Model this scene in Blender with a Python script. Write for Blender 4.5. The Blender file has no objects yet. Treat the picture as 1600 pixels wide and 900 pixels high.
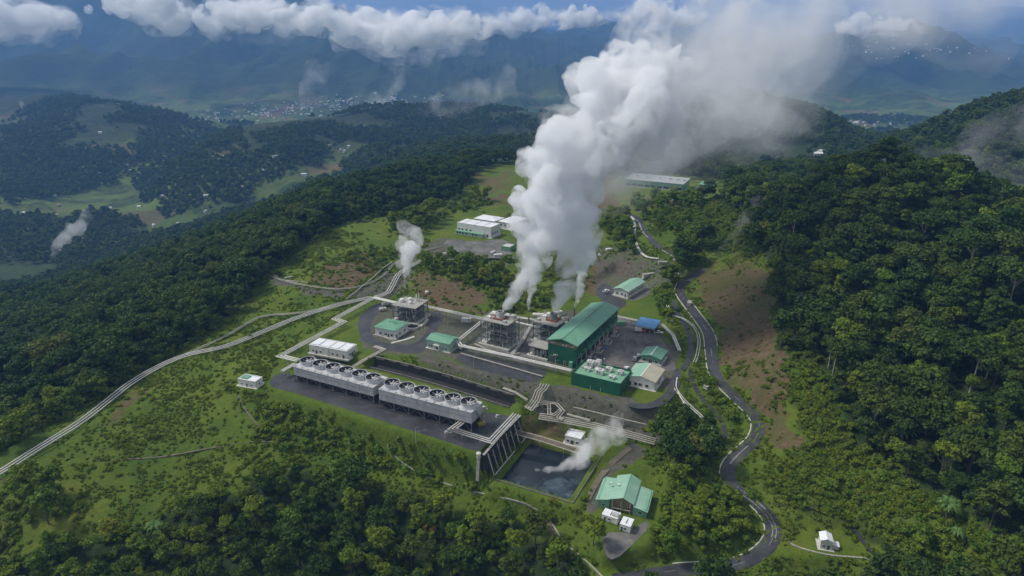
import bpy, bmesh, math, random
import numpy as np
from mathutils import Vector, Matrix, noise as mnoise
random.seed(7)
RNG = np.random.default_rng(11)
R = math.radians
SC = bpy.context.scene
COL = SC.collection

# ------------------------------------------------------------------ camera, sky, sun, exposure
CAM_H = 160.0
PITCH = R(20.0)
FPX = 1067.0                       # focal length in pixels of a 1600 px wide picture
cam_data = bpy.data.cameras.new('camera')
cam_data.sensor_width = 36.0
cam_data.lens = 36.0 * FPX / 1600.0
cam_data.clip_start = 1.0
cam_data.clip_end = 60000.0
cam = bpy.data.objects.new('camera', cam_data)
COL.objects.link(cam)
cam.location = (0, 0, CAM_H)
cam.rotation_euler = (R(90) - PITCH, 0, 0)
SC.camera = cam

SUN_EL, SUN_AZ = R(52.0), R(-75.0)      # azimuth from +Y, clockwise: light comes from the left
world = bpy.data.worlds.new('World')
SC.world = world
world.use_nodes = True
wn, wl = world.node_tree.nodes, world.node_tree.links
wn.clear()
w_out = wn.new('ShaderNodeOutputWorld')
w_bg = wn.new('ShaderNodeBackground')
w_bg.inputs['Strength'].default_value = 0.10
w_sky = wn.new('ShaderNodeTexSky')
w_sky.sky_type = 'NISHITA'
w_sky.sun_disc = False
w_sky.sun_elevation = SUN_EL
w_sky.sun_rotation = SUN_AZ
w_sky.altitude = 1200
w_sky.air_density = 1.0
w_sky.dust_density = 1.0
w_tc = wn.new('ShaderNodeTexCoord')
w_sep = wn.new('ShaderNodeSeparateXYZ')
wl.new(w_tc.outputs['Generated'], w_sep.inputs[0])
w_add = wn.new('ShaderNodeMath'); w_add.operation = 'ADD'; w_add.inputs[1].default_value = 0.12
w_abs = wn.new('ShaderNodeMath'); w_abs.operation = 'ABSOLUTE'
wl.new(w_sep.outputs['Z'], w_abs.inputs[0])
wl.new(w_abs.outputs[0], w_add.inputs[0])
w_dx = wn.new('ShaderNodeMath'); w_dx.operation = 'DIVIDE'
w_dy = wn.new('ShaderNodeMath'); w_dy.operation = 'DIVIDE'
wl.new(w_sep.outputs['X'], w_dx.inputs[0]); wl.new(w_add.outputs[0], w_dx.inputs[1])
wl.new(w_sep.outputs['Y'], w_dy.inputs[0]); wl.new(w_add.outputs[0], w_dy.inputs[1])
w_cmb = wn.new('ShaderNodeCombineXYZ')
wl.new(w_dx.outputs[0], w_cmb.inputs[0]); wl.new(w_dy.outputs[0], w_cmb.inputs[1])
w_noise = wn.new('ShaderNodeTexNoise')
w_noise.inputs['Scale'].default_value = 1.1
w_noise.inputs['Detail'].default_value = 7
w_noise.inputs['Roughness'].default_value = 0.6
wl.new(w_cmb.outputs[0], w_noise.inputs['Vector'])
w_ramp = wn.new('ShaderNodeValToRGB')
w_ramp.color_ramp.elements[0].position = 0.16
w_ramp.color_ramp.elements[1].position = 0.34
wl.new(w_noise.outputs['Fac'], w_ramp.inputs['Fac'])
w_ramp2 = wn.new('ShaderNodeValToRGB')          # lighter and darker parts of the cloud deck
w_ramp2.color_ramp.elements[0].position = 0.40
w_ramp2.color_ramp.elements[0].color = (4.0, 4.15, 4.4, 1)
w_ramp2.color_ramp.elements[1].position = 0.68
w_ramp2.color_ramp.elements[1].color = (2.1, 2.2, 2.35, 1)
wl.new(w_noise.outputs['Fac'], w_ramp2.inputs['Fac'])
w_mix = wn.new('ShaderNodeMixRGB')
wl.new(w_ramp.outputs['Color'], w_mix.inputs['Fac'])
wl.new(w_sky.outputs['Color'], w_mix.inputs['Color1'])
wl.new(w_ramp2.outputs['Color'], w_mix.inputs['Color2'])
wl.new(w_mix.outputs['Color'], w_bg.inputs['Color'])
wl.new(w_bg.outputs[0], w_out.inputs['Surface'])

sun_data = bpy.data.lights.new('sun', 'SUN')
sun_data.energy = 2.3
sun_data.angle = R(11)
sun_data.color = (1.0, 0.95, 0.87)
sun = bpy.data.objects.new('sun', sun_data)
COL.objects.link(sun)
_sd = Vector((math.sin(SUN_AZ) * math.cos(SUN_EL), math.cos(SUN_AZ) * math.cos(SUN_EL), math.sin(SUN_EL)))
sun.rotation_euler = (-_sd).to_track_quat('-Z', 'Y').to_euler()
sun.location = _sd * 800

SC.view_settings.view_transform = 'Standard'
SC.view_settings.look = 'None'
SC.view_settings.exposure = 0.7
SC.view_settings.gamma = 1.0
SC.view_settings.use_curve_mapping = False
SC.render.engine = 'CYCLES'
cy = SC.cycles
cy.use_denoising = True
cy.use_adaptive_sampling = True
cy.adaptive_threshold = 0.02
cy.max_bounces = 18
cy.diffuse_bounces = 3
cy.glossy_bounces = 2
cy.transmission_bounces = 3
cy.volume_bounces = 14
cy.volume_step_rate = 0.4
cy.volume_max_steps = 1024
cy.transparent_max_bounces = 96
cy.caustics_reflective = False
cy.caustics_refractive = False

HAZE_DENSITY = 1.0e-4
HAZE_COLOR = (0.19, 0.42, 0.86, 1)

# ------------------------------------------------------------------ projection helpers (photo pixel -> world point)
_c, _s = math.cos(PITCH), math.sin(PITCH)
def ray(u, v):
    a, b = (u - 800.0) / FPX, (450.0 - v) / FPX
    return a, _c + b * _s, -_s + b * _c
def P(u, v, z):                    # where the line of sight meets height z
    dx, dy, dz = ray(u, v)
    t = (z - CAM_H) / dz
    return Vector((dx * t, dy * t, z))
def S(u, v, y):                    # where it reaches distance y
    dx, dy, dz = ray(u, v)
    t = y / dy
    return Vector((dx * t, y, CAM_H + dz * t))
def z_at(y, v):                    # height seen at row v at distance y
    dx, dy, dz = ray(800, v)
    return CAM_H + y * dz / dy
def project(x, y, z):              # world -> photo pixel (arrays welcome)
    zz = z - CAM_H
    d = y * _c - zz * _s
    h = y * _s + zz * _c
    return 800 + FPX * x / d, 450 - FPX * h / d, d

# ------------------------------------------------------------------ numpy noise
def _hash(ix, iy, seed):
    h = (ix.astype(np.int64) * 374761393 + iy.astype(np.int64) * 668265263 + seed * 974711) & 0x7fffffff
    h = ((h ^ (h >> 13)) * 1274126177) & 0x7fffffff
    h = (h ^ (h >> 16)) & 0x7fffffff
    return h / float(0x7fffffff)
def vnoise(x, y, seed=0):
    ix, iy = np.floor(x), np.floor(y)
    fx, fy = x - ix, y - iy
    fx = fx * fx * fx * (fx * (fx * 6 - 15) + 10); fy = fy * fy * fy * (fy * (fy * 6 - 15) + 10)
    a = _hash(ix, iy, seed); b = _hash(ix + 1, iy, seed)
    c = _hash(ix, iy + 1, seed); d = _hash(ix + 1, iy + 1, seed)
    return (a + (b - a) * fx) * (1 - fy) + (c + (d - c) * fx) * fy
def fbm(x, y, oct=4, seed=0, gain=0.5):
    t = 0; amp = 1.0; n = 0
    ca, sa = math.cos(0.6), math.sin(0.6)
    for i in range(oct):
        t = t + amp * (vnoise(x, y, seed + i * 17) - 0.5); n += amp
        x, y = (x * ca - y * sa) * 2.03 + 5.1, (x * sa + y * ca) * 2.03 + 1.7
        amp *= gain
    return t / n * 2
def ridged(x, y, oct=4, seed=0):
    t = 0; amp = 1.0; n = 0
    ca, sa = math.cos(0.5), math.sin(0.5)
    for i in range(oct):
        t = t + amp * (1 - np.abs(2 * vnoise(x, y, seed + i * 31) - 1)); n += amp
        x, y = (x * ca - y * sa) * 2.1 + 3.3, (x * sa + y * ca) * 2.1 + 7.7
        amp *= 0.5
    return t / n
def sstep(a, b, x):
    t = np.clip((x - a) / (b - a), 0, 1)
    return t * t * (3 - 2 * t)
def in_poly(px, py, poly):
    poly = np.asarray(poly, float)
    inside = np.zeros(px.shape, bool)
    n = len(poly)
    for i in range(n):
        x1, y1 = poly[i]; x2, y2 = poly[(i + 1) % n]
        c = ((y1 > py) != (y2 > py)) & (px < (x2 - x1) * (py - y1) / (y2 - y1 + 1e-12) + x1)
        inside ^= c
    return inside
def poly_dist(px, py, poly):       # signed: negative inside
    poly = np.asarray(poly, float)
    d = np.full(px.shape, 1e9)
    n = len(poly)
    for i in range(n):
        x1, y1 = poly[i]; x2, y2 = poly[(i + 1) % n]
        ex, ey = x2 - x1, y2 - y1
        t = np.clip(((px - x1) * ex + (py - y1) * ey) / (ex * ex + ey * ey + 1e-9), 0, 1)
        d = np.minimum(d, np.hypot(px - x1 - t * ex, py - y1 - t * ey))
    return np.where(in_poly(px, py, poly), -d, d)

# ------------------------------------------------------------------ terrain heights
CP = []
def cp(*pts):
    for u, v, z in pts:
        CP.append(tuple(P(u, v, z)))
        if u <= 30: CP.append(tuple(P(u - 450, v, z)))
        if u >= 1570: CP.append(tuple(P(u + 450, v, z)))
def cs(y, *pts):
    for p in pts:
        u, v = p[0], p[1]; yy = p[2] if len(p) > 2 else y
        CP.append(tuple(S(u, v, yy)))
        if u <= 30: CP.append(tuple(S(u - 450, v, yy)))
        if u >= 1570: CP.append(tuple(S(u + 450, v, yy)))
# plant terrace and its surroundings
cp((560,480,0),(620,530,0),(700,520,0),(800,540,0),(900,560,0),(985,540,0),(1040,560,0),(860,590,0),(970,610,0),
   (960,440,1),(1000,460,1),(650,452,2),(760,465,1),(850,480,0),(600,428,3),(530,420,7),(450,432,4),(480,390,7),
   (560,360,9),(620,300,13),(700,272,14),(780,252,14),(750,362,8),(830,330,9),(680,415,6),(780,400,7),(870,400,6),
   (1000,380,8),(950,415,5),(1020,300,10),(1090,293,12),(940,345,8),(1060,350,14),(1120,330,20),(1040,420,5),
   (500,570,-3),(600,610,-3),(700,650,-3),(760,660,-3),(440,590,-4))
# left ridge with the pipelines, and the forest falling to the valley
cp((300,550,-5),(150,640,-10),(0,735,-14),(250,650,-12),(400,540,-3),(500,500,-1),(350,600,-6),(420,640,-9),
   (250,535,-12),(130,570,-26),(0,640,-32),(0,560,-62),(150,480,-58),(300,435,-26),(400,385,-10),(480,345,-2),
   (560,300,6),(0,505,-90),(230,445,-50),(90,520,-70))
# front slope
cp((300,750,-22),(150,800,-24),(0,850,-28),(0,900,-30),(400,800,-27),(500,720,-19),(600,700,-14),(650,760,-21),
   (600,850,-32),(600,900,-36),(750,800,-24),(800,900,-33),(850,850,-24),(400,900,-36),(200,900,-33),(500,660,-10),
   (690,720,-16),(620,680,-9))
# pond terrace
cp((850,740,-15),(930,700,-13),(900,685,-12),(975,790,-15),(1000,830,-16),(950,880,-19),(950,650,-8),(840,660,-9),(1020,700,-11))
# the road and the slope on its right
cp((1087,432,6),(1066,455,5),(1107,520,3),(1117,580,0),(1152,622,-3),(1183,665,-7),(1147,716,-11),(1150,763,-14),
   (1203,810,-17),(1187,866,-20),(1056,890,-21),(1090,800,-13),(1070,690,-10),(1060,620,-2),(1060,520,0),(1090,600,-2),
   (1170,450,14),(1180,520,9),(1190,600,4),(1220,560,12),(1230,690,-4),(1250,480,22),(1300,440,32),(1300,560,18),
   (1400,600,14),(1400,700,2),(1300,700,-2),(1250,780,-13),(1290,850,-19),(1400,800,-8),(1400,880,-15),(1500,850,-5),
   (1600,880,0),(1600,750,12),(1600,600,28),(1600,480,40),(1500,500,35),(1500,600,20),(1500,700,8),(1420,400,43),
   (1420,286,74),(1480,302,70),(1540,348,60),(1600,402,50),(1350,288,70),(1280,304,54),(1200,330,33),(1150,340,24),(1150,395,16))
# behind the hill: right ridge, mid hill, fields
cs(560, (1420,390),(1560,420),(1300,365),(1680,460))
cs(640, (1420,370),(1600,380),(1250,320))
cs(760, (1560,330,720),(1600,310,760),(1450,300,780),(1330,285,820))
cs(900, (1600,182),(1530,196),(1450,222,930),(1390,240,960),(1340,257,1000))
cs(1150, (1200,250),(1120,262,1050),(1260,244,1150),(1050,262,950),(950,268,900))
cs(1500, (1160,168),(1220,170),(1280,185,1450),(1345,218,1400),(1060,190,1600),(960,215,1500),(1400,235,1500),(1500,215,1500),(1600,200,1500))
# valley floor on the left, hills, town
cp((50,430,-240),(60,370,-245),(150,330,-245),(250,330,-240),(350,345,-200),(0,330,-245),(100,290,-250),(250,290,-240),(420,300,-200),(520,275,-180),(640,240,-150))
cs(2800, (130,156),(60,172),(0,190,2700),(215,183,2600),(300,215,2500),(170,220,2300),(60,240,2200))
cs(2000, (400,210),(320,232,1950),(270,255,1850),(500,220,2050),(620,200,2200),(720,185,2400),(820,180,2500),(450,245,1800),(600,230,1800),(760,222,1800))
cp((350,187,-245),(480,170,-245),(640,162,-245),(250,195,-245),(800,158,-245),(100,138,-240),(900,150,-245))
# mountains
cs(7000, (0,50),(80,48),(150,44),(210,28),(280,8),(340,22),(420,48),(520,58),(640,62),(700,52),(760,52),(810,74),(850,95,6500))
cs(5700, (0,110),(120,95),(260,85),(400,105),(560,110),(700,105),(180,120,5200),(330,130,5100),(500,135,5100))
cs(10500, (910,44),(960,50),(1020,62),(860,66),(1100,80,9000))
cs(5500, (1380,82),(1300,95),(1240,115),(1460,96),(1540,110),(1600,118),(1420,140,4300),(1250,160,4000),(1600,160,4000),(1100,150,4200))
cs(3000, (1400,205),(1250,205),(1600,210),(1100,205),(950,205))
cs(9500, (1350,76),(1500,80),(1600,82),(1200,84))
cs(15500, (1100,56),(1250,50),(1350,46),(1480,42),(1600,34),(900,52),(700,50),(400,50),(100,50),(0,50))
CP += [(-60,120,-40),(60,120,-38),(-160,130,-36),(160,130,-20),(0,60,-45),(-250,90,-60),(250,90,-10)]
CPA = np.array(CP)
def warp(x, y):
    yy = np.maximum(y, 30.0)
    return np.clip(x / (yy + 60.0), -1.0, 1.0) * 1.6, np.log(yy + 60.0)
def tps_fit(pts):
    wx, wy = warp(pts[:, 0], pts[:, 1])
    n = len(pts)
    d2 = (wx[:, None] - wx[None]) ** 2 + (wy[:, None] - wy[None]) ** 2
    K = 0.5 * d2 * np.log(d2 + 1e-12)
    K += np.eye(n) * 2e-4
    Q = np.c_[np.ones(n), wx, wy]
    A = np.zeros((n + 3, n + 3)); A[:n, :n] = K; A[:n, n:] = Q; A[n:, :n] = Q.T
    b = np.zeros(n + 3); b[:n] = (pts[:, 2] - CAM_H) / (pts[:, 1] + 60)      # interpolate the slope to the viewer's height
    return np.linalg.solve(A, b), wx, wy
TPS = tps_fit(CPA)
def base_h(x, y):
    sol, cx, cy_ = TPS
    wx, wy = warp(x, y)
    out = sol[-3] + sol[-2] * wx + sol[-1] * wy
    for i in range(len(cx)):
        d2 = (wx - cx[i]) ** 2 + (wy - cy_[i]) ** 2
        out = out + sol[i] * 0.5 * d2 * np.log(d2 + 1e-12)
    return CAM_H + out * (np.maximum(y, 30) + 60)

def axis(lo, fine0, fine1, hi, step, g):
    a = list(np.arange(fine0, fine1 + 1e-6, step))
    s = step; v = a[-1]
    while v < hi: s *= g; v += s; a.append(v)
    s = step; v = fine0; pre = []
    while v > lo: s *= g; v -= s; pre.append(v)
    return np.array(pre[::-1] + a)
GX = axis(-17000, -150, 140, 17000, 1.25, 1.024)
GY = axis(70, 172, 440, 19000, 1.25, 1.018)
XX, YY = np.meshgrid(GX, GY)
HH = base_h(XX, YY)
far = sstep(500, 1500, np.hypot(XX, YY))
HH = HH + far * (ridged(XX / 900, YY / 900, 5, 3) - 0.55) * np.clip(YY * 0.035, 0, 190) + sstep(3800, 5500, YY) * ((ridged(XX / 1500, YY / 2100, 6, 13) - .62) * 560 + (ridged(XX / 620, YY / 1100, 4, 47) - .6) * 230)
HH = HH + far * fbm(XX / 160, YY / 160, 4, 9) * np.clip(YY * 0.006, 0, 28)
_u, _v, _d = project(XX, YY, HH)
hillmask = sstep(1180, 1260, _u) * (1 - far)
HH = HH + (1 - far) * fbm(XX / 22, YY / 22, 4, 21) * 0.9 + hillmask * fbm(XX / 60, YY / 60, 3, 5) * 5.0
HH = HH + (1 - far) * sstep(470, 400, _u) * fbm(XX / 45, YY / 45, 3, 8) * 2.0
def bil(F, x, y):
    x = np.clip(np.asarray(x, float), GX[0], GX[-1] - 1e-3); y = np.clip(np.asarray(y, float), GY[0], GY[-1] - 1e-3)
    i = np.clip(np.searchsorted(GX, x, 'right') - 1, 0, len(GX) - 2)
    j = np.clip(np.searchsorted(GY, y, 'right') - 1, 0, len(GY) - 2)
    fx = (x - GX[i]) / (GX[i + 1] - GX[i]); fy = (y - GY[j]) / (GY[j + 1] - GY[j])
    return (F[j, i] * (1 - fx) + F[j, i + 1] * fx) * (1 - fy) + (F[j + 1, i] * (1 - fx) + F[j + 1, i + 1] * fx) * fy
def H(x, y): return bil(HH, x, y)
_T = np.exp(np.linspace(math.log(90), math.log(16000), 2600))
def hit(u, v, off=0.0):            # first meeting of the line of sight with the ground (raised by off)
    dx, dy, dz = ray(u, v)
    x, y, z = dx * _T, dy * _T, CAM_H + dz * _T
    g = z - H(x, y) - off
    k = int(np.argmax(g < 0))
    if g[k] >= 0: k = len(_T) - 1
    k = max(k, 1)
    f = g[k - 1] / (g[k - 1] - g[k] + 1e-9)
    t = _T[k - 1] + (_T[k] - _T[k - 1]) * f
    return Vector((dx * t, dy * t, CAM_H + dz * t))
def hidden(x, y, z, off=0.0):      # arrays: is the point behind the ground?
    out = np.zeros(len(x), bool)
    for f in np.linspace(0.25, 0.985, 60):
        g = CAM_H + (z - CAM_H) * f - H(x * f, y * f) - off
        out |= g < 0
    return out

# pads: (photo outline at height z, z, soft margin)
PADS = []
def pad(pix, z, margin=4.0):
    poly = [tuple(P(u, v, z))[:2] for u, v in pix]
    pts = np.array(poly)
    x0, y0 = pts.min(0) - margin - 2; x1, y1 = pts.max(0) + margin + 2
    i0, i1 = np.searchsorted(GX, [x0, x1]); j0, j1 = np.searchsorted(GY, [y0, y1])
    i0 = max(i0 - 1, 0); j0 = max(j0 - 1, 0); i1 += 1; j1 += 1
    d = poly_dist(XX[j0:j1, i0:i1], YY[j0:j1, i0:i1], poly)
    w = sstep(margin, 0.0, d)
    HH[j0:j1, i0:i1] = HH[j0:j1, i0:i1] * (1 - w) + z * w
    PADS.append(poly)
    return poly
PLANT_Z, TOWER_Z, POND_Z = 0.0, -3.5, -15.0
pad([(540,490),(585,463),(660,478),(760,500),(830,490),(900,470),(940,440),(965,425),(1010,440),(1020,470),(1030,500),(1062,545),(1063,580),(1050,610),(1030,632),(985,632),(890,607),(800,590),(700,566),(640,556),(600,552),(560,562),(480,556),(450,550)], PLANT_Z, 7)
pad([(440,560),(474,552),(545,567),(600,580),(700,606),(812,634),(812,646),(758,712),(700,694),(590,662),(500,632),(440,614),(414,600),(420,588)], TOWER_Z, 3.0)
pad([(770,754),(822,690),(870,664),(945,684),(960,712),(900,792)], POND_Z + 1.2, 5)
pad([(920,795),(935,742),(1020,748),(1030,800),(1010,850),(960,872),(935,850)], POND_Z, 5)
pad([(365,600),(372,590),(412,592),(412,608),(380,608)], -5.0, 3)
pad([(665,372),(700,335),(800,345),(800,400),(700,392)], 8.0, 8)
pad([(955,300),(970,275),(1080,288),(1085,302)], 10.0, 10)
pad([(1230,862),(1250,832),(1330,838),(1345,868)], -19.0, 6)
def padw(poly, z, margin=1.0):
    pts = np.array(poly); x0, y0 = pts.min(0) - margin - 2; x1, y1 = pts.max(0) + margin + 2
    i0, i1 = np.searchsorted(GX, [x0, x1]); j0, j1 = np.searchsorted(GY, [y0, y1])
    d = poly_dist(XX[j0:j1, i0:i1], YY[j0:j1, i0:i1], poly)
    w = sstep(margin, 0.0, d)
    HH[j0:j1, i0:i1] = HH[j0:j1, i0:i1] * (1 - w) + z * w
# foot of the dark wall between the two terraces, and of the buttressed wall over the pond
CH_TOP = [P(u, v, 0.0) for u, v in ((588,556),(640,568),(700,584),(750,599),(806,616))]
CH_IN = [Vector((p.x, p.y, 0)) for p in CH_TOP]
_dn = Vector((CH_IN[-1].y - CH_IN[0].y, -(CH_IN[-1].x - CH_IN[0].x), 0)).normalized()
if _dn.y > 0: _dn = -_dn
padw([tuple(p)[:2] for p in CH_IN] + [tuple(p + _dn * 7.6)[:2] for p in reversed(CH_IN)], TOWER_Z - 0.9, 1.2)
CH_PAD = [tuple(p)[:2] for p in CH_IN] + [tuple(p + _dn * 7.4)[:2] for p in reversed(CH_IN)]
PADS.append(CH_PAD)
BW_TOP = [P(u, v, TOWER_Z) for u, v in ((751,711),(778,680),(809,649))]
_bn = Vector((BW_TOP[-1].y - BW_TOP[0].y, -(BW_TOP[-1].x - BW_TOP[0].x), 0)).normalized()
if _bn.x < 0: _bn = -_bn
BW_FOOT_Z = POND_Z + 1.0
padw([tuple(p)[:2] for p in BW_TOP] + [tuple(p + _bn * 6.0)[:2] for p in reversed(BW_TOP)], BW_FOOT_Z, 1.0)
POND_POLY = [tuple(P(u, v, POND_Z - 1.0))[:2] for u, v in [(778,753),(826,693),(932,722),(891,788)]]
def dig(poly, z, margin):
    pts = np.array(poly)
    x0, y0 = pts.min(0) - 3; x1, y1 = pts.max(0) + 3
    i0, i1 = np.searchsorted(GX, [x0, x1]); j0, j1 = np.searchsorted(GY, [y0, y1])
    d = poly_dist(XX[j0:j1, i0:i1], YY[j0:j1, i0:i1], poly)
    w = sstep(0.0, -margin, d)
    HH[j0:j1, i0:i1] = HH[j0:j1, i0:i1] * (1 - w) + z * w
dig(POND_POLY, POND_Z - 4.5, 3.0)

# roads: centre lines read off the photo, laid on the ground and graded
def resample(pts, step):
    pts = [Vector(p) for p in pts]
    ext = [pts[0] * 2 - pts[1]] + pts + [pts[-1] * 2 - pts[-2]]
    out = []
    for i in range(1, len(ext) - 2):
        p0, p1, p2, p3 = ext[i - 1:i + 3]
        n = max(2, int((p2 - p1).length / step))
        for k in range(n):
            t = k / n
            out.append(0.5 * ((2 * p1) + (p2 - p0) * t + (2 * p0 - 5 * p1 + 4 * p2 - p3) * t * t + (3 * p1 - p0 - 3 * p2 + p3) * t ** 3))
    out.append(pts[-1])
    return out
def smooth_z(pts, n):
    z = np.array([p.z for p in pts])
    for _ in range(n):
        z[1:-1] = 0.25 * z[:-2] + 0.5 * z[1:-1] + 0.25 * z[2:]
    return [Vector((p.x, p.y, zz)) for p, zz in zip(pts, z)]
ROADS = {}
def grade(name, pix, width, step=2.0, smooth=40, margin=3.5):
    pts = smooth_z(resample([hit(u, v) for u, v in pix], step), smooth)
    A = np.array([tuple(p) for p in pts])
    x0, y0 = A[:, :2].min(0) - width - margin - 2; x1, y1 = A[:, :2].max(0) + width + margin + 2
    i0, i1 = np.searchsorted(GX, [x0, x1]); j0, j1 = np.searchsorted(GY, [y0, y1])
    gx, gy = XX[j0:j1, i0:i1], YY[j0:j1, i0:i1]
    best = np.full(gx.shape, 1e9); bz = np.zeros(gx.shape)
    for k in range(len(A)):
        d = np.hypot(gx - A[k, 0], gy - A[k, 1])
        m = d < best
        best[m] = d[m]; bz[m] = A[k, 2]
    w = sstep(width / 2 + 1.6 + margin, width / 2 + 1.6, best)
    HH[j0:j1, i0:i1] = HH[j0:j1, i0:i1] * (1 - w) + (bz - 0.05) * w
    ROADS[name] = (pts, width)
    return pts
grade('main', [(1100,420),(1087,430),(1067,443),(1064,458),(1082,485),(1106,518),(1112,550),(1117,580),(1131,602),(1152,623),(1177,645),(1186,663),(1180,687),(1149,716),(1138,738),(1149,762),(1180,784),(1202,808),(1209,836),(1190,864),(1144,884),(1056,892),(960,905)], 5.6)
grade('upper', [(900,322),(948,329),(992,338),(1006,360),(1030,386),(1068,404)], 5.5, 3.0, 40, 5)
grade('lower_track', [(1052,470),(1060,490),(1078,525),(1077,560),(1066,578)], 3.0, 2.0, 20, 2.5)
grade('stream', [(1080,575),(1081,592),(1097,622),(1126,655),(1131,684),(1108,698),(1078,702)], 2.6, 2.0, 20, 2.5)
GXN, GYN = len(GX), len(GY)
# ------------------------------------------------------------------ materials
def new_mat(name):
    m = bpy.data.materials.new(name); m.use_nodes = True
    nt = m.node_tree; nt.nodes.clear()
    return m, nt.nodes, nt.links
def ramp(n, l, src, stops):
    r = n.new('ShaderNodeValToRGB')
    e = r.color_ramp.elements
    while len(e) < len(stops): e.new(0.5)
    for el, (p, c) in zip(e, stops):
        el.position = p; el.color = (c[0], c[1], c[2], 1) if hasattr(c, '__len__') else (c, c, c, 1)
    l.new(src, r.inputs['Fac'])
    return r.outputs['Color']
def noise_node(n, l, scale, detail=4, rough=0.55, vec=None, dist=0.0):
    t = n.new('ShaderNodeTexNoise')
    t.inputs['Scale'].default_value = scale; t.inputs['Detail'].default_value = detail
    t.inputs['Roughness'].default_value = rough; t.inputs['Distortion'].default_value = dist
    if vec is not None: l.new(vec, t.inputs['Vector'])
    return t.outputs['Fac']
def mixc(n, l, fac, a, b, blend='MIX'):
    m = n.new('ShaderNodeMixRGB'); m.blend_type = blend
    for sock, val in (('Fac', fac), ('Color1', a), ('Color2', b)):
        if hasattr(val, 'is_output') or hasattr(val, 'links'): l.new(val, m.inputs[sock])
        elif hasattr(val, '__len__'): m.inputs[sock].default_value = (val[0], val[1], val[2], 1)
        else: m.inputs[sock].default_value = val
    return m.outputs['Color']
def mathn(n, l, op, a, b=None, clamp=False):
    m = n.new('ShaderNodeMath'); m.operation = op; m.use_clamp = clamp
    for i, val in enumerate((a, b)):
        if val is None: continue
        if hasattr(val, 'links'): l.new(val, m.inputs[i])
        else: m.inputs[i].default_value = val
    return m.outputs[0]
def finish(m, n, l, color, rough=0.7, bump=None, bump_d=0.02, metallic=0.0, spec=0.4, bump_s=0.5):
    o = n.new('ShaderNodeOutputMaterial'); b = n.new('ShaderNodeBsdfPrincipled')
    if hasattr(color, 'links'): l.new(color, b.inputs['Base Color'])
    else: b.inputs['Base Color'].default_value = (*color, 1)
    if hasattr(rough, 'links'): l.new(rough, b.inputs['Roughness'])
    else: b.inputs['Roughness'].default_value = rough
    b.inputs['Metallic'].default_value = metallic
    b.inputs['Specular IOR Level'].default_value = spec
    if bump is not None:
        bp = n.new('ShaderNodeBump'); bp.inputs['Distance'].default_value = bump_d; bp.inputs['Strength'].default_value = bump_s
        l.new(bump, bp.inputs['Height']); l.new(bp.outputs[0], b.inputs['Normal'])
    l.new(b.outputs[0], o.inputs['Surface'])
    return m
def worn(name, ca, cb, scale=0.6, rough=0.65, streak=0.0, bump_d=0.0, lo=0.35, hi=0.68, dirt=None, metallic=0.0, spec=0.4):
    """two-tone weathered surface; streak adds rain streaks running down"""
    m, n, l = new_mat(name)
    tc = n.new('ShaderNodeTexCoord'); geo = n.new('ShaderNodeNewGeometry')
    v = geo.outputs['Position']
    a = noise_node(n, l, scale, 6, 0.62, v)
    c = ramp(n, l, a, [(lo, ca), (hi, cb)])
    if dirt:
        d = noise_node(n, l, scale * 3.1, 5, 0.7, v, 0.4)
        c = mixc(n, l, ramp(n, l, d, [(0.52, 0.0), (0.74, 0.75)]), c, dirt)
    if streak:
        mp = n.new('ShaderNodeMapping'); mp.inputs['Scale'].default_value = (1.6, 1.6, 0.12)
        l.new(v, mp.inputs['Vector'])
        s = noise_node(n, l, 1.0, 4, 0.6, mp.outputs[0])
        c = mixc(n, l, ramp(n, l, s, [(0.5, 0.0), (0.75, streak)]), c, tuple(x * 0.45 for x in ca[:3]))
    return finish(m, n, l, c, rough, a if bump_d else None, bump_d, metallic, spec)
def ribbed(name, ca, cb, period=0.9, axis='X', dirt=(0.25, 0.22, 0.18), dirt_amt=0.5, rough=0.5):
    """profiled metal sheet: ribs in object space, fading and dirt patches"""
    m, n, l = new_mat(name)
    tc = n.new('ShaderNodeTexCoord'); geo = n.new('ShaderNodeNewGeometry')
    w = n.new('ShaderNodeTexWave'); w.wave_type = 'BANDS'; w.bands_direction = axis
    w.inputs['Scale'].default_value = 0.314 / period * 1.0
    l.new(tc.outputs['Object'], w.inputs['Vector'])
    a = noise_node(n, l, 0.22, 6, 0.6, geo.outputs['Position'])
    c = ramp(n, l, a, [(0.36, ca), (0.66, cb)])
    seam = ramp(n, l, w.outputs['Fac'], [(0.0, 0.82), (0.25, 1.0)])
    c = mixc(n, l, 1.0, c, seam, 'MULTIPLY')
    d = noise_node(n, l, 0.5, 7, 0.72, geo.outputs['Position'], 0.6)
    c = mixc(n, l, ramp(n, l, d, [(0.55, 0.0), (0.72, dirt_amt)]), c, dirt)
    return finish(m, n, l, c, rough, w.outputs['Fac'], 0.06)
M = {}
M['white_wall'] = worn('white_wall', (0.70, 0.70, 0.67), (0.55, 0.55, 0.52), 0.35, 0.7, 0.5)
M['white_roof'] = ribbed('white_roof', (0.74, 0.76, 0.78), (0.62, 0.64, 0.67), 0.8, 'X', (0.33, 0.33, 0.32), 0.5)
M['grey_roof'] = ribbed('grey_roof', (0.36, 0.38, 0.37), (0.27, 0.29, 0.28), 0.8, 'X', (0.22, 0.22, 0.20), 0.6)
M['green_roof'] = ribbed('green_roof', (0.095, 0.255, 0.165), (0.15, 0.33, 0.225), 0.8, 'X', (0.17, 0.19, 0.15), 0.6)
M['pale_green_roof'] = ribbed('pale_green_roof', (0.20, 0.38, 0.275), (0.28, 0.45, 0.345), 0.8, 'X', (0.22, 0.25, 0.19), 0.55)
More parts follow.
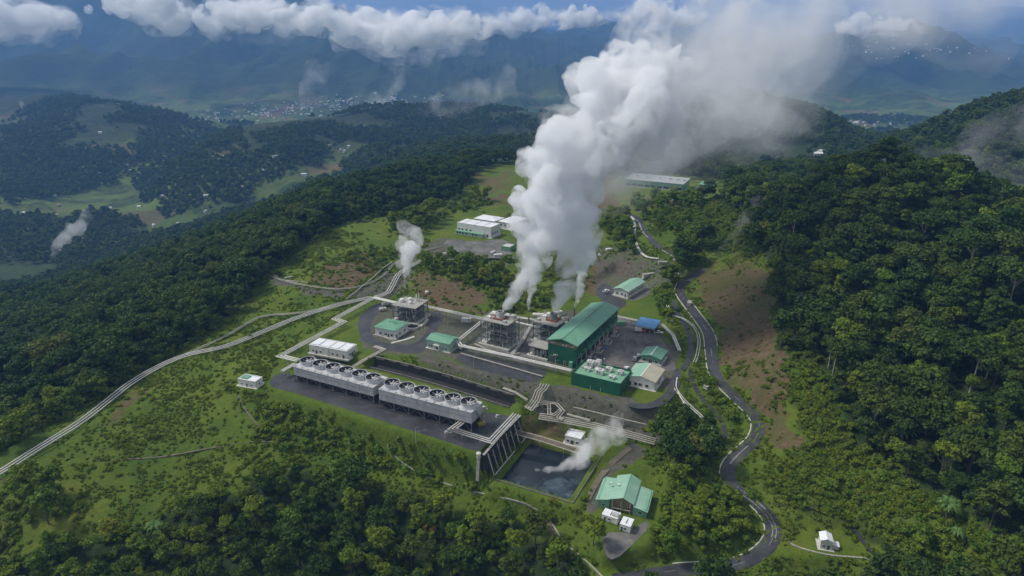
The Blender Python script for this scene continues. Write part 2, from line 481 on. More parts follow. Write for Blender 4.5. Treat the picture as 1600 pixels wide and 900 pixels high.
M['big_green_roof'] = ribbed('big_green_roof', (0.115, 0.29, 0.19), (0.155, 0.335, 0.235), 1.1, 'Y', (0.20, 0.15, 0.11), 0.72)
M['beige_roof'] = ribbed('beige_roof', (0.36, 0.34, 0.25), (0.44, 0.42, 0.33), 0.8, 'X', (0.25, 0.22, 0.16), 0.4)
M['blue_roof'] = ribbed('blue_roof', (0.06, 0.20, 0.42), (0.10, 0.27, 0.50), 0.8, 'X', (0.15, 0.2, 0.28), 0.4)
M['dark_green'] = ribbed('dark_green', (0.010, 0.085, 0.042), (0.016, 0.115, 0.058), 1.0, 'X', (0.03, 0.07, 0.04), 0.4)
M['mid_green'] = worn('mid_green', (0.13, 0.30, 0.19), (0.18, 0.36, 0.24), 0.4, 0.6, 0.3)
M['pale_green_wall'] = worn('pale_green_wall', (0.35, 0.50, 0.40), (0.28, 0.42, 0.33), 0.4, 0.6, 0.3)
M['tan_wall'] = worn('tan_wall', (0.22, 0.19, 0.10), (0.16, 0.14, 0.075), 0.5, 0.7, 0.4)
M['glass'] = finish(*new_mat('window_glass'), (0.012, 0.016, 0.02), 0.15)
M['door'] = worn('door_paint', (0.05, 0.07, 0.07), (0.08, 0.10, 0.10), 0.8, 0.5)
M['frame'] = worn('frame_paint', (0.55, 0.56, 0.56), (0.45, 0.46, 0.46), 0.8, 0.5)
M['concrete'] = worn('concrete', (0.36, 0.35, 0.32), (0.24, 0.235, 0.21), 0.5, 0.85, 0.5, 0.03, dirt=(0.13, 0.14, 0.09))
M['pale_concrete'] = worn('pale_concrete', (0.52, 0.51, 0.47), (0.38, 0.37, 0.34), 0.35, 0.85, 0.0, 0.02, dirt=(0.22, 0.22, 0.16))
M['dark_concrete'] = worn('dark_concrete', (0.045, 0.046, 0.046), (0.020, 0.021, 0.023), 0.3, 0.8, 0.6, 0.05, dirt=(0.03, 0.045, 0.02))
M['stone_wall'] = worn('stone_wall', (0.20, 0.19, 0.165), (0.10, 0.10, 0.085), 0.35, 0.9, 0.6, 0.08, dirt=(0.06, 0.085, 0.03))
M['asphalt'] = worn('asphalt', (0.024, 0.025, 0.029), (0.056, 0.057, 0.061), 0.14, 0.5, 0.0, 0.0, 0.36, 0.66, dirt=(0.075, 0.076, 0.076))
M['dark_asphalt'] = worn('dark_asphalt', (0.020, 0.021, 0.025), (0.050, 0.051, 0.057), 0.09, 0.55, 0.0, 0.0, 0.36, 0.66, dirt=(0.095, 0.095, 0.095))
M['yard'] = worn('gravel_yard', (0.150, 0.135, 0.130), (0.075, 0.068, 0.066), 0.09, 0.85, 0.0, 0.02, 0.36, 0.64, dirt=(0.24, 0.23, 0.215))
M['yard_grey'] = worn('grey_yard', (0.145, 0.14, 0.13), (0.070, 0.070, 0.066), 0.10, 0.85, 0.0, 0.02, 0.36, 0.64, dirt=(0.24, 0.23, 0.21))
M['dirt_track'] = worn('dirt_track', (0.16, 0.13, 0.10), (0.10, 0.085, 0.06), 0.25, 0.9, 0.0, 0.03, dirt=(0.06, 0.085, 0.03))
M['road_paint'] = worn('road_paint', (0.26, 0.26, 0.26), (0.13, 0.13, 0.13), 0.7, 0.6)
M['pipe'] = worn('pipe_cladding', (0.62, 0.615, 0.58), (0.46, 0.455, 0.425), 0.25, 0.42, 0.0, dirt=(0.40, 0.38, 0.33), metallic=0.0, spec=0.5)
M['old_pipe'] = worn('old_pipe_cladding', (0.44, 0.42, 0.37), (0.31, 0.29, 0.24), 0.35, 0.5, 0.0, dirt=(0.18, 0.16, 0.11), spec=0.5)
M['rust_pipe'] = worn('rusty_pipe', (0.23, 0.18, 0.14), (0.15, 0.12, 0.09), 0.35, 0.6, 0.0, dirt=(0.30, 0.27, 0.22))
M['steel'] = worn('grey_steel', (0.17, 0.18, 0.17), (0.10, 0.11, 0.105), 0.6, 0.55, 0.0, dirt=(0.15, 0.12, 0.07))
M['pale_steel'] = worn('pale_steel', (0.44, 0.45, 0.44), (0.32, 0.33, 0.33), 0.6, 0.5, 0.0, dirt=(0.24, 0.22, 0.16))
M['dark_steel'] = worn('dark_steel', (0.045, 0.048, 0.05), (0.03, 0.032, 0.034), 0.6, 0.5)
M['dark_void'] = worn('void_black', (0.012, 0.013, 0.014), (0.02, 0.021, 0.022), 0.8, 0.8)  # near black; in the fan pits it stands in for shade
M['frp'] = worn('grey_casing', (0.42, 0.43, 0.44), (0.30, 0.31, 0.325), 0.28, 0.5, 0.45, dirt=(0.24, 0.25, 0.26))
M['frp_top'] = worn('pale_deck', (0.52, 0.525, 0.53), (0.38, 0.39, 0.40), 0.3, 0.55, 0.0, dirt=(0.30, 0.30, 0.29))
M['fan'] = worn('fan_blade', (0.40, 0.41, 0.42), (0.30, 0.31, 0.32), 0.8, 0.5)
M['rust'] = worn('red_rust', (0.23, 0.075, 0.04), (0.15, 0.06, 0.04), 0.8, 0.7)
M['red'] = worn('red_paint', (0.45, 0.04, 0.04), (0.36, 0.035, 0.035), 0.8, 0.5)
M['yellow'] = worn('yellow_paint', (0.35, 0.30, 0.05), (0.25, 0.22, 0.05), 0.8, 0.5)
M['tyre'] = worn('tyre_rubber', (0.015, 0.015, 0.015), (0.02, 0.02, 0.02), 0.8, 0.8)
M['bark'] = worn('bark', (0.115, 0.095, 0.07), (0.065, 0.055, 0.042), 1.2, 0.9)
M['pale_bark'] = worn('pale_bark', (0.36, 0.34, 0.30), (0.24, 0.22, 0.19), 0.8, 0.85)
M['insulation'] = worn('white_vessel', (0.70, 0.70, 0.68), (0.54, 0.53, 0.50), 0.5, 0.5, 0.3, dirt=(0.35, 0.30, 0.22))

def foliage(name, dark, light, tint, transl=0.25):
    m, n, l = new_mat(name)
    oi = n.new('ShaderNodeObjectInfo'); geo = n.new('ShaderNodeNewGeometry')
    c = ramp(n, l, oi.outputs['Random'], [(0.0, dark), (0.5, light), (0.84, tint), (0.97, tint), (1.0, tuple(min(1, x * k) for x, k in zip(tint, (1.6, 1.25, 1.9))))])
    a = noise_node(n, l, 0.45, 3, 0.6, geo.outputs['Position'])            # patches of younger leaf
    c = mixc(n, l, ramp(n, l, a, [(0.42, 0.0), (0.72, 0.55)]), c, tuple(min(1, x * 1.7) for x in light))
    r = ramp(n, l, geo.outputs['Random Per Island'], [(0.0, 0.6), (1.0, 1.45)])   # leaf to leaf
    c = mixc(n, l, 1.0, c, r, 'MULTIPLY')
    big = noise_node(n, l, 0.012, 3, 0.55, geo.outputs['Position'])        # stands of different kinds
    c = mixc(n, l, ramp(n, l, big, [(0.40, 0.0), (0.62, 0.45)]), c, tint)
    o = n.new('ShaderNodeOutputMaterial')
    d = n.new('ShaderNodeBsdfPrincipled'); l.new(c, d.inputs['Base Color']); d.inputs['Roughness'].default_value = 0.55
    d.inputs['Specular IOR Level'].default_value = 0.08
    t = n.new('ShaderNodeBsdfTranslucent'); l.new(c, t.inputs['Color'])
    mx = n.new('ShaderNodeMixShader'); mx.inputs[0].default_value = transl
    l.new(d.outputs[0], mx.inputs[1]); l.new(t.outputs[0], mx.inputs[2]); l.new(mx.outputs[0], o.inputs['Surface'])
    return m
M['leaf_dark'] = foliage('forest_leaves', (0.021, 0.050, 0.010), (0.044, 0.084, 0.014), (0.072, 0.104, 0.014))
M['leaf_light'] = foliage('bright_leaves', (0.060, 0.122, 0.012), (0.100, 0.165, 0.016), (0.135, 0.172, 0.015))
M['leaf_yellow'] = foliage('yellow_green_leaves', (0.080, 0.125, 0.010), (0.135, 0.180, 0.013), (0.105, 0.150, 0.013))
M['leaf_rust'] = foliage('rust_leaves', (0.12, 0.075, 0.02), (0.15, 0.09, 0.025), (0.10, 0.075, 0.02))
M['leaf_pine'] = foliage('ridge_leaves', (0.016, 0.036, 0.010), (0.030, 0.058, 0.013), (0.042, 0.070, 0.013))
M['leaf_far'] = foliage('far_leaves', (0.030, 0.060, 0.014), (0.052, 0.092, 0.018), (0.075, 0.112, 0.020))
M['leaf_fern'] = foliage('fern_fronds', (0.085, 0.16, 0.045), (0.12, 0.20, 0.055), (0.10, 0.18, 0.05), 0.35)
M['leaf_grass'] = foliage('tall_grass_blades', (0.076, 0.140, 0.011), (0.122, 0.185, 0.015), (0.160, 0.195, 0.019), 0.42)
M['leaf_shrub'] = foliage('shrub_leaves', (0.052, 0.105, 0.010), (0.090, 0.150, 0.013), (0.130, 0.165, 0.014))

# ------------------------------------------------------------------ ground masks
UU, VV, DD = project(XX, YY, HH)
HAZARD = vnoise(XX / 6.0, YY / 6.0, 77)
def pmask(poly, soft=10.0, wob=14.0):
    """1 inside a photo outline (laid on the ground), ragged edge"""
    p = np.asarray(poly, float)
    sel = (UU > p[:, 0].min() - 40) & (UU < p[:, 0].max() + 40) & (VV > p[:, 1].min() - 40) & (VV < p[:, 1].max() + 40) & (YY < 1500)
    out = np.zeros(UU.shape)
    wv = wob * fbm(XX[sel] / 9, YY[sel] / 9, 3, 41)
    out[sel] = sstep(soft * 0.5, -soft * 0.5, poly_dist(UU[sel], VV[sel], poly) + wv)
    return out
CLEAR = [(-500,760),(0,705),(130,640),(250,562),(320,520),(395,462),(430,425),(470,385),(540,345),(600,338),(690,322),(725,300),(748,265),(800,255),(880,262),(960,270),(1130,280),(1135,300),(1095,318),(1080,350),(1098,385),(1150,395),(1200,400),(1212,470),(1222,560),(1240,620),(1268,690),(1225,720),(1185,740),(1240,790),(1340,825),(1420,870),(1430,930),(1190,930),(1030,900),(920,930),(895,875),(850,845),(800,822),(740,805),(690,795),(640,775),(590,764),(520,750),(450,738),(400,742),(370,772),(250,806),(140,845),(60,870),(-500,960)]
SCRUB_R = [(1222,560),(1240,620),(1268,690),(1225,720),(1185,740),(1240,790),(1340,825),(1420,870),(1560,900),(1600,860),(1480,790),(1400,740),(1330,690),(1290,600),(1260,560)]
SCRUB_M = [(1080,350),(1098,385),(1150,395),(1180,360),(1120,310),(1095,318)]
MASK = {}
MASK['grass'] = np.clip(np.maximum(pmask(CLEAR, 14, 16), pmask(SCRUB_R, 30, 12)), 0, 1)
earth = np.zeros(XX.shape)
for poly, amt in (([(485,440),(515,412),(560,404),(600,412),(588,432),(540,448),(500,448)], 1.0),
                  ([(645,435),(700,432),(752,440),(762,478),(740,492),(690,484),(648,470)], 1.0),
                  ([(912,445),(935,405),(985,400),(1005,420),(960,440),(930,462)], 0.9),
                  ([(1086,455),(1092,428),(1150,402),(1205,430),(1212,500),(1222,560),(1240,610),(1222,655),(1190,640),(1160,612),(1132,570),(1126,520),(1104,490)], 1.0),
                  ([(1195,670),(1215,655),(1252,668),(1255,702),(1215,700)], 0.9),
                  ([(745,275),(800,268),(800,300),(770,310),(752,295)], 0.55),
                  ([(1050,330),(1075,300),(1130,300),(1120,330),(1085,345)], 0.4),
                  ([(130,690),(170,655),(215,610),(228,612),(180,660),(150,700)], 0.55),
                  ([(150,712),(240,706),(330,690),(330,695),(240,712),(155,722)], 0.4),
                  ([(370,600),(385,640),(410,660),(405,665),(378,645),(362,605)], 0.35),
                  ([(800,690),(840,640),(880,660),(940,690),(930,720),(870,700)], 0.55),
                  ([(0,745),(10,745),(18,835),(0,850)], 0.5),([(960,300),(1040,300),(1075,315),(1050,335),(985,325)], 0.5),([(745,300),(800,300),(800,330),(770,320)], 0.6),([(880,280),(960,275),(975,300),(960,330),(900,330)], 0.7)):
    earth = np.maximum(earth, amt * pmask(poly, 16, 20))
MASK['earth'] = earth
grey = np.zeros(XX.shape)
for poly, amt in (([(410,432),(440,430),(500,452),(560,455),(600,430),(640,415),(652,425),(610,470),(560,470),(480,462),(430,445)], 0.75),
                  ([(640,395),(690,372),(800,380),(800,415),(740,412),(690,405)], 0.75),
                  ([(640,552),(760,575),(900,605),(1060,638),(1078,680),(1020,692),(930,668),(842,650),(815,618),(700,590)], 0.85),
                  ([(930,385),(985,380),(1010,405),(1060,410),(1065,440),(1020,450),(960,470),(930,465)], 0.6),
                  ([(905,800),(940,735),(985,690),(1020,700),(965,740),(925,810)], 0.75),
                  ([(560,490),(600,470),(640,480),(800,500),(950,480),(1060,540),(1060,610),(960,600),(700,560),(560,550)], 0.68)):
    grey = np.maximum(grey, amt * pmask(poly, 8, 9))
MASK['grey'] = grey
fld = sstep(900, 1500, YY) * sstep(-100, -190, HH) * sstep(5200, 4200, YY)
MASK['field'] = fld
MASK['far'] = sstep(900, 1800, YY)

# ------------------------------------------------------------------ ground sheet
def grid_mesh(name):
    keep = np.abs(XX) < 0.98 * YY + 170
    idx = -np.ones(XX.shape, np.int64)
    fk = keep[:-1, :-1] & keep[1:, :-1] & keep[:-1, 1:] & keep[1:, 1:]
    used = np.zeros(XX.shape, bool)
    used[:-1, :-1] |= fk; used[1:, :-1] |= fk; used[:-1, 1:] |= fk; used[1:, 1:] |= fk
    idx[used] = np.arange(used.sum())
    V = np.stack([XX[used], YY[used], HH[used]], 1)
    F = np.stack([idx[:-1, :-1][fk], idx[:-1, 1:][fk], idx[1:, 1:][fk], idx[1:, :-1][fk]], 1)
    me = np_mesh(name, V, F, True)
    for k, arr in MASK.items():
        at = me.attributes.new(k, 'FLOAT', 'POINT'); at.data.foreach_set('value', arr[used].astype(np.float32))
    return me
def np_mesh(name, V, F, smooth=False):
    me = bpy.data.meshes.new(name)
    V = np.asarray(V, np.float32); F = np.asarray(F, np.int32)
    k = F.shape[1]
    me.vertices.add(len(V)); me.vertices.foreach_set('co', V.ravel())
    me.loops.add(F.size); me.loops.foreach_set('vertex_index', F.ravel())
    me.polygons.add(len(F)); me.polygons.foreach_set('loop_start', np.arange(0, F.size, k, dtype=np.int32))
    if smooth: me.polygons.foreach_set('use_smooth', np.ones(len(F), bool))
    me.update(calc_edges=True)
    return me
def link(name, me, parent=None, loc=None):
    o = bpy.data.objects.new(name, me); COL.objects.link(o)
    if parent is not None: o.parent = parent
    if loc is not None: o.location = loc
    return o
def tag(o, label=None, cat=None, group=None, kind=None):
    if label: o['label'] = label
    if cat: o['category'] = cat
    if group: o['group'] = group
    if kind: o['kind'] = kind
    return o
def empty(name, loc, label, cat, group=None, rz=0.0):
    o = bpy.data.objects.new(name, None); COL.objects.link(o)
    o.empty_display_size = 0.5
    o.location = loc; o.rotation_euler = (0, 0, rz)
    return tag(o, label, cat, group)

def ground_material():
    m, n, l = new_mat('ground')
    geo = n.new('ShaderNodeNewGeometry'); v = geo.outputs['Position']
    def att(k):
        a = n.new('ShaderNodeAttribute'); a.attribute_name = k; return a.outputs['Fac']
    n1 = noise_node(n, l, 0.035, 7, 0.62, v)
    n2 = noise_node(n, l, 0.35, 6, 0.68, v)
    n3 = noise_node(n, l, 1.7, 4, 0.7, v)
    nf = noise_node(n, l, 0.004, 8, 0.62, v)
    forest = ramp(n, l, n2, [(0.3, (0.014, 0.026, 0.009)), (0.7, (0.032, 0.054, 0.014))])
    grass = ramp(n, l, n1, [(0.30, (0.050, 0.094, 0.010)), (0.5, (0.088, 0.134, 0.013)), (0.70, (0.130, 0.155, 0.018))])
    grass = mixc(n, l, ramp(n, l, n2, [(0.45, 0.0), (0.70, 0.6)]), grass, (0.044, 0.080, 0.012))
    grass = mixc(n, l, ramp(n, l, n3, [(0.5, 0.0), (0.8, 0.22)]), grass, (0.125, 0.125, 0.035))
    near = mixc(n, l, att('grass'), forest, grass)
    # valley: fields between woods
    vo = n.new('ShaderNodeTexVoronoi'); vo.inputs['Scale'].default_value = 0.0075
    nd = n.new('ShaderNodeTexNoise'); nd.inputs['Scale'].default_value = 0.006; nd.inputs['Detail'].default_value = 3; l.new(v, nd.inputs['Vector'])
    off = n.new('ShaderNodeVectorMath'); off.operation = 'MULTIPLY_ADD'; off.inputs[1].default_value = (110, 110, 110)
    l.new(nd.outputs['Color'], off.inputs[0]); l.new(v, off.inputs[2]); l.new(off.outputs[0], vo.inputs['Vector'])
    sepc = n.new('ShaderNodeSeparateColor'); l.new(vo.outputs['Color'], sepc.inputs[0])
    fcol = ramp(n, l, sepc.outputs[1], [(0.0, (0.075, 0.115, 0.022)), (0.4, (0.12, 0.17, 0.035)), (0.7, (0.065, 0.095, 0.024)), (0.93, (0.17, 0.115, 0.065))])
    fsel = mathn(n, l, 'MULTIPLY', ramp(n, l, sepc.outputs[0], [(0.34, 0.0), (0.37, 1.0)]), ramp(n, l, nf, [(0.42, 0.0), (0.47, 1.0)]))
    fsel = mathn(n, l, 'MULTIPLY', fsel, att('field'))
    nfar = noise_node(n, l, 0.03, 6, 0.7, v)
    farc = ramp(n, l, nfar, [(0.34, (0.022, 0.042, 0.011)), (0.52, (0.050, 0.080, 0.019)), (0.68, (0.095, 0.130, 0.030))])
    farc = mixc(n, l, ramp(n, l, nf, [(0.50, 0.0), (0.555, 0.85)]), farc, (0.105, 0.140, 0.034))
    farc = mixc(n, l, mathn(n, l, 'SUBTRACT', 0.72, mathn(n, l, 'MULTIPLY', att('field'), 0.72), True), farc, (0.014, 0.022, 0.014))
    farc = mixc(n, l, fsel, farc, fcol)
    c = mixc(n, l, att('far'), near, farc)
    mpv = n.new('ShaderNodeMapping'); mpv.inputs['Scale'].default_value = (0.5, 1.0, 0.10); l.new(v, mpv.inputs['Vector'])
    n4 = noise_node(n, l, 0.55, 7, 0.74, mpv.outputs[0], 1.2)
    ec = ramp(n, l, n4, [(0.28, (0.036, 0.026, 0.015)), (0.46, (0.105, 0.072, 0.038)), (0.60, (0.145, 0.106, 0.062)), (0.74, (0.230, 0.195, 0.150))])
    ec = mixc(n, l, ramp(n, l, n1, [(0.48, 0.0), (0.60, 0.75)]), ec, (0.080, 0.086, 0.024))
    e = mathn(n, l, 'MULTIPLY', att('earth'), ramp(n, l, n2, [(0.25, 0.7), (0.5, 1.0)]), True)
    ethr = ramp(n, l, mathn(n, l, 'ADD', att('earth'), mathn(n, l, 'MULTIPLY', mathn(n, l, 'SUBTRACT', n2, 0.5), 1.0)), [(0.36, 0.0), (0.58, 0.95)])
    c = mixc(n, l, ethr, c, ec)
    gc = ramp(n, l, n2, [(0.3, (0.065, 0.062, 0.055)), (0.7, (0.135, 0.125, 0.11))])
    gthr = ramp(n, l, mathn(n, l, 'ADD', att('grey'), mathn(n, l, 'MULTIPLY', mathn(n, l, 'SUBTRACT', n2, 0.5), 1.3)), [(0.40, 0.0), (0.66, 0.9)])
    c = mixc(n, l, gthr, c, gc)
    hgt = mathn(n, l, 'ADD', mathn(n, l, 'MULTIPLY', n2, 1.0), mathn(n, l, 'MULTIPLY', n3, 0.35))
    hb = mathn(n, l, 'ADD', hgt, mathn(n, l, 'MULTIPLY', mathn(n, l, 'MULTIPLY', nfar, att('far')), 14.0))
    finish(m, n, l, c, 0.9, hb, 1.4, 0, 0.15, 0.8)
    return m
M['ground'] = ground_material()

def haze_box():
    x0, y0, z0 = -20000.0, -400.0, float(HH[np.abs(XX) < 0.98 * YY + 170].min()) - 1.0
    x1, y1, z1 = 20000.0, 20500.0, float(HH[np.abs(XX) < 0.98 * YY + 170].max()) + 25.0
    V = [(x, y, z) for x in (x0, x1) for y in (y0, y1) for z in (z0, z1)]
    F = [(0, 1, 3, 2), (4, 6, 7, 5), (0, 4, 5, 1), (2, 3, 7, 6), (0, 2, 6, 4), (1, 5, 7, 3)]
    me = np_mesh('haze', V, F)
    m, n, l = new_mat('haze_air')
    o = n.new('ShaderNodeOutputMaterial'); p = n.new('ShaderNodeVolumePrincipled')
    p.inputs['Color'].default_value = HAZE_COLOR; p.inputs['Density'].default_value = HAZE_DENSITY
    p.inputs['Anisotropy'].default_value = 0.0
    l.new(p.outputs[0], o.inputs['Volume'])
    m.cycles.homogeneous_volume = True
    me.materials.append(m)
    return tag(link('haze', me), 'pale blue haze filling the air over the valleys', 'haze', kind='stuff')
_near = sstep(420, 330, YY)
HH += MASK['earth'] * _near * (ridged(XX / 7.0, YY / 7.0, 4, 91) - .6) * 1.1 * sstep(1120, 1150, UU)
ground_me = grid_mesh('ground')
ground_me.materials.append(M['ground'])
ground = tag(link('ground', ground_me), 'green hills, cleared ridge and far valleys', 'ground', kind='structure')
haze_box()
# ------------------------------------------------------------------ mesh builder
class MB:
    def __init__(self): self.v, self.f = [], []
    def add(self, V, F):
        b = len(self.v); self.v += [tuple(p) for p in V]; self.f += [tuple(i + b for i in q) for q in F]; return self
    def box(self, x0, x1, y0, y1, z0, z1):
        return self.add([(x, y, z) for x in (x0, x1) for y in (y0, y1) for z in (z0, z1)],
                        [(0, 1, 3, 2), (4, 6, 7, 5), (0, 4, 5, 1), (2, 3, 7, 6), (0, 2, 6, 4), (1, 5, 7, 3)])
    def bar(self, a, b, w, h=None):
        """square bar between two points"""
        a, b = Vector(a), Vector(b); d = (b - a).normalized(); h = h or w
        s = d.cross(Vector((0, 0, 1)));
        if s.length < 1e-3: s = Vector((1, 0, 0))
        s.normalize(); t = s.cross(d).normalized()
        V = [p + s * i * w / 2 + t * j * h / 2 for p in (a, b) for i, j in ((-1, -1), (1, -1), (1, 1), (-1, 1))]
        return self.add(V, [(0, 3, 2, 1), (4, 5, 6, 7)] + [(i, (i + 1) % 4, 4 + (i + 1) % 4, 4 + i) for i in range(4)])
    def tube(self, pts, r, n=8, cap=True, r_end=None):
        pts = [Vector(p) for p in pts]; V, F = [], []
        m = len(pts)
        side = None
        for i, p in enumerate(pts):
            d0 = (p - pts[i - 1]).normalized() if i else (pts[1] - p).normalized()
            d1 = (pts[i + 1] - p).normalized() if i < m - 1 else d0
            d = (d0 + d1)
            d = d.normalized() if d.length > 1e-4 else d0
            if side is None:
                side = d.cross(Vector((0, 0, 1)))
                if side.length < 1e-3: side = Vector((1, 0, 0))
                side.normalize()
            s = side - d * side.dot(d); s.normalize(); side = s; t = d.cross(s)
            rr = r if r_end is None else r + (r_end - r) * i / (m - 1)
            k = 1.0 / max(0.5, d.dot(d1) if d1.length else 1)
            V += [p + (s * math.cos(2 * math.pi * j / n) * k + t * math.sin(2 * math.pi * j / n)) * rr for j in range(n)]
        for i in range(m - 1):
            F += [(i * n + j, i * n + (j + 1) % n, (i + 1) * n + (j + 1) % n, (i + 1) * n + j) for j in range(n)]
        if cap: F += [tuple(range(n - 1, -1, -1)), tuple(range((m - 1) * n, m * n))]
        return self.add(V, F)
    def lathe(self, prof, n=24, c=(0, 0, 0), cap0=True, cap1=True):
        V, F = [], []
        for r, z in prof:
            V += [(c[0] + r * math.cos(2 * math.pi * j / n), c[1] + r * math.sin(2 * math.pi * j / n), c[2] + z) for j in range(n)]
        for i in range(len(prof) - 1):
            F += [(i * n + j, i * n + (j + 1) % n, (i + 1) * n + (j + 1) % n, (i + 1) * n + j) for j in range(n)]
        if cap0: F.append(tuple(range(n - 1, -1, -1)))
        if cap1: F.append(tuple(range((len(prof) - 1) * n, len(prof) * n)))
        return self.add(V, F)
    def prism(self, poly, z0, z1):
        n = len(poly)
        a = sum(poly[i][0] * poly[(i + 1) % n][1] - poly[(i + 1) % n][0] * poly[i][1] for i in range(n))
        if a < 0: poly = poly[::-1]
        return self.add([(x, y, z0) for x, y in poly] + [(x, y, z1) for x, y in poly],
                        [tuple(range(n - 1, -1, -1)), tuple(range(n, 2 * n))] + [(i, (i + 1) % n, n + (i + 1) % n, n + i) for i in range(n)])
    def slab(self, quad, t):
        """thin plate under a quad or polygon"""
        q = [Vector(p) for p in quad]; n = len(q)
        nn = (q[1] - q[0]).cross(q[2] - q[0]).normalized()
        if nn.z < 0: q = q[::-1]; nn = -nn
        lo = [p - nn * t for p in q]
        return self.add(q + lo, [tuple(range(n)), tuple(range(2 * n - 1, n - 1, -1))] + [(i, n + i, n + (i + 1) % n, (i + 1) % n) for i in range(n)])
    def mesh(self, name, mat, smooth=False):
        me = bpy.data.meshes.new(name); me.from_pydata([tuple(p) for p in self.v], [], self.f)
        if smooth: me.polygons.foreach_set('use_smooth', np.ones(len(me.polygons), bool))
        if mat: me.materials.append(M[mat] if isinstance(mat, str) else mat)
        me.update()
        if smooth: me.set_sharp_from_angle(angle=R(38))
        return me
    def build(self, name, mat, parent=None, loc=None, smooth=False, rz=None):
        o = link(name, self.mesh(name, mat, smooth), parent, loc)
        if rz is not None: o.rotation_euler = (0, 0, rz)
        return o
def put(name, me, parent=None, loc=(0, 0, 0), rz=0.0, scale=None):
    o = link(name, me, parent, loc); o.rotation_euler = (0, 0, rz)
    if scale: o.scale = scale
    return o
def zmin_at(x, y): return float(H(x, y))

# ------------------------------------------------------------------ roads, yards, kerbs (setting)
def ribbon(pts, half, dz, h=0.0, off=0.0):
    """strip along a centre line, optional thickness and sideways offset"""
    L = []
    for i, p in enumerate(pts):
        a = pts[max(i - 1, 0)]; b = pts[min(i + 1, len(pts) - 1)]
        d = (b - a); d.z = 0; d.normalize(); s = Vector((d.y, -d.x, 0))
        L.append((p + s * (off - half) + Vector((0, 0, dz)), p + s * (off + half) + Vector((0, 0, dz))))
    mb = MB()
    V = [q for pair in L for q in pair]; n = len(L)
    F = [(2 * i, 2 * i + 1, 2 * i + 3, 2 * i + 2) for i in range(n - 1)]
    if h:
        V = V + [Vector((q.x, q.y, q.z - h)) for q in V]; o = 2 * n
        F += [(2 * i, 2 * i + 2, o + 2 * i + 2, o + 2 * i) for i in range(n - 1)]
        F += [(2 * i + 1, o + 2 * i + 1, o + 2 * i + 3, 2 * i + 3) for i in range(n - 1)]
        F += [(0, o, o + 1, 1), (2 * n - 2, 2 * n - 1, o + 2 * n - 1, o + 2 * n - 2)]
    mb.add(V, F)
    return mb
def struct(o, label=None):
    o['kind'] = 'structure'
    if label: o['label'] = label
    return o
for nm, mt, lab, name in (('main', 'asphalt', 'winding dark asphalt road at the foot of the forested hill', 'road'),
                    ('upper', 'asphalt', 'asphalt road climbing behind the steam plume', 'road'),
                    ('lower_track', 'dark_asphalt', 'narrow dark track below the winding road', 'track'),
                    ('stream', 'dark_concrete', 'dark drainage channel running downhill beside the road', 'drainage_channel')):
    pts, w = ROADS[nm]
    struct(ribbon(pts, w / 2, 0.03 if nm != 'upper' else 0.15, 0.25).build(name, mt), lab)
def offset_run(pts, off, i0, i1):
    out = []
    for i in range(i0, i1):
        a = pts[max(i - 1, 0)]; b = pts[min(i + 1, len(pts) - 1)]
        d = (b - a); d.z = 0; d.normalize()
        out.append(pts[i] + Vector((d.y, -d.x, 0)) * off)
    return out
mp, mw = ROADS['main']
NM = len(mp)
def near_idx(pts, u, v):
    pr = [project(p.x, p.y, p.z) for p in pts]
    return min(range(len(pts)), key=lambda i: (pr[i][0] - u) ** 2 + (pr[i][1] - v) ** 2)
for (ua, va, ub, vb, off, lab) in (
        (1066, 475, 1119, 538, -3.35, 'pale concrete kerb on the hill side of the road bend'),
        (1064, 440, 1150, 625, 3.5, 'pale concrete kerb on the plant side of the upper road'),
        (1150, 624, 1128, 752, 3.6, 'pale concrete kerb round the inside of the middle bend'),
        (1178, 784, 1056, 890, 3.5, 'pale concrete kerb round the inside of the lowest bend')):
    a, b = near_idx(mp, ua, va), near_idx(mp, ub, vb)
    run = offset_run(mp, off, min(a, b), max(a, b) + 1)
    struct(ribbon(run, 0.24, 0.14, 0.5).build('kerb', 'pale_concrete'), lab)
dash = MB()
k = 0
while k < NM - 3:                                   # worn centre line of the road
    dash_pts = mp[k:k + 3]
    if RNG.random() < 0.55:
        r_ = ribbon(dash_pts, 0.09, 0.045); dash.add(r_.v, r_.f)
    k += 4
for (u, v, ln, off) in ((1150, 752, 8, -1.2), (1160, 766, 9, 0.9), (1178, 780, 10, -0.8), (1199, 800, 7, 0.5), (1172, 700, 8, 0.3), (1100, 505, 5, 0.4), (1112, 545, 5, 0.2)):
    i = near_idx(mp, u, v)
    r_ = ribbon(offset_run(mp, off, i, min(i + ln, NM)), 0.22, 0.045); dash.add(r_.v, r_.f)
struct(dash.build('road_marking', 'road_paint'), 'worn pale centre line and scuffs on the winding road')

def flat(name, pix, z, mat, lab, dz=0.05, kind='structure', wob=0.0):
    poly = [P(u, v, z) for u, v in pix]
    o = MB().prism([(p.x, p.y) for p in poly], z - 0.4, z + dz).build(name, mat)
    if kind: o['kind'] = kind
    o['label'] = lab
    return o
def rounded(pix, n=4):             # smooth a pixel outline (Chaikin)
    for _ in range(n):
        out = []
        for i in range(len(pix)):
            a, b = pix[i], pix[(i + 1) % len(pix)]
            out += [(a[0] * .75 + b[0] * .25, a[1] * .75 + b[1] * .25), (a[0] * .25 + b[0] * .75, a[1] * .25 + b[1] * .75)]
        pix = out
    return pix
flat('pavement', rounded([(421,600),(424,590),(436,583),(450,583),(460,588),(474,586),(600,600),(720,640),(806,650),(795,665),(762,690),(748,708),(700,690),(640,672),(590,655),(500,626),(444,609),(428,606)], 2), TOWER_Z, 'dark_asphalt', 'dark asphalt apron under the cooling towers', 0.04)
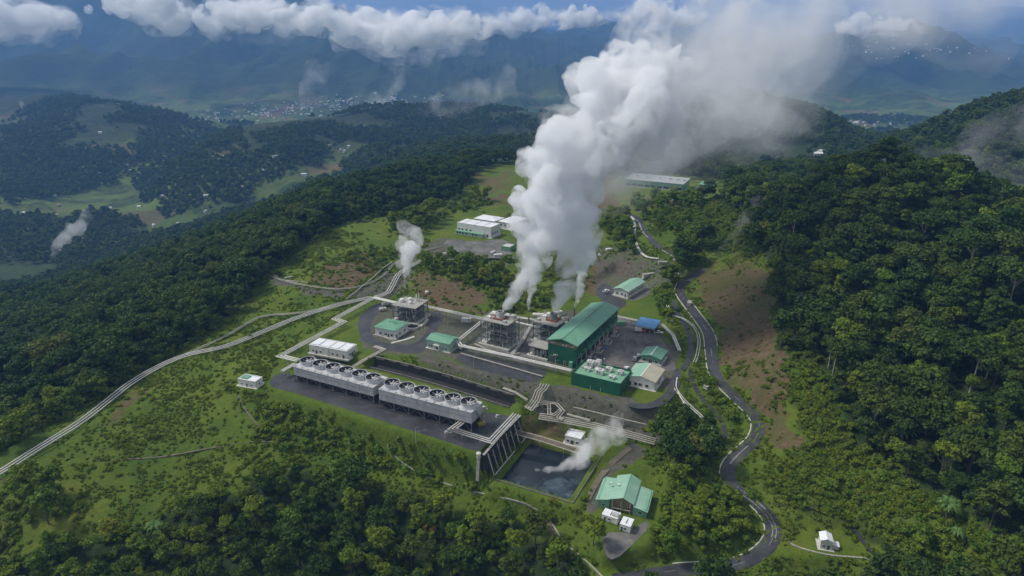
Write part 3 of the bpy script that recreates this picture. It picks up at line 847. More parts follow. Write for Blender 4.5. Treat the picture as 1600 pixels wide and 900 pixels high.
flat('pavement', rounded([(716,553),(735,552),(850,577),(856,582),(842,599),(800,592),(712,567)], 1), PLANT_Z, 'dark_asphalt', 'dark asphalt apron in front of the turbine hall', 0.06)
flat('pavement', rounded([(1062,575),(1066,592),(1056,615),(1040,632),(1010,640),(982,636),(982,631),(1015,630),(1034,620),(1046,604),(1053,578)], 2), PLANT_Z, 'asphalt', 'grey access road curving round the green and beige roofed house', 0.05)
flat('yard', rounded([(940,520),(960,492),(1000,508),(1030,525),(1045,545),(1058,575),(1050,580),(1000,580),(985,590),(975,578),(905,570)], 1), PLANT_Z, 'yard', 'brown grey gravel yard right of the turbine hall', 0.02)
flat('yard', rounded([(740,530),(752,520),(800,545),(812,512),(850,510),(870,540),(855,575),(760,553)], 1), PLANT_Z, 'yard_grey', 'grey gravel yard round the steam condensers', 0.025)
flat('pavement', rounded([(560,494),(580,480),(594,472),(600,480),(580,500),(578,520),(590,535),(640,540),(660,530),(676,500),(680,492),(665,484),(690,488),(694,500),(672,530),(662,552),(630,552),(575,540),(560,522)], 2), PLANT_Z, 'asphalt', 'grey looped access road around the small gas plant', 0.055)
flat('pavement', rounded([(928,455),(945,440),(960,452),(955,462),(985,472),(960,490),(948,480)], 1), PLANT_Z, 'asphalt', 'asphalt approach behind the turbine hall', 0.045)
flat('yard', rounded([(960,458),(962,452),(1010,440),(1024,450),(1015,462),(985,472)], 1), PLANT_Z, 'yard_grey', 'grey yard round the small house behind the turbine hall', 0.03)
flat('yard', rounded([(940,832),(985,832),(1010,812),(1016,822),(990,850),(960,876),(945,868)], 1), POND_Z, 'yard_grey', 'grey gravel apron in front of the lower green roofed house', 0.04)
flat('yard', rounded([(690,385),(700,372),(735,378),(800,372),(800,405),(740,402)], 1), 8.0, 'yard_grey', 'grey forecourt before the white hillside complex', 0.04)
# ------------------------------------------------------------------ buildings
def frame_of(L, C, R_, z):
    """footprint from three photo points on the ground: left front, right front, right back corner"""
    pL, pC, pR = P(*L, z), P(*C, z), P(*R_, z)
    x = (pC - pL); a = x.length; x.normalize()
    y = Vector((-x.y, x.x, 0))
    if y.y < 0: y = -y
    b = max(1.5, (pR - pC).dot(y))
    o = pC - x * a / 2 + y * b / 2
    return o, math.atan2(x.y, x.x), a, b, pC
def window_parts(parent, side, a, b, u, z, w, h, door=False, name=None):
    """u runs 0..1 along the wall; side f (front), r (right), l (left), k (back)"""
    t = 0.09
    f = MB()
    f.box(-w / 2 - t, -w / 2, -0.10, 0.06, -h / 2, h / 2).box(w / 2, w / 2 + t, -0.10, 0.06, -h / 2, h / 2)
    f.box(-w / 2 - t, w / 2 + t, -0.10, 0.06, h / 2, h / 2 + t)
    if not door: f.box(-w / 2 - t - 0.05, w / 2 + t + 0.05, -0.18, 0.06, -h / 2 - t, -h / 2); f.box(-0.03, 0.03, -0.07, 0.0, -h / 2, h / 2)
    off = -0.02
    if side == 'f': loc, rz = ((u - 0.5) * a, -b / 2 + off, z + h / 2), 0.0
    elif side == 'r': loc, rz = (a / 2 - off, (u - 0.5) * b, z + h / 2), R(90)
    elif side == 'l': loc, rz = (-a / 2 + off, (0.5 - u) * b, z + h / 2), R(-90)
    else: loc, rz = ((0.5 - u) * a, b / 2 - off, z + h / 2), R(180)
    o = f.build(name or ('door' if door else 'window'), 'frame', parent, loc, rz=rz)
    p = MB().box(-w / 2, w / 2, -0.045, 0.05, -h / 2, h / 2).build('door_leaf' if door else 'pane', 'door' if door else 'glass', o)
    if door: MB().box(w / 2 - 0.22, w / 2 - 0.12, -0.10, -0.045, -0.1, 0.05).build('handle', 'pale_steel', o)
    return o
def roof_parts(root, kind, a, b, h, rise, over, wall, roof, t=0.14, z0=0.0, ridge=True, roof2=None):
    """walls with their gables, roof sheets, ridge cap or parapet"""
    w = MB()
    x0, x1, y0, y1 = -a / 2, a / 2, -b / 2, b / 2
    lo = z0 - 0.6
    if kind == 'gable_y':
        prof = [(x0, lo), (x1, lo), (x1, h), (0, h + rise), (x0, h)]
        w.add([(x, y0, z) for x, z in prof] + [(x, y1, z) for x, z in prof], [(0, 1, 2, 3, 4), (9, 8, 7, 6, 5)] + [(i, 5 + i, 5 + (i + 1) % 5, (i + 1) % 5) for i in range(5)])
        s = rise / (a / 2); e = over
        for k, sg in enumerate((-1, 1)):
            q = [(0, y0 - e, h + rise + 0.03), (sg * (a / 2 + e), y0 - e, h - s * e + 0.03), (sg * (a / 2 + e), y1 + e, h - s * e + 0.03), (0, y1 + e, h + rise + 0.03)]
            MB().slab([Vector(p) + Vector((0, 0, t)) for p in q], t).build('roof', roof2 if (roof2 and sg > 0) else roof, root)
        if ridge: MB().box(-0.22, 0.22, y0 - e, y1 + e, h + rise + t - 0.02, h + rise + t + 0.09).build('ridge_cap', 'white_roof', root)
    elif kind == 'gable_x':
        prof = [(y0, lo), (y1, lo), (y1, h), (0, h + rise), (y0, h)]
        w.add([(x0, y, z) for y, z in prof] + [(x1, y, z) for y, z in prof], [(4, 3, 2, 1, 0), (5, 6, 7, 8, 9)] + [((i + 1) % 5, 5 + (i + 1) % 5, 5 + i, i) for i in range(5)])
        s = rise / (b / 2); e = over
        for sg in (-1, 1):
            q = [(x0 - e, 0, h + rise + 0.03), (x0 - e, sg * (b / 2 + e), h - s * e + 0.03), (x1 + e, sg * (b / 2 + e), h - s * e + 0.03), (x1 + e, 0, h + rise + 0.03)]
            MB().slab([Vector(p) + Vector((0, 0, t)) for p in q], t).build('roof', roof, root)
        if ridge: MB().box(x0 - e, x1 + e, -0.22, 0.22, h + rise + t - 0.02, h + rise + t + 0.09).build('ridge_cap', roof, root)
    elif kind == 'hip':
        w.box(x0, x1, y0, y1, lo, h)
        e = over; k = min(a, b) / 2
        c = [Vector((x0 - e, y0 - e, h)), Vector((x1 + e, y0 - e, h)), Vector((x1 + e, y1 + e, h)), Vector((x0 - e, y1 + e, h))]
        if a >= b: r0, r1 = Vector((x0 + k * .8, 0, h + rise)), Vector((x1 - k * .8, 0, h + rise))
        else: r0, r1 = Vector((0, y0 + k * .8, h + rise)), Vector((0, y1 - k * .8, h + rise))
        lower = [p - Vector((0, 0, 0.22)) for p in c]
        V = c + [r0, r1] + lower
        F = [(0, 1, 5, 4), (1, 2, 5), (2, 3, 4, 5), (3, 0, 4)] if a >= b else [(0, 1, 4), (1, 2, 5, 4), (2, 3, 5), (3, 0, 4, 5)]
        F += [(6 + i, 6 + (i + 1) % 4, (i + 1) % 4, i) for i in range(4)] + [(9, 8, 7, 6)]
        MB().add(V, F).build('roof', roof, root)
    elif kind == 'shed':
        prof = [(y0, lo), (y1, lo), (y1, h + rise), (y0, h)]
        w.add([(x0, y, z) for y, z in prof] + [(x1, y, z) for y, z in prof], [(3, 2, 1, 0), (4, 5, 6, 7)] + [((i + 1) % 4, 4 + (i + 1) % 4, 4 + i, i) for i in range(4)])
        e = over; s = rise / b
        q = [(x0 - e, y0 - e, h - s * e + 0.03 + t), (x1 + e, y0 - e, h - s * e + 0.03 + t), (x1 + e, y1 + e, h + rise + s * e + 0.03 + t), (x0 - e, y1 + e, h + rise + s * e + 0.03 + t)]
        MB().slab(q, t).build('roof', roof, root)
    else:   # flat with a low parapet
        w.box(x0, x1, y0, y1, lo, h)
        MB().box(x0 + 0.25, x1 - 0.25, y0 + 0.25, y1 - 0.25, h + 0.002, h + 0.12).build('roof', roof, root)
        p = MB(); k = 0.24; ph = 0.42
        p.box(x0 - 0.05, x1 + 0.05, y0 - 0.05, y0 + k, h, h + ph).box(x0 - 0.05, x1 + 0.05, y1 - k, y1 + 0.05, h, h + ph)
        p.box(x0 - 0.05, x0 + k, y0 + k, y1 - k, h, h + ph).box(x1 - k, x1 + 0.05, y0 + k, y1 - k, h, h + ph)
        p.build('parapet', wall, root)
    return w.build('wall', wall, root)
def house(name, label, L, C, R_, z, hv, kind='flat', rise=1.2, over=0.5, wall='white_wall', roof='white_roof', wins=(), doors=(), cat='building', group=None, hm=None, roof2=None, ridge=True, plinth=True, b_min=0):
    o, rz, a, b, pc = frame_of(L, C, R_, z)
    if b_min and b < b_min:
        o = o + Vector((-math.sin(rz), math.cos(rz), 0)) * (b_min - b) / 2; b = b_min
    h = hm if hm else z_at(pc.y, hv) - z
    root = empty(name, o, label, cat, group, rz)
    roof_parts(root, kind, a, b, h, rise, over, wall, roof, ridge=ridge, roof2=roof2)
    if plinth: MB().box(-a / 2 - 0.9, a / 2 + 0.9, -b / 2 - 0.9, b / 2 + 0.9, -0.8, 0.10).build('plinth', 'pale_concrete', root)
    for s, u, zz, w_, hh in wins: window_parts(root, s, a, b, u, zz, w_, hh)
    for s, u, w_, hh in doors: window_parts(root, s, a, b, u, 0.12, w_, hh, True)
    return root, a, b, h
def fr(lst, z, w, h, side='f'): return [(side, u, z, w, h) for u in lst]

# white twin building behind the left cooling tower
r_, a, b, h = house('service_building', 'white flat roofed twin block behind the left cooling tower', (484,551), (543,562), (560,551), PLANT_Z - 0.6, 550, 'flat',
    wins=fr((0.10, 0.30, 0.62, 0.74), 1.2, 1.1, 1.1) + fr((0.3, 0.7), 1.2, 1.2, 1.2, 'r'), doors=(('f', 0.90, 1.1, 2.2), ('f', 0.19, 1.1, 2.2), ('r', 0.5, 1.3, 2.2)))
for k, (x0, x1) in enumerate(((-0.48, -0.28), (-0.24, -0.02), (0.04, 0.24), (0.27, 0.47))):
    MB().box(x0 * a, x1 * a, -b * 0.38, b * 0.40, h + 0.10, h + 0.55).build('roof_section', 'white_roof', r_)
MB().box(-0.02 * a, 0.0 * a + 0.25, -b / 2 - 0.3, b / 2, -0.4, h + 0.5).build('pilaster', 'white_wall', r_)
# small white hut left of the towers
r_, a, b, h = house('pump_hut', 'tiny white flat roofed hut in the grass left of the cooling towers', (373,602), (400,607), (411,599), -5.0, 597.5, 'flat', wins=fr((0.2, 0.75), 0.9, 0.9, 0.8) + fr((0.5,), 0.9, 0.9, 0.8, 'r'), doors=(('f', 0.5, 0.9, 1.9),))
MB().box(-a * 0.4, -a * 0.05, -b * 0.3, b * 0.3, h + 0.12, h + 0.6).build('roof_hatch', 'green_roof', r_)
# white house with a green roof at the gas plant
r_, a, b, h = house('control_house', 'white house with green roof right below the small steaming gas plant', (587,523), (618,529.5), (637,517), 0.0, 516.5, 'hip', 0.9, 0.7, 'white_wall', 'green_roof',
    wins=fr((0.26, 0.52, 0.82), 1.1, 1.5, 1.2) + fr((0.35, 0.75), 1.1, 1.3, 1.2, 'r'), doors=(('f', 0.66, 1.1, 2.2), ('r', 0.1, 1.1, 2.2)))
for dx, dy in ((-2.5, 1.2), (-0.5, 1.9), (1.6, 1.0)): MB().box(dx, dx + 0.9, dy, dy + 0.8, h + 0.3, h + 1.15).build('roof_vent', 'mid_green', r_)
# pale green building with white porch
r_, a, b, h = house('pale_green_building', 'pale green building with white porch beside the white pipe bend', (668,543), (702,551), (717,541), 0.0, 537.5, 'gable_x', 1.3, 0.6, 'pale_green_wall', 'green_roof',
    wins=fr((0.1, 0.2, 0.72, 0.86), 1.0, 1.0, 1.3) + fr((0.5,), 1.2, 1.3, 1.1, 'r'), doors=(('f', 0.45, 1.6, 2.4),))
MB().box(-a * 0.17, a * 0.08, -b / 2 - 1.3, -b / 2 - 0.01, 2.7, 3.3).build('porch', 'white_wall', r_)
for sx in (-0.16, 0.07): MB().box(sx * a - 0.2, sx * a + 0.2, -b / 2 - 1.3, -b / 2 - 0.9, 0.1, 2.69).build('porch_post', 'white_wall', r_)
# beige and green roofed white house
r_, a, b, h = house('workshop', 'white walled workshop with half green half beige roof', (979,601), (1022,611), (1035,591), 0.0, 597, 'gable_y', 1.6, 0.6, 'white_wall', 'pale_green_roof', roof2='beige_roof',
    wins=fr((0.33, 0.49, 0.73), 1.0, 1.5, 1.5) + fr((0.3, 0.7), 1.4, 1.2, 1.2, 'r'), doors=(('f', 0.12, 1.2, 2.3), ('r', 0.5, 2.0, 2.5)))
# green gabled house
r_, a, b, h = house('green_house', 'green walled house with green gable roof at the right edge of the yard', (1001,564.5), (1031,571), (1038,558), 0.0, 561, 'gable_y', 1.3, 0.7, 'mid_green', 'green_roof',
    wins=fr((0.2, 0.8), 1.0, 1.4, 1.2) + fr((0.3, 0.7), 1.0, 1.2, 1.2, 'r'), doors=(('f', 0.5, 1.8, 2.3),))
MB().box(-a / 2 - 0.03, a / 2 + 0.03, -b / 2 - 0.06, -b / 2 - 0.003, 0.1, 0.95).build('dado', 'white_wall', r_)
# blue roofed shed
o, rz, a, b, pc = frame_of((993,517.5), (1022,523), (1029,513), 0.0)
root = empty('blue_shed', o, 'open shed with bright blue roof at the top of the yard', 'shed', None, rz)
hb = z_at(pc.y, 513) - 0.0
MB().slab([(-a / 2 - .5, -b / 2 - .5, hb), (a / 2 + .5, -b / 2 - .5, hb), (a / 2 + .5, b / 2 + .5, hb + 1.1), (-a / 2 - .5, b / 2 + .5, hb + 1.1)], 0.14).build('roof', 'blue_roof', root)
MB().box(-a / 2, a / 2, b / 2 - 0.15, b / 2, -0.3, hb + 0.7).build('back_wall', 'white_wall', root)
MB().box(-a / 2, -a / 2 + 0.15, -b / 2, b / 2 - 0.16, -0.3, hb - 0.1).build('side_wall', 'white_wall', root)
MB().box(-a / 2 + 0.16, a / 2, -b / 2 + 0.3, -b / 2 + 0.42, hb - 1.15, hb - 0.12).build('front_fascia', 'white_wall', root)
for k in range(5):
    x = -a / 2 + 0.3 + (a - 0.45) * k / 4
    MB().box(x - 0.1, x + 0.1, -b / 2 + 0.05, -b / 2 + 0.25, -0.3, hb - 0.12).build('post', 'pale_steel', root)
# white house with green roof behind the turbine hall
r_, a, b, h = house('long_house', 'white house with pale green roof and window row behind the turbine hall', (959,460.5), (980,465.5), (1008,450), 0.6, 455.5, 'gable_y', 1.5, 0.7, 'white_wall', 'pale_green_roof',
    wins=fr((0.25, 0.6), 1.2, 1.3, 1.2) + fr((0.12, 0.26, 0.4, 0.54, 0.68, 0.82), 1.2, 1.6, 1.2, 'r'), doors=(('f', 0.85, 1.0, 2.1),), ridge=False)
# white pump house by the pond
r_, a, b, h = house('pump_house', 'white flat roofed pump house beside the dark pond', (882.5,692), (907,698), (918.5,687.5), POND_Z + 1.6, 687, 'flat', 1, 1, 'white_wall', 'white_roof',
    wins=fr((0.78, 0.2), 1.1, 1.1, 1.0) + fr((0.6,), 1.1, 1.3, 1.1, 'r'), doors=(('f', 0.47, 1.5, 2.2),))
# long building far behind the plume
r_, a, b, h = house('long_shed', 'long green walled shed with white roof far behind the steam plume', (976,290), (1066,299), (1072,291), 10.0, 288, 'shed', 1.5, 0.8, 'mid_green', 'grey_roof', b_min=14,
    wins=fr([0.06 + 0.11 * i for i in range(9)], 0.8, 5.5, 2.6), doors=())
for x in (-0.38, -0.2, 0.02, 0.2, 0.33, 0.44): MB().box(x * a, x * a + 2.4, 0.5, 3.0, h + 0.9, h + 2.2).build('roof_vent', 'pale_steel', r_)
house('green_hut', 'small green roofed hut at the end of the far long shed', (1092,295), (1114,297), (1122,292), 10.5, 290, 'hip', 1.4, 0.8, 'tan_wall', 'green_roof', b_min=9, wins=fr((0.2, 0.5, 0.8), 0.9, 1.4, 1.2))
# hillside complex of white buildings
r_, a, b, h = house('office_block', 'white flat roofed block with green lower front on the terrace behind the plant', (714.5,364), (767,372.5), (777,365.5), 8.0, 356, 'flat', 1, 1, 'white_wall', 'white_roof',
    wins=fr((0.06, 0.16, 0.28, 0.40), 3.3, 1.6, 1.4) + fr((0.2, 0.45, 0.7), 2.4, 1.6, 1.8, 'r'), doors=(('f', 0.9, 1.8, 2.6),))
MB().box(-a / 2, a * 0.30, -b / 2 - 2.6, -b / 2 - 0.004, -0.8, 2.9).build('front_annex', 'pale_green_wall', r_)
MB().slab([(-a / 2 - .3, -b / 2 - 3.1, 2.95), (a * .32, -b / 2 - 3.1, 2.95), (a * .32, -b / 2 - 0.01, 3.25), (-a / 2 - .3, -b / 2 - 0.01, 3.25)], 0.12).build('annex_roof', 'mid_green', r_)
for u in (0.06, 0.14, 0.23, 0.33, 0.52, 0.61): 
    w_ = window_parts(r_, 'f', a, b, u, 0.9, 1.7, 1.3); w_.location.y -= 2.6
for x in (-0.34, -0.02, 0.25): MB().box(x * a, x * a + 0.25, -b / 2 + .3, b / 2 - .3, h + 0.125, h + 0.3).build('roof_rib', 'pale_steel', r_)
for lab, pix, zz, hh in (('low white hipped hall behind the office block on the terrace', ((741,352), (772,357), (781,350)), 8.2, 6.3),
                         ('white hall half hidden by the steam at the back right of the terrace', ((779,356), (800,360), (812,349)), 8.2, 6.0)):
    house('white_hall', lab, *pix, zz, None, 'hip', 1.6, 0.5, 'white_wall', 'white_roof', hm=hh, b_min=9, wins=fr((0.2, 0.5, 0.8), 2.5, 1.5, 1.4))
house('small_kiosk', 'small pale flat roofed kiosk below the white hillside complex', (783,392), (797,394), (803,389), 7.6, 387, 'flat', 1, 1, 'mid_green', 'pale_concrete', wins=fr((0.5,), 0.9, 1.0, 0.9))
# hut in the lower right clearing
r_, a, b, h = house('tank_hut', 'white hut with a lean-to in the clearing at the lower right', (1281,857), (1299,860), (1304,851), -19.0, 847, 'gable_y', 0.8, 0.3, 'white_wall', 'white_roof', wins=fr((0.3,), 0.9, 0.9, 0.9) + fr((0.5,), 0.9, 1.0, 0.9, 'r'), doors=(('f', 0.7, 0.9, 1.9),), b_min=4.5)
MB().box(a / 2 + 0.01, a / 2 + 2.6, -b * 0.3, b * 0.25, -0.4, 1.5).build('lean_to', 'white_wall', r_)
MB().slab([(a / 2, -b * .36, 1.95), (a / 2 + 2.9, -b * .36, 1.55), (a / 2 + 2.9, b * .3, 1.55), (a / 2, b * .3, 1.95)], 0.1).build('lean_to_roof', 'white_roof', r_)
# lower green roofed house: central gable with two wings
o, rz, a, b, pc = frame_of((932,794), (1009,811), (1024,771), POND_Z)
b = min(b, 17.0)
root = empty('green_roofed_house', o, 'green roofed house with two wings beside the pond and the loop of the road', 'house', None, rz)
hw = 4.2; hc = 5.0
xw0, xw1 = -a / 2, -a / 2 + a * 0.25; xc1 = a / 2 - a * 0.27
MB().box(xw0, xw1, -b * 0.46, b * 0.44, -0.8, hw).build('left_wing_wall', 'mid_green', root)
MB().box(xc1, a / 2, -b * 0.48, b * 0.30, -0.8, hw - 0.6).build('right_wing_wall', 'mid_green', root)
xm = (xw1 + xc1) / 2 + 0.6
MB().add([(xw1 + .01, -b * .42, -.8), (xc1 - .01, -b * .42, -.8), (xc1 - .01, -b * .42, hc), (xm, -b * .42, hc + 2.0), (xw1 + .01, -b * .42, hc),
          (xw1 + .01, b * .46, -.8), (xc1 - .01, b * .46, -.8), (xc1 - .01, b * .46, hc), (xm, b * .46, hc + 2.0), (xw1 + .01, b * .46, hc)],
         [(0, 1, 2, 3, 4), (9, 8, 7, 6, 5)] + [(i, 5 + i, 5 + (i + 1) % 5, (i + 1) % 5) for i in range(5)]).build('gable_wall', 'tan_wall', root)
e = 0.6
MB().slab([(xm, -b * .42 - e - .5, hc + 2.15), (xw1 - 0.1, -b * .42 - e - .5, hc + 0.2), (xw1 - 0.1, b * .46 + e, hc + 0.2), (xm, b * .46 + e, hc + 2.15)], 0.14).build('roof', 'pale_green_roof', root)
MB().slab([(xw1 - 0.12, -b * .46 - e, hc + 0.1), (xw0 - e, -b * .46 - e, hw - 0.35), (xw0 - e, b * .44 + e - 1.5, hw - 0.35), (xw1 - 0.12, b * .44 + e - 1.5, hc + 0.1)], 0.14).build('roof', 'pale_green_roof', root)
MB().slab([(xm, -b * .42 - e - .5, hc + 2.15), (xc1 + 0.4, -b * .42 - e - .5, hc - 0.1), (xc1 + 0.4, b * .46 + e, hc - 0.1), (xm, b * .46 + e, hc + 2.15)], 0.14).build('roof', 'pale_green_roof', root)
MB().slab([(xc1 + 0.1, -b * .48 - e, hc - 0.55), (a / 2 + e, -b * .48 - e, hw - 1.0), (a / 2 + e, b * .30 + e, hw - 1.0), (xc1 + 0.1, b * .30 + e, hc - 0.55)], 0.14).build('roof', 'pale_green_roof', root)
MB().box(xm - 0.2, xm + 0.2, -b * .42 - e - .5, b * .46 + e, hc + 2.13, hc + 2.24).build('ridge_cap', 'pale_green_roof', root)
for k in range(3):
    x = xw1 + 1.2 + (xc1 - xw1 - 2.4) * k / 2
    MB().box(x - .15, x + .15, -b * .42 - 1.2, -b * .42 - 0.9, -0.5, hc + 0.2).build('porch_post', 'beige_roof', root)
MB().box(xw1 + 1.0, xc1 - 1.0, -b * .42 - 1.25, -b * .42 - 0.85, 1.5, 1.75).build('porch_rail', 'beige_roof', root)
for u, bb, w_ in ((-0.5 + 0.13, 0.46, 1.0), (0.5 - 0.13, 0.48, 1.1)):
    w2 = window_parts(root, 'f', a, b * bb * 2, u + 0.5, 1.3, w_, 1.0)
window_parts(root, 'f', a, b * .84, (xm / a) + 0.5 - 0.05, 0.12, 1.4, 2.2, True); window_parts(root, 'f', a, b * .84, (xm / a) + 0.5 + 0.14, 1.2, 1.4, 1.2)
for u in (0.25, 0.55): window_parts(root, 'r', a, b, u, 1.3, 1.2, 1.0)
for x in (-3.0, 0.2): MB().box(xm - 4 + x, xm - 3.2 + x, 0, 0.8, hc + 0.9, hc + 1.9).build('roof_vent', 'white_roof', root)
# two white cabins in front of it
def cabin(L, C, R_, z, h, label, annex):
    o, rz, a, b, pc = frame_of(L, C, R_, z)
    root = empty('site_cabin', o, label, 'cabin', 'white cabins before the lower green roofed house', rz)
    MB().box(-a / 2, a / 2, -b / 2, b / 2, 0.25, h).build('body', 'white_wall', root)
    MB().slab([(-a / 2 - .1, -b / 2 - .1, h + .1), (a / 2 + .1, -b / 2 - .1, h + .1), (a / 2 + .1, b / 2 + .1, h + .16), (-a / 2 - .1, b / 2 + .1, h + .16)], 0.1).build('roof', 'white_roof', root)
    for x in (-0.4, 0.4): MB().box(x * a - .2, x * a + .2, -b / 2 + .2, b / 2 - .2, -0.4, 0.248).build('skid', 'dark_steel', root)
    MB().box(-0.12, 0.12, -b * .3, b * .3, h + .15, h + .3).build('roof_vent', 'dark_steel', root)
    window_parts(root, 'f', a, b, 0.5, 1.1, 0.9, 0.9); window_parts(root, 'r', a, b, 0.5, 1.1, 1.1, 0.9)
    window_parts(root, 'f', a, b, 0.2, 0.3, 0.8, 1.9, True)
    if annex: MB().box(a * 0.1, a / 2 - .2, -b * .3, b * .2, h + .16, h + .75).build('air_conditioner', 'pale_steel', root)
cabin((940,813), (964,821), (970,812), POND_Z, 2.9, 'longer white cabin with rooftop unit left of the square one', True)
cabin((968,829), (984,834), (992,823), POND_Z, 3.1, 'square white cabin at the edge of the gravel apron', False)

# ------------------------------------------------------------------ turbine hall
o, rz, a, b, pc = frame_of((856,564.5), (900,575), (953,511), 0.0)
hv = z_at(pc.y, 540)
root = empty('turbine_hall', o, 'large dark green turbine hall with pale green gable roof in the middle of the plant', 'industrial hall', None, rz)
rise = 2.2; x0, x1, y0, y1 = -a / 2, a / 2, -b / 2, b / 2; HL = 4.6
w = MB()
prof = [(x0, -0.6), (x1 - 3.2, -0.6), (x1 - 3.2, HL), (x1, HL), (x1, hv), (0, hv + rise), (x0, hv)]
yb = y0 + 0.3
w.add([(x, yb, z) for x, z in prof] + [(x, y1, z) for x, z in prof], [tuple(range(7)), tuple(range(13, 6, -1))] + [(i, 7 + i, 7 + (i + 1) % 7, (i + 1) % 7) for i in range(7)])
w.build('wall', 'dark_green', root)
gw = MB(); prof = [(x0 - .05, -0.6), (x1 + .05, -0.6), (x1 + .05, hv - .1), (0, hv + rise - .1), (x0 - .05, hv - .1)]
gw.add([(x, y0, z) for x, z in prof] + [(x, yb - .003, z) for x, z in prof], [tuple(range(5)), tuple(range(9, 4, -1))] + [(i, 5 + i, 5 + (i + 1) % 5, (i + 1) % 5) for i in range(5)])
gw.build('gable_wall', 'dark_green', root)
s = rise / (a / 2); e = 0.8
for sg in (-1, 1):
    MB().slab([(0, y0 - e, hv + rise + .2), (sg * (a / 2 + e), y0 - e, hv - s * e + .2), (sg * (a / 2 + e), y1 + e, hv - s * e + .2), (0, y1 + e, hv + rise + .2)], 0.18).build('roof', 'big_green_roof', root)
for sg in (-1, 1):      # gable trim
    MB().bar((0, y0 - e + .05, hv + rise + .02), (sg * (a / 2 + e), y0 - e + .05, hv - s * e + .02), 0.12, 0.5).build('bargeboard', 'mid_green', root)
MB().box(-0.35, 0.35, y0 - e, y1 + e, hv + rise + .19, hv + rise + .34).build('ridge_cap', 'big_green_roof', root)
for k in range(5): MB().box(-0.7, 0.7, y0 + b * (0.55 + k * 0.06), y0 + b * (0.55 + k * 0.06) + 0.8, hv + rise + .3, hv + rise + .75).build('ridge_vent', 'pale_green_roof', root)
MB().box(x0 + .2, x1 - .2, y0 - 0.04, y0 - 0.002, hv - 2.1, hv - 0.35).build('bare_panel', 'tan_wall', root)
for x, z, w_, h_ in ((-a * .34, hv - 1.5, 2.3, .6), (a * .02, hv - 1.9, 1.0, .9), (a * .13, hv - 1.8, 1.0, .8), (a * .36, hv - 1.6, 1.2, .5)):
    MB().box(x - w_ / 2, x + w_ / 2, y0 - 0.12, y0 - 0.041, z, z + h_).build('louvre', 'pale_steel', root)
nb = 9
for k in range(nb + 1):
    y = y0 + 1.2 + (b - 2.4) * k / nb
    MB().box(x1 - .55, x1 - .1, y - .3, y + .3, -0.5, HL - .003).build('column', 'pale_concrete', root)
for k in range(nb):
    y = y0 + 1.2 + (b - 2.4) * (k + .5) / nb
    MB().box(x1 - .01, x1 + .05, y - 1.7, y + 1.7, hv - 3.4, hv - 2.5).build('window_strip', 'glass', root)
    MB().box(x1 - .01, x1 + .06, y - 1.7, y + 1.7, HL + 1.2, HL + 2.0).build('louvre', 'mid_green', root)
MB().box(x1 - .01, x1 + .3, y0 + .4, y1 - .4, HL - .05, HL + .35).build('lintel', 'mid_green', root)
window_parts(root, 'f', a, b, 0.18, 0.1, 3.2, 4.0, True)
window_parts(root, 'f', a, b, 0.6, 0.1, 1.2, 2.3, True)
MB().box(a * 0.28, a * 0.40, y0 - 1.5, y0 - .01, 0, 3.2).build('porch', 'mid_green', root)
HALL = (o.copy(), rz, a, b, hv)
hm = Matrix.Translation(o) @ Matrix.Rotation(rz, 4, 'Z')
# transformers and skids under the hall's open side
for k, f in enumerate((0.18, 0.40, 0.62, 0.82)):
    c = hm @ Vector((x1 + 3.0, y0 + b * f, 0))
    t = empty('transformer', c, ('first', 'second', 'third', 'fourth')[k] + ' finned transformer from the near end of the hall\'s right side', 'transformer', 'transformers along the turbine hall', rz)
    MB().box(-1.9, 1.9, -2.0, 2.0, -0.3, 0.35).build('plinth', 'pale_concrete', t)
    MB().box(-1.0, 1.0, -1.3, 1.3, 0.352, 2.9).build('tank', 'pale_steel', t)
    for sx in (-1, 1):
        for j in range(5): MB().box(sx * 1.02 if sx > 0 else -1.6, 1.6 if sx > 0 else -1.02, -1.2 + j * .55, -0.95 + j * .55, 0.7, 2.5).build('cooling_fin', 'steel', t)
    for j in range(3): MB().lathe([(0.16, 0), (0.22, .15), (0.12, .3), (0.2, .45), (0.1, .7), (0.05, 1.2)], 8, (-0.6 + j * .6, 0.5, 2.9)).build('bushing', 'rust', t)
    MB().tube([(-0.8, -0.7, 3.3), (0.8, -0.7, 3.3)], 0.32, 8).build('conservator', 'pale_steel', t)
    for sx in (-1.9, 1.75): MB().box(sx, sx + .15, -2.0, 2.0, 0.352, 1.3).build('bund_wall', 'pale_concrete', t)

# ------------------------------------------------------------------ green walled equipment enclosure
o, rz, a, b, pc = frame_of((892.5,601), (968.5,619.5), (975,595), 0.0)
b = min(max(b, 14), 22)
o = P(968.5, 619.5, 0.0) - Vector((math.cos(rz), math.sin(rz), 0)) * a / 2 + Vector((-math.sin(rz), math.cos(rz), 0)) * b / 2
he = z_at(pc.y, 599.5)
root = empty('switchgear_enclosure', o, 'dark green walled switchgear block with white equipment on its open roof', 'industrial building', None, rz)
MB().box(-a / 2 + .2, a / 2 - .2, -b / 2 + .2, b / 2 - .2, -0.6, he - 1.1).build('wall', 'dark_green', root)
for nm_, bx in (('front', (-a / 2, a / 2, -b / 2 - .1, -b / 2 + .19)), ('back', (-a / 2, a / 2, b / 2 - .19, b / 2 + .1)), ('left', (-a / 2 - .1, -a / 2 + .19, -b / 2 + .2, b / 2 - .2)), ('right', (a / 2 - .19, a / 2 + .1, -b / 2 + .2, b / 2 - .2))):
    MB().box(*bx, -0.6, he).build('screen_wall', 'dark_green', root)
MB().box(-a / 2 + .2, a / 2 - .2, -b / 2 + .2, b / 2 - .2, he - 1.098, he - 1.0).build('roof', 'mid_green', root)
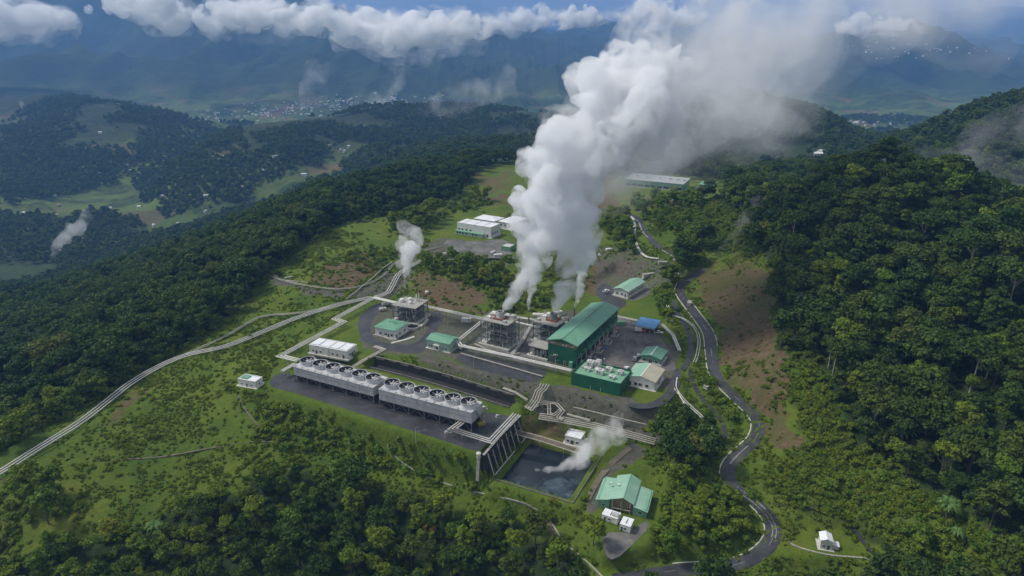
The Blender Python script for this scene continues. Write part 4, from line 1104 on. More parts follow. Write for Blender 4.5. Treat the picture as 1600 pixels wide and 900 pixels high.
for k in range(2): MB().box(-a * .1 + k * 5.2, -a * .1 + k * 5.2 + .25, -b / 2 - .28, -b / 2 - .11, -0.4, 2.2).build('downpipe', 'beige_roof', root)
em = Matrix.Translation(o) @ Matrix.Rotation(rz, 4, 'Z')
rgq = random.Random(4)
specs = [(-0.30, .25, 3.4, 2.6, 3.2), (-0.15, .30, 2.6, 3.0, 3.9), (-0.28, -.05, 3.0, 1.8, 1.7), (-0.02, -.08, 4.0, 2.6, 2.5), (0.10, .22, 3.2, 2.2, 2.1), (0.34, .20, 2.6, 2.4, 1.9), (0.26, -.18, 3.2, 1.8, 1.5), (-0.12, .06, 2.0, 1.5, 1.5), (-.38, .05, 1.6, 1.6, 1.4)]
words = ['tall', 'tallest', 'low left', 'broad central', 'square', 'right hand', 'front right', 'small', 'far left']
for k, (fx, fy, w_, d_, h_) in enumerate(specs):
    t = empty('cooling_unit', em @ Vector((fx * a, fy * b, he - 1.0)), words[k] + ' white unit on the roof of the dark green switchgear block', 'roof unit', 'white units on the switchgear block', rz)
    MB().box(-w_ / 2, w_ / 2, -d_ / 2, d_ / 2, 0.25, h_).build('casing', 'insulation', t)
    for sx in (-1, 1): MB().box(sx * w_ * .35 - .12, sx * w_ * .35 + .12, -d_ * .45, d_ * .45, 0, .248).build('skid', 'steel', t)
    MB().lathe([(min(w_, d_) * .36, 0), (min(w_, d_) * .40, .35)], 14, (0, 0, h_)).build('fan_cowl', 'pale_steel', t)
    MB().tube([(w_ * .3, -d_ / 2, h_ * .6), (w_ * .3, -d_ / 2 - .7, h_ * .6), (w_ * .3, -d_ / 2 - .7, .2)], .2, 7).build('duct', 'pipe', t)
    for j in range(2): MB().box(-w_ * .3 + j * w_ * .35, -w_ * .3 + j * w_ * .35 + w_ * .22, -d_ / 2 - .03, -d_ / 2 - .001, h_ * .3, h_ * .75).build('louvre', 'steel', t)

# ------------------------------------------------------------------ cooling towers
FANBLADES = None
def cooling_tower(label, L, C, Rtop, vtop, n, zb):
    """L, C: front leg feet in the photo; vtop: row of the front top edge at C; Rtop: back right top corner"""
    global FANBLADES
    pL, pC = P(*L, zb), P(*C, zb)
    zt = z_at(pC.y, vtop) ; H_ = zt - zb
    x = (pC - pL); a = x.length; x.normalize(); y = Vector((-x.y, x.x, 0))
    b = max(9.0, min(16, (P(*Rtop, zt) - Vector((pC.x, pC.y, zt))).dot(y)))
    o = pC - x * a / 2 + y * b / 2
    rz = math.atan2(x.y, x.x)
    t = empty('cooling_tower', o, label, 'cooling tower', 'cooling towers on the dark apron', rz)
    lg = H_ * 0.44
    x0, x1, y0, y1 = -a / 2, a / 2, -b / 2, b / 2
    cs_ = MB().box(x0, x1, y0, y1, lg, H_ - .15).build('casing', 'frp', t)
    MB().box(x0 - .12, x1 + .12, y0 - .12, y1 + .12, H_ - .148, H_ + .08).build('deck', 'frp_top', t)
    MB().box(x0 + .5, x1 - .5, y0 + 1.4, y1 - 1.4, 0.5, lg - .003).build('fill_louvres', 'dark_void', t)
    MB().box(x0 - .4, x1 + .4, y0 - .3, y1 + .3, -0.7, 0.48).build('basin', 'dark_concrete', t)
    cells = n; cw = a / cells
    for k in range(cells + 1):
        for yy in (y0 + .15, y1 - .15):
            xx = min(max(x0 + k * cw, x0 + .15), x1 - .15)
            MB().box(xx - .16, xx + .16, yy - .16, yy + .16, 0.482, lg - .002).build('leg', 'steel', t)
    for k in range(cells):
        for sg in (0, 1):
            p0 = x0 + (k + .5 * sg) * cw; 
            MB().bar((p0 + .1, y0 + .15, .6 if sg == 0 else lg - .2), (p0 + cw / 2 - .1, y0 + .15, lg - .2 if sg == 0 else .6), .13).build('brace', 'steel', t)
    for k in range(1, cells * 2):      # casing seams and stiffeners
        xx = x0 + k * cw / 2
        MB().box(xx - .06, xx + .06, y0 - .07, y0 - .001, lg, H_ - .16).build('stiffener', 'frp', t)
    for zz in (lg + .05, lg + (H_ - lg) * .5): MB().box(x0, x1, y0 - .05, y0 - .0005, zz, zz + .12).build('girt', 'steel', t)
    for sg in (y0, y1):                # guard rail round the deck
        g = MB()
        for k in range(int(a / 3) + 1): g.box(x0 + k * a / int(a / 3) - .03, x0 + k * a / int(a / 3) + .03, sg - .03, sg + .03, H_ + .08, H_ + 1.05)
        g.box(x0, x1, sg - .025, sg + .025, H_ + 1.0, H_ + 1.05).box(x0, x1, sg - .02, sg + .02, H_ + .55, H_ + .59)
        g.build('guard_rail', 'pale_steel', t)
    rad = min(cw * 0.45, b * 0.44)
    if FANBLADES is None:
        f = MB()
        for j in range(8):
            an = j * math.pi / 4; c_, s_ = math.cos(an), math.sin(an)
            pts = [(0.12, -.05), (0.92, -.085), (0.92, .085), (0.12, .05)]
            V = [(r_ * c_ - w_ * s_, r_ * s_ + w_ * c_, 0.03 * (1 if w_ > 0 else -1)) for r_, w_ in pts]
            f.slab(V, .012)
        stack = MB().lathe([(1.04, 0), (0.98, .12), (0.955, .3), (0.98, .5), (1.02, .60), (1.02, .62), (0.97, .62), (0.93, .5), (0.915, .3), (0.93, .1), (0.93, .06)], 40, cap0=False, cap1=False)
        pit = MB().lathe([(0.90, .0), (0.90, .05)], 32)  # black disc: shade at the bottom of the stack, put into colour
        hub = MB().lathe([(0.22, 0), (0.22, .06), (0.14, .11), (0.0, .12)], 16, cap1=False)
        FANBLADES = (stack.mesh('fan_stack', 'frp_top', True), pit.mesh('fan_pit', 'dark_void', True), f.mesh('fan_blades', 'fan'), hub.mesh('fan_hub', 'pale_steel', True), MB().lathe([(0.935, .585), (0.905, .5), (0.895, .3), (0.905, .06)], 40, cap0=False, cap1=False).mesh('fan_inner_shade', 'dark_steel', True))  # last mesh: dark inner ring, paints the shade inside the stack
    for k in range(cells):
        st = put('fan_stack', FANBLADES[0], t, (x0 + (k + .5) * cw, 0, H_ + .082), RNG.uniform(0, 1)); st.scale = (rad,) * 3
        put('fan_pit', FANBLADES[1], st, (0, 0, 0.005)); put('fan_inner_shade', FANBLADES[4], st); put('fan_blades', FANBLADES[2], st, (0, 0, .38), k * .37); put('fan_hub', FANBLADES[3], st, (0, 0, .35))
    MB().bar((x1 + .6, y1 - .4, .2), (x1 + .6, y0 + 3, H_), .9, .12).build('stair', 'pale_steel', t)
    for k in range(cells * 2):
        MB().box(x0 + (k + .2) * cw / 2, x0 + (k + .2) * cw / 2 + .6, y0 + .3, y0 + .9, H_ + .082, H_ + .55).build('hatch', 'frp_top', t)
    return t, o, rz, a, b, H_
CT1 = cooling_tower('left half of the grey cooling towers, further from the pond', (461,596), (584.5,630.5), (603,589), 606, 6, TOWER_Z)
CT2 = cooling_tower('right half of the grey cooling towers, nearer the pond', (593.5,637.5), (737,676), (752,628), 645, 6, TOWER_Z)

# ------------------------------------------------------------------ steel frames with condensers and stacks
def steel_frame(label, L, C, R_, z, vtop, nx, ny, levels, name='condenser_frame', mat='steel', base=True, bmin=8):
    o, rz, a, b, pc = frame_of(L, C, R_, z)
    if b < bmin:
        o = o + Vector((-math.sin(rz), math.cos(rz), 0)) * (bmin - b) / 2; b = bmin
    h = z_at(pc.y, vtop) - z
    t = empty(name, o, label, 'gas plant', None, rz)
    x0, y0 = -a / 2, -b / 2
    if base: MB().box(x0 - 1.2, -x0 + 1.2, y0 - 1.2, -y0 + 1.2, -0.6, 1.1).build('plinth', 'pale_concrete', t)
    for i in range(nx):
        for j in range(ny):
            xx, yy = x0 + a * i / (nx - 1), y0 + b * j / (ny - 1)
            MB().box(xx - .2, xx + .2, yy - .2, yy + .2, 0, h - .01).build('column', mat, t)
    for q in range(1, levels + 1):
        zz = h * q / levels
        d = MB()
        if q < levels: MB().box(x0 + .3, -x0 - .3, y0 + .3, -y0 - .3, zz - .1, zz).build('deck', 'steel', t)
        else: MB().box(x0 - .5, -x0 + .5, y0 - .5, -y0 + .5, zz - .15, zz).build('top_deck', 'concrete', t)
        for yy in (y0, -y0): MB().box(x0 + .2, -x0 - .2, yy - .15, yy + .15, zz - .5, zz - .16).build('beam', 'pale_steel' if q == levels else mat, t)
        for xx in (x0, -x0): MB().box(xx - .15, xx + .15, y0 + .2, -y0 - .2, zz - .5, zz - .16).build('beam', 'pale_steel' if q == levels else mat, t)
        g = MB(); e = .45 if q == levels else -.1
        for zz2 in (zz + .55, zz + 1.1):
            for yy in (y0 - e, -y0 + e): g.box(x0 - e, -x0 + e, yy - .035, yy + .035, zz2 - .05, zz2)
            for xx in (x0 - e, -x0 + e): g.box(xx - .035, xx + .035, y0 - e + .04, -y0 + e - .04, zz2 - .05, zz2)
        for i in range(7):
            for yy in (y0 - e, -y0 + e): xx = x0 - e + (a + 2 * e) * i / 6; g.box(xx - .03, xx + .03, yy - .03, yy + .03, zz, zz + 1.05)
        g.build('guard_rail', 'pale_steel', t)
    for q in range(levels):
        z0_, z1_ = h * q / levels + .2, h * (q + 1) / levels - .5
        for i in range(nx - 1):
            if (i + q) % 2 == 0: MB().bar((x0 + a * i / (nx - 1), y0, z0_), (x0 + a * (i + 1) / (nx - 1), y0, z1_), .16).build('brace', mat, t)
        for j in range(ny - 1):
            if (j + q) % 2: MB().bar((-x0, y0 + b * j / (ny - 1), z0_), (-x0, y0 + b * (j + 1) / (ny - 1), z1_), .16).build('brace', mat, t)
    rg = random.Random(len(label))
    for k in range(9):                # vessels and pipe runs inside the frame
        q = rg.randint(0, levels - 1); zz = h * q / levels
        xx, yy = rg.uniform(x0 + 1, -x0 - 1), rg.uniform(y0 + .6, -y0 - 1)
        if k % 3 == 0: MB().lathe([(0.2, 0), (.7, .25), (.7, 1.7), (.2, 2.0)], 12, (xx, yy, zz + .05)).build('vessel', 'insulation', t, smooth=True)
        elif k % 3 == 1: MB().tube([(x0 + .6, yy, zz + .9), (-x0 - .6, yy, zz + .9)], .25, 8).build('pipe', 'pipe' if k % 2 else 'old_pipe', t)
        else: MB().tube([(xx, y0 - .2, zz + .3), (xx, y0 - .2, min(h - .4, zz + 4.2))], .22, 8).build('pipe', 'pale_steel', t)
    for k in range(5):
        s0 = rg.choice((0, 1)); 
        MB().box(x0 + a * (.1 + .16 * k), x0 + a * (.1 + .16 * k) + 1.1, y0 + .3 + rg.uniform(0, b * .5), y0 + 1.3 + rg.uniform(b * .5, b * .6), h * ((k % levels) / levels) + .02, h * ((k % levels) / levels) + 1.4).build('equipment_box', ('insulation', 'steel', 'pale_steel')[k % 3], t)
    return t, o, rz, a, b, h
STACKS = {}
def stack_cone(t, fx, fy, a, b, h, r, sh, key, o, rz, mat='pale_steel'):
    MB().box(fx * a - r * 1.5, fx * a + r * 1.5, fy * b - r * 1.5, fy * b + r * 1.5, h + .002, h + .9).build('stack_base', 'rust', t)
    MB().lathe([(r * 1.18, .9), (r, sh * .55), (r * .96, sh), (r * .82, sh), (r * .84, sh * .5)], 20, (fx * a, fy * b, h), cap0=False, cap1=False).build('stack', mat, t, smooth=True)
    STACKS[key] = (Matrix.Translation(o) @ Matrix.Rotation(rz, 4, 'Z')) @ Vector((fx * a, fy * b, h + sh))
t, o, rz, a, b, h = steel_frame('tall steel condenser frame with a steaming cone left of the turbine hall', (752,538), (793,548), (808,534), 0.0, 508, 5, 4, 3)
stack_cone(t, 0.02, 0.0, a, b, h, 2.1, 4.2, 'A', o, rz)
for fx, fy, s in ((-.32, -.2, 1.0), (-.36, .28, 1.2), (.34, .34, 1.3), (.30, -.30, .9), (.12, .38, 1.1), (-.12, .34, .8)):
    MB().box(fx * a - s, fx * a + s, fy * b - s, fy * b + s, h + .002, h + 1.1 * s).build('equipment_box', ('insulation', 'pale_steel')[int(s * 10) % 2], t)
MB().tube([(-.45 * a, .1 * b, h + .8), (.4 * a, .1 * b + 3.2, h + .8)], .45, 10).build('header_pipe', 'pipe', t)
FRAME_A = (o.copy(), rz, a, b, h)
t, o, rz, a, b, h = steel_frame('steel condenser frame with a steaming cone half behind the turbine hall', (833,534), (868,543), (884,528), 0.0, 510, 4, 4, 3)
stack_cone(t, 0.10, 0.02, a, b, h, 2.1, 4.0, 'B', o, rz, 'steel')
for fx, fy, s in ((-.30, .05, 1.2), (-.28, .34, 1.2), (.36, .36, 1.0), (-.05, .36, 1.1), (-.38, -.3, .9)):
    MB().box(fx * a - s, fx * a + s, fy * b - s, fy * b + s, h + .002, h + 1.1 * s).build('equipment_box', ('insulation', 'pale_steel')[int(s * 10) % 2], t)
MB().tube([(.2 * a, .3 * b, h + .9), (.45 * a, .45 * b, h + 2.6)], .8, 12).build('vessel', 'steel', t)
t, o, rz, a, b, h = steel_frame('low steel pipe frame against the left wall of the turbine hall', (827,556), (853,563), (862,553), 0.0, 546, 4, 3, 2, 'pipe_frame', bmin=6)
t, o, rz, a, b, h = steel_frame('green grey steel gas plant behind the white house with green roof', (615,502), (650,508), (667,494), 0.0, 482, 5, 4, 3, 'gas_plant')
for fx, fy, r_, hh in ((-.34, -.05, 1.7, 2.2), (-.12, .22, 1.5, 1.8), (.06, -.1, 1.2, 1.6)): MB().lathe([(r_, 0), (r_, hh * .6), (r_ * .75, hh * .9), (.1, hh)], 18, (fx * a, fy * b, h + .01)).build('vessel', 'insulation', t, smooth=True)
MB().lathe([(.65, 0), (.5, 2), (.42, 4.6)], 12, (.16 * a, .25 * b, h), cap1=False).build('stack', 'insulation', t, smooth=True)
MB().lathe([(.45, 0), (.3, 2), (.25, 5.2)], 12, (.22 * a, .32 * b, h), cap1=False).build('stack', 'pipe', t, smooth=True)
m_ = Matrix.Translation(o) @ Matrix.Rotation(rz, 4, 'Z')
STACKS['C'] = m_ @ Vector((-.02 * a, 0.0, h + 1.8))
GASP = (o.copy(), rz, a, b, h)
# slim vent pipes
def vent(label, pix, z, h, r, key):
    p = P(*pix, z)
    t = empty('vent_pipe', p, label, 'vent pipe', 'slim steaming vent pipes')
    MB().box(-1, 1, -1, 1, -.5, .4).build('base', 'pale_concrete', t)
    MB().lathe([(r * 1.2, .4), (r, 1), (r, h)], 12, cap1=False).build('pipe', 'steel', t, smooth=True)
    MB().lathe([(r * 1.9, h * .55), (r * 1.9, h * .55 + .4)], 12).build('collar', 'rust', t)
    STACKS[key] = p + Vector((0, 0, h))
vent('slim steaming vent pipe between the two condenser frames', (826,507), 0.0, 5.5, .38, 'D')
vent('slim steaming vent pipe behind the roof of the turbine hall', (897,498), 0.0, 6.5, .45, 'E')
# flare drum on the brown slope
p = hit(667, 459)
t = empty('silencer', p, 'white drum silencer on the brown bare slope', 'silencer')
MB().lathe([(1.0, 0), (1.2, .3), (1.2, 1.6), (.8, 2.0), (.1, 2.1)], 16).build('drum', 'insulation', t, smooth=True); MB().box(-1.4, 1.4, -1.4, 1.4, -1.5, 0).build('plinth', 'rust', t)
# round settling tank and low walls at the gas plant
p = P(645, 512, 0)
t = empty('settling_tank', p, 'round open concrete tank beside the white house with green roof', 'tank')
MB().lathe([(4.0, -.4), (4.0, 1.3), (3.65, 1.3), (3.65, .3)], 28, cap0=False, cap1=False).build('tank_wall', 'pale_concrete', t, smooth=True); MB().lathe([(3.64, .5), (3.64, .6)], 28).build('tank_water', 'glass', t)
def low_wall(label, pix, z, h, w_, mat='pale_concrete', name='low_wall'):
    pts = [P(u, v, z) for u, v in pix]
    mb = MB()
    for i in range(len(pts) - 1): mb.bar(pts[i] + Vector((0, 0, h / 2 - .3)), pts[i + 1] + Vector((0, 0, h / 2 - .3)), w_, h + .6)
    o_ = mb.build(name, mat); return tag(o_, label, 'wall')
low_wall('curved pale concrete slab right of the gas plant', [(656,512),(664,506),(668,500)], 0, 1.0, 1.6)
low_wall('long pale concrete strip below the white house with green roof', [(612,537),(632,532),(647,527)], 0, .5, 1.7)
low_wall('brown rail wall in front of the white house with green roof', [(583,524),(600,528),(616,534)], 0, .7, .5, 'concrete')

# ------------------------------------------------------------------ retaining walls, channel, pond
def tall_wall(name, label, top, z0, thick, mat, normal, cap='concrete'):
    t = empty(name, top[len(top) // 2].copy(), label, 'retaining wall')
    c = t.location
    mb = MB()
    A = [Vector((p.x, p.y, 0)) for p in top]
    for i in range(len(A) - 1):
        q = [A[i], A[i + 1], A[i + 1] - normal * thick, A[i] - normal * thick]
        mb.prism([((p - c).x, (p - c).y) for p in q], z0 - 1 - c.z, top[i].z + .25 - c.z)
    mb.build('wall_face', mat, t)
    cp_ = MB()
    for i in range(len(A) - 1):
        a_, b_ = A[i] - normal * thick * .5 - c, A[i + 1] - normal * thick * .5 - c
        cp_.bar((a_.x, a_.y, .37), (b_.x, b_.y, .37), thick + .3, .24)
    cp_.build('coping', cap, t)
    return t
W1 = tall_wall('retaining_wall', 'long retaining wall behind the cooling towers, shade painted into its dark face', CH_IN and [Vector((p.x, p.y, 0.0)) + _dn * 1.7 for p in CH_IN], TOWER_Z - 1.2, .6, 'dark_concrete', _dn, 'stone_wall')  # shade on the wall face is put into its dark colour
for i in range(11):                 # rough paler stones sit on its upper half
    f = (i + .5) / 11; k = min(int(f * 4), 3); p = CH_IN[k].lerp(CH_IN[k + 1], f * 4 - k)
    MB().box(-2.6, 2.6, -.12, .06, -0.7 + .3 * math.sin(i * 2.1), .1).build('stone_course', 'stone_wall', W1, (p + _dn * 1.75) - W1.location, rz=math.atan2(CH_IN[-1].y - CH_IN[0].y, CH_IN[-1].x - CH_IN[0].x))
ch = MB()
for i in range(4):
    q = [CH_IN[i] + _dn * 1.6, CH_IN[i + 1] + _dn * 1.6, CH_IN[i + 1] + _dn * 6.2, CH_IN[i] + _dn * 6.2]
    ch.prism([(p.x, p.y) for p in q], TOWER_Z - 2, TOWER_Z - .8)
struct(ch.build('drainage_channel', 'dark_void'), 'black wet channel at the foot of the dark retaining wall')
kb = MB()
for i in range(4):
    a_, b_ = CH_IN[i] + _dn * 6.6, CH_IN[i + 1] + _dn * 6.6
    kb.bar((a_.x, a_.y, TOWER_Z - .4), (b_.x, b_.y, TOWER_Z - .4), .5, 1.0)
tag(kb.build('channel_kerb', 'stone_wall'), 'low stone kerb between the channel and the cooling towers', 'kerb')
BW_TOP = [p + _bn * 1.7 for p in BW_TOP]
W2 = tall_wall('buttressed_wall', 'tall dark wall with pale slanting buttresses beside the pond', BW_TOP, BW_FOOT_Z, .8, 'dark_concrete', _bn)
wd = (BW_TOP[-1] - BW_TOP[0]); wl_ = wd.length; wd.normalize()
for k in range(8):
    p = BW_TOP[0] + wd * (wl_ * (k + .6) / 8.4)
    top_ = p + _bn * .35 + Vector((0, 0, -.3 - .5 * (k % 2))) - W2.location
    ft = p + _bn * 2.6 + wd * 1.2; ft.z = BW_FOOT_Z - .5
    MB().bar(top_, ft - W2.location, .5, .4).build('buttress', 'concrete' if k % 3 else 'pale_concrete', W2)
    if k % 2: MB().bar(p + _bn * .2 + Vector((0, 0, -3.5)) - W2.location, p + wd * 3 + _bn * .2 + Vector((0, 0, -6)) - W2.location, .5, .3).build('strut', 'concrete', W2)
p = P(748, 712, TOWER_Z)
t = empty('drain_shaft', p, 'pale round capped drain shaft at the corner of the dark apron', 'drain shaft')
MB().lathe([(.9, -1), (.9, 1.0), (1.1, 1.0), (1.1, 1.25), (.7, 1.6), (.05, 1.7)], 16).build('shaft', 'pale_concrete', t, smooth=True)
q = P(746, 752, POND_Z); MB().bar((0, 0, -.2), (q - p) + Vector((0, 0, .3)), 1.3, .8).build('chute', 'concrete', t)
# pond
pw = [(x, y) for x, y in POND_POLY]
wm, n, l = new_mat('pond_water')
geo = n.new('ShaderNodeNewGeometry')
n1 = noise_node(n, l, 0.16, 6, 0.65, geo.outputs['Position'], 0.8); n2 = noise_node(n, l, 0.05, 3, 0.5, geo.outputs['Position'])
sepx = n.new('ShaderNodeSeparateXYZ'); l.new(geo.outputs['Position'], sepx.inputs[0])
ys = sorted(y for x, y in pw)
edge = n.new('ShaderNodeMapRange'); edge.inputs['From Min'].default_value = ys[0] + (ys[-1] - ys[0]) * .62; edge.inputs['From Max'].default_value = ys[0]
l.new(sepx.outputs['Y'], edge.inputs['Value'])
f_ = ramp(n, l, mathn(n, l, 'ADD', n1, mathn(n, l, 'MULTIPLY', edge.outputs[0], 0.34)), [(0.66, 0.0), (0.82, 0.3), (0.97, 0.8)])
wc = mixc(n, l, f_, ramp(n, l, n2, [(0.3, (0.008, 0.014, 0.019)), (0.7, (0.013, 0.023, 0.031))]), (0.16, 0.22, 0.26))   # mineral scum drifts to the near bank
wv = noise_node(n, l, 1.6, 3, 0.6, geo.outputs['Position'])
M['pond'] = finish(wm, n, l, wc, 0.12, wv, 0.03, 0, 0.5, 0.4)
POND_W = POND_Z - 0.35
struct(MB().prism(pw, POND_W - 3, POND_W).build('pond_water', 'pond'), 'dark blue water of the square pond with pale scum')
t = empty('pond_basin', (sum(x for x, y in pw) / 4, sum(y for x, y in pw) / 4, POND_Z), 'dark lined square basin with pale rim round the pond', 'basin')
c = t.location
for i in range(4):
    (xa, ya), (xb, yb_) = pw[i], pw[(i + 1) % 4]
    cx_, cy2 = c.x, c.y
    def out(x, y, k): 
        d = Vector((x - cx_, y - cy2, 0)); return Vector((x, y, 0)) + d.normalized() * k
    V = [Vector((xa, ya, -3)), Vector((xb, yb_, -3)), out(xb, yb_, 2.4) + Vector((0, 0, 1.35)), out(xa, ya, 2.4) + Vector((0, 0, 1.35))]
    V = [v_ - Vector((cx_, cy2, 0)) for v_ in V]
    MB().slab(V, .3).build('lining', 'dark_concrete', t)
    A_, B_ = V[3] + Vector((0, 0, .1)), V[2] + Vector((0, 0, .1))
    MB().bar(A_, B_, .4, .35).build('rim', 'pale_concrete' if i == 0 else 'stone_wall', t)

# ------------------------------------------------------------------ pipelines
SUP = {}
def support_mesh(wd_):
    k = round(wd_, 1)
    if k not in SUP:
        m_ = MB().box(-wd_ / 2, -wd_ / 2 + .16, -.08, .08, 0, 1).box(wd_ / 2 - .16, wd_ / 2, -.08, .08, 0, 1).mesh('support', 'steel')
        b_ = MB().box(-wd_ / 2 - .15, wd_ / 2 + .15, -.1, .1, -.2, 0).mesh('crossbeam', 'pale_steel')
        SUP[k] = (m_, b_)
    return SUP[k]
def offs(pts, d):
    out = []
    for i, p in enumerate(pts):
        a_ = pts[max(i - 1, 0)]; b_ = pts[min(i + 1, len(pts) - 1)]
        d0 = (p - a_) if i else (b_ - p); d1 = (b_ - p) if i < len(pts) - 1 else d0
        d0 = Vector((d0.x, d0.y, 0)); d1 = Vector((d1.x, d1.y, 0))
        if d0.length < 1e-3: d0 = d1
        if d1.length < 1e-3: d1 = d0
        d0.normalize(); d1.normalize()
        n0 = Vector((d0.y, -d0.x, 0)); n1_ = Vector((d1.y, -d1.x, 0))
        m_ = (n0 + n1_); m_ = m_.normalized() if m_.length > 1e-3 else n0
        out.append(p + m_ * d / max(.5, m_.dot(n0)))
    return out
def pipeline(label, pts, count=2, r=.4, gap=1.1, mat='pipe', every=9.0, sup=True, name='pipeline', group='white steam pipelines', mats=None):
    c = pts[len(pts) // 2].copy()
    t = empty(name, c, label, 'pipeline', group)
    L = [p - c for p in pts]
    wd_ = gap * (count - 1) + r * 2 + .5
    for k in range(count):
        off = (k - (count - 1) / 2) * gap
        MB().tube(offs(L, off), r, 8).build('pipe', (mats[k] if mats else mat), t, smooth=True)
    if sup:
        acc = every * .5; n_ = 0
        sm, bm_ = support_mesh(wd_)
        for i in range(len(pts) - 1):
            seg = pts[i + 1] - pts[i]; Ls = seg.length
            while acc < Ls and n_ < 45:
                p = pts[i] + seg * (acc / Ls)
                g = zmin_at(p.x, p.y); hgt = p.z - r - g + .3
                if hgt > .25:
                    rz_ = math.atan2(seg.y, seg.x) + math.pi / 2
                    s_ = put('support', sm, t, Vector((p.x, p.y, g - .3)) - c, rz_); s_.scale = (1, 1, hgt)
                    put('crossbeam', bm_, t, Vector((p.x, p.y, p.z - r)) - c, rz_); n_ += 1
                acc += every
            acc -= Ls
    return t
def G(pix, off, step=5.0, sm=6):
    return smooth_z(resample([hit(u, v, off) for u, v in pix], step), sm)
def Z(pix, z): return [P(u, v, z if not isinstance(z, (list, tuple)) else z[i]) for i, (u, v) in enumerate(pix)]
pipeline('long run of white pipelines down the grassy ridge to the left edge', G([(-60,768),(0,735),(60,700),(130,655),(200,602),(245,575),(290,554),(350,541),(400,523),(465,496),(540,473),(582,464)], 1.6), 3, .30, 1.9, every=11)
pipeline('thinner grey pipeline kinking away above the long white run', G([(285,556),(350,526),(404,496),(440,491),(466,489),(500,483),(526,474),(546,470)], 1.2), 2, .26, 1.5, 'old_pipe', every=11)
pipeline('grey pipeline curving along the top of the brown cut to the hillside complex', G([(420,430),(450,440),(490,447),(530,452),(570,445),(600,430),(616,412),(650,395),(690,385)], 1.0), 2, .22, 1.4, 'old_pipe', every=11)
pipeline('thin grey pipeline climbing straight from the ridge to the cut slope', G([(540,468),(575,440),(600,418),(612,410)], 1.2), 1, .34, 1.0, 'old_pipe', every=11)
pipeline('white pipelines rising from the gas plant past the small steam cloud', G([(584,464),(606,457),(622,430),(640,417),(665,404),(690,397),(715,392)], 1.8), 3, .30, 1.6, every=9)
pipeline('pair of white pipes zigzagging down to the left cooling tower', Z([(584,465),(523,498),(537,503),(438,556),(466,563)], [4.0, 3.6, 3.4, 2.6, 1.8]), 3, .30, 1.35, every=8)
pipeline('short pair of white pipes entering the left end of the cooling tower', Z([(441,580),(462,568)], [0.6, 0.6]), 2, .5, 1.4, every=6)
pipeline('white pipe from the pipe junction to the gas plant', Z([(584,465),(622,474)], [4.0, 5.0]), 2, .6, 1.6, every=8)
pipeline('pair of pale pipes from the gas plant towards the condenser frames', Z([(658,477),(700,486),(758,499)], 5.0), 3, .28, 1.3, every=8)
pipeline('thick white pipes bending round the left condenser frame to the switchgear block', Z([(757,499),(715,533),(720,540),(800,557),(893,579)], [5.0, 3.6, 3.5, 3.5, 3.4]), 2, .42, 1.5, every=9)
pipeline('short white pipe between the two condenser frames', Z([(806,503),(838,511)], 8.0), 1, .6, 1, every=9)
pipeline('white pipe from the back of the turbine hall to the blue shed', Z([(953,492),(996,501)], 3.6), 2, .42, 1.5, every=9)
pipeline('white pipe bending from the blue shed to the access road', Z([(1028,506),(1036,508),(1052,524),(1062,548)], [3.0, 3.0, 2.2, 1.0]), 2, .45, 1.1, every=8)
pipeline('double white pipes from the right cooling tower over the buttressed wall', Z([(722,659),(706,671),(767,689),(806,647)], [0.2, 0.0, 0.0, 0.0]), 3, .32, 1.3, every=9)
pipeline('rusty pipe bridge crossing the head of the pond', Z([(789,670),(850,687),(908,706)], [-9.0, -9.8, -10.5]), 4, .26, 1.15, every=12, mats=['old_pipe', 'rust_pipe', 'rust_pipe', 'old_pipe', 'old_pipe'], group='weathered pipelines by the pond')
pipeline('bundle of weathered pipes running right from the pipe bend above the pond', Z([(842,650),(880,656),(932,666),(980,678),(1024,690)], [-5.5, -6, -7, -8.5, -9.5]), 4, .30, 1.6, 'old_pipe', every=10, group='weathered pipelines by the pond')
pipeline('thin pale pipe along the grey bank above the pond bundle', Z([(896,636),(930,644),(975,655),(1030,668)], [-3, -3.5, -4.5, -6]), 1, .25, 1, 'old_pipe', every=10, group='weathered pipelines by the pond')
pipeline('thin second pipe on the grey bank nearer the pump house', Z([(886,647),(905,652),(922,657)], [-5, -5.2, -5.6]), 2, .25, .8, 'old_pipe', every=8, group='weathered pipelines by the pond')
pipeline('four weathered pipes dropping down the grey bank to the bend', Z([(852,600),(848,607),(842,612),(838,624),(826,640)], [0.6, 0.8, 0.6, -2.5, -5.0]), 4, .28, 1.35, 'old_pipe', every=9, group='weathered pipelines by the pond')
pipeline('weathered expansion loop of pipes under the bend', Z([(816,630),(830,640),(844,630),(858,632),(858,646),(866,648),(876,640)], -4.6), 2, .24, 1.2, 'old_pipe', every=9, group='weathered pipelines by the pond')
pipeline('second weathered pipe loop tucked against the grey bank', Z([(846,626),(870,631),(880,642),(872,652),(880,655)], -4.2), 2, .24, 1.2, 'old_pipe', every=9, group='weathered pipelines by the pond')
pipeline('weathered pipes along the foot of the dark channel to the bend', Z([(786,606),(805,613),(824,625)], [0.6, 0.5, -1.5]), 2, .28, .9, 'old_pipe', every=9, group='weathered pipelines by the pond')
pipeline('pale double pipes running downhill right of the access road', G([(1055,606),(1066,622),(1084,640),(1100,655),(1110,668),(1114,684)], .7, 3, 3), 2, .22, 1.2, every=8)
pipeline('shorter pale pipe beside the double run right of the access road', G([(1058,590),(1057,606),(1066,625),(1078,650)], .6, 3, 3), 1, .3, 1, every=8)
pipeline('white pipes winding beside the upper road', G([(980,337),(990,343),(993,374),(1000,392),(1012,402),(1029,404)], .8, 4, 2), 2, .4, 1.1, every=9)
pipeline('white pipes following the dark track below the winding road', G([(1040,472),(1052,492),(1066,497),(1084,510),(1092,528),(1090,552),(1085,566)], .6, 3, 3), 2, .22, 1.2, every=8)
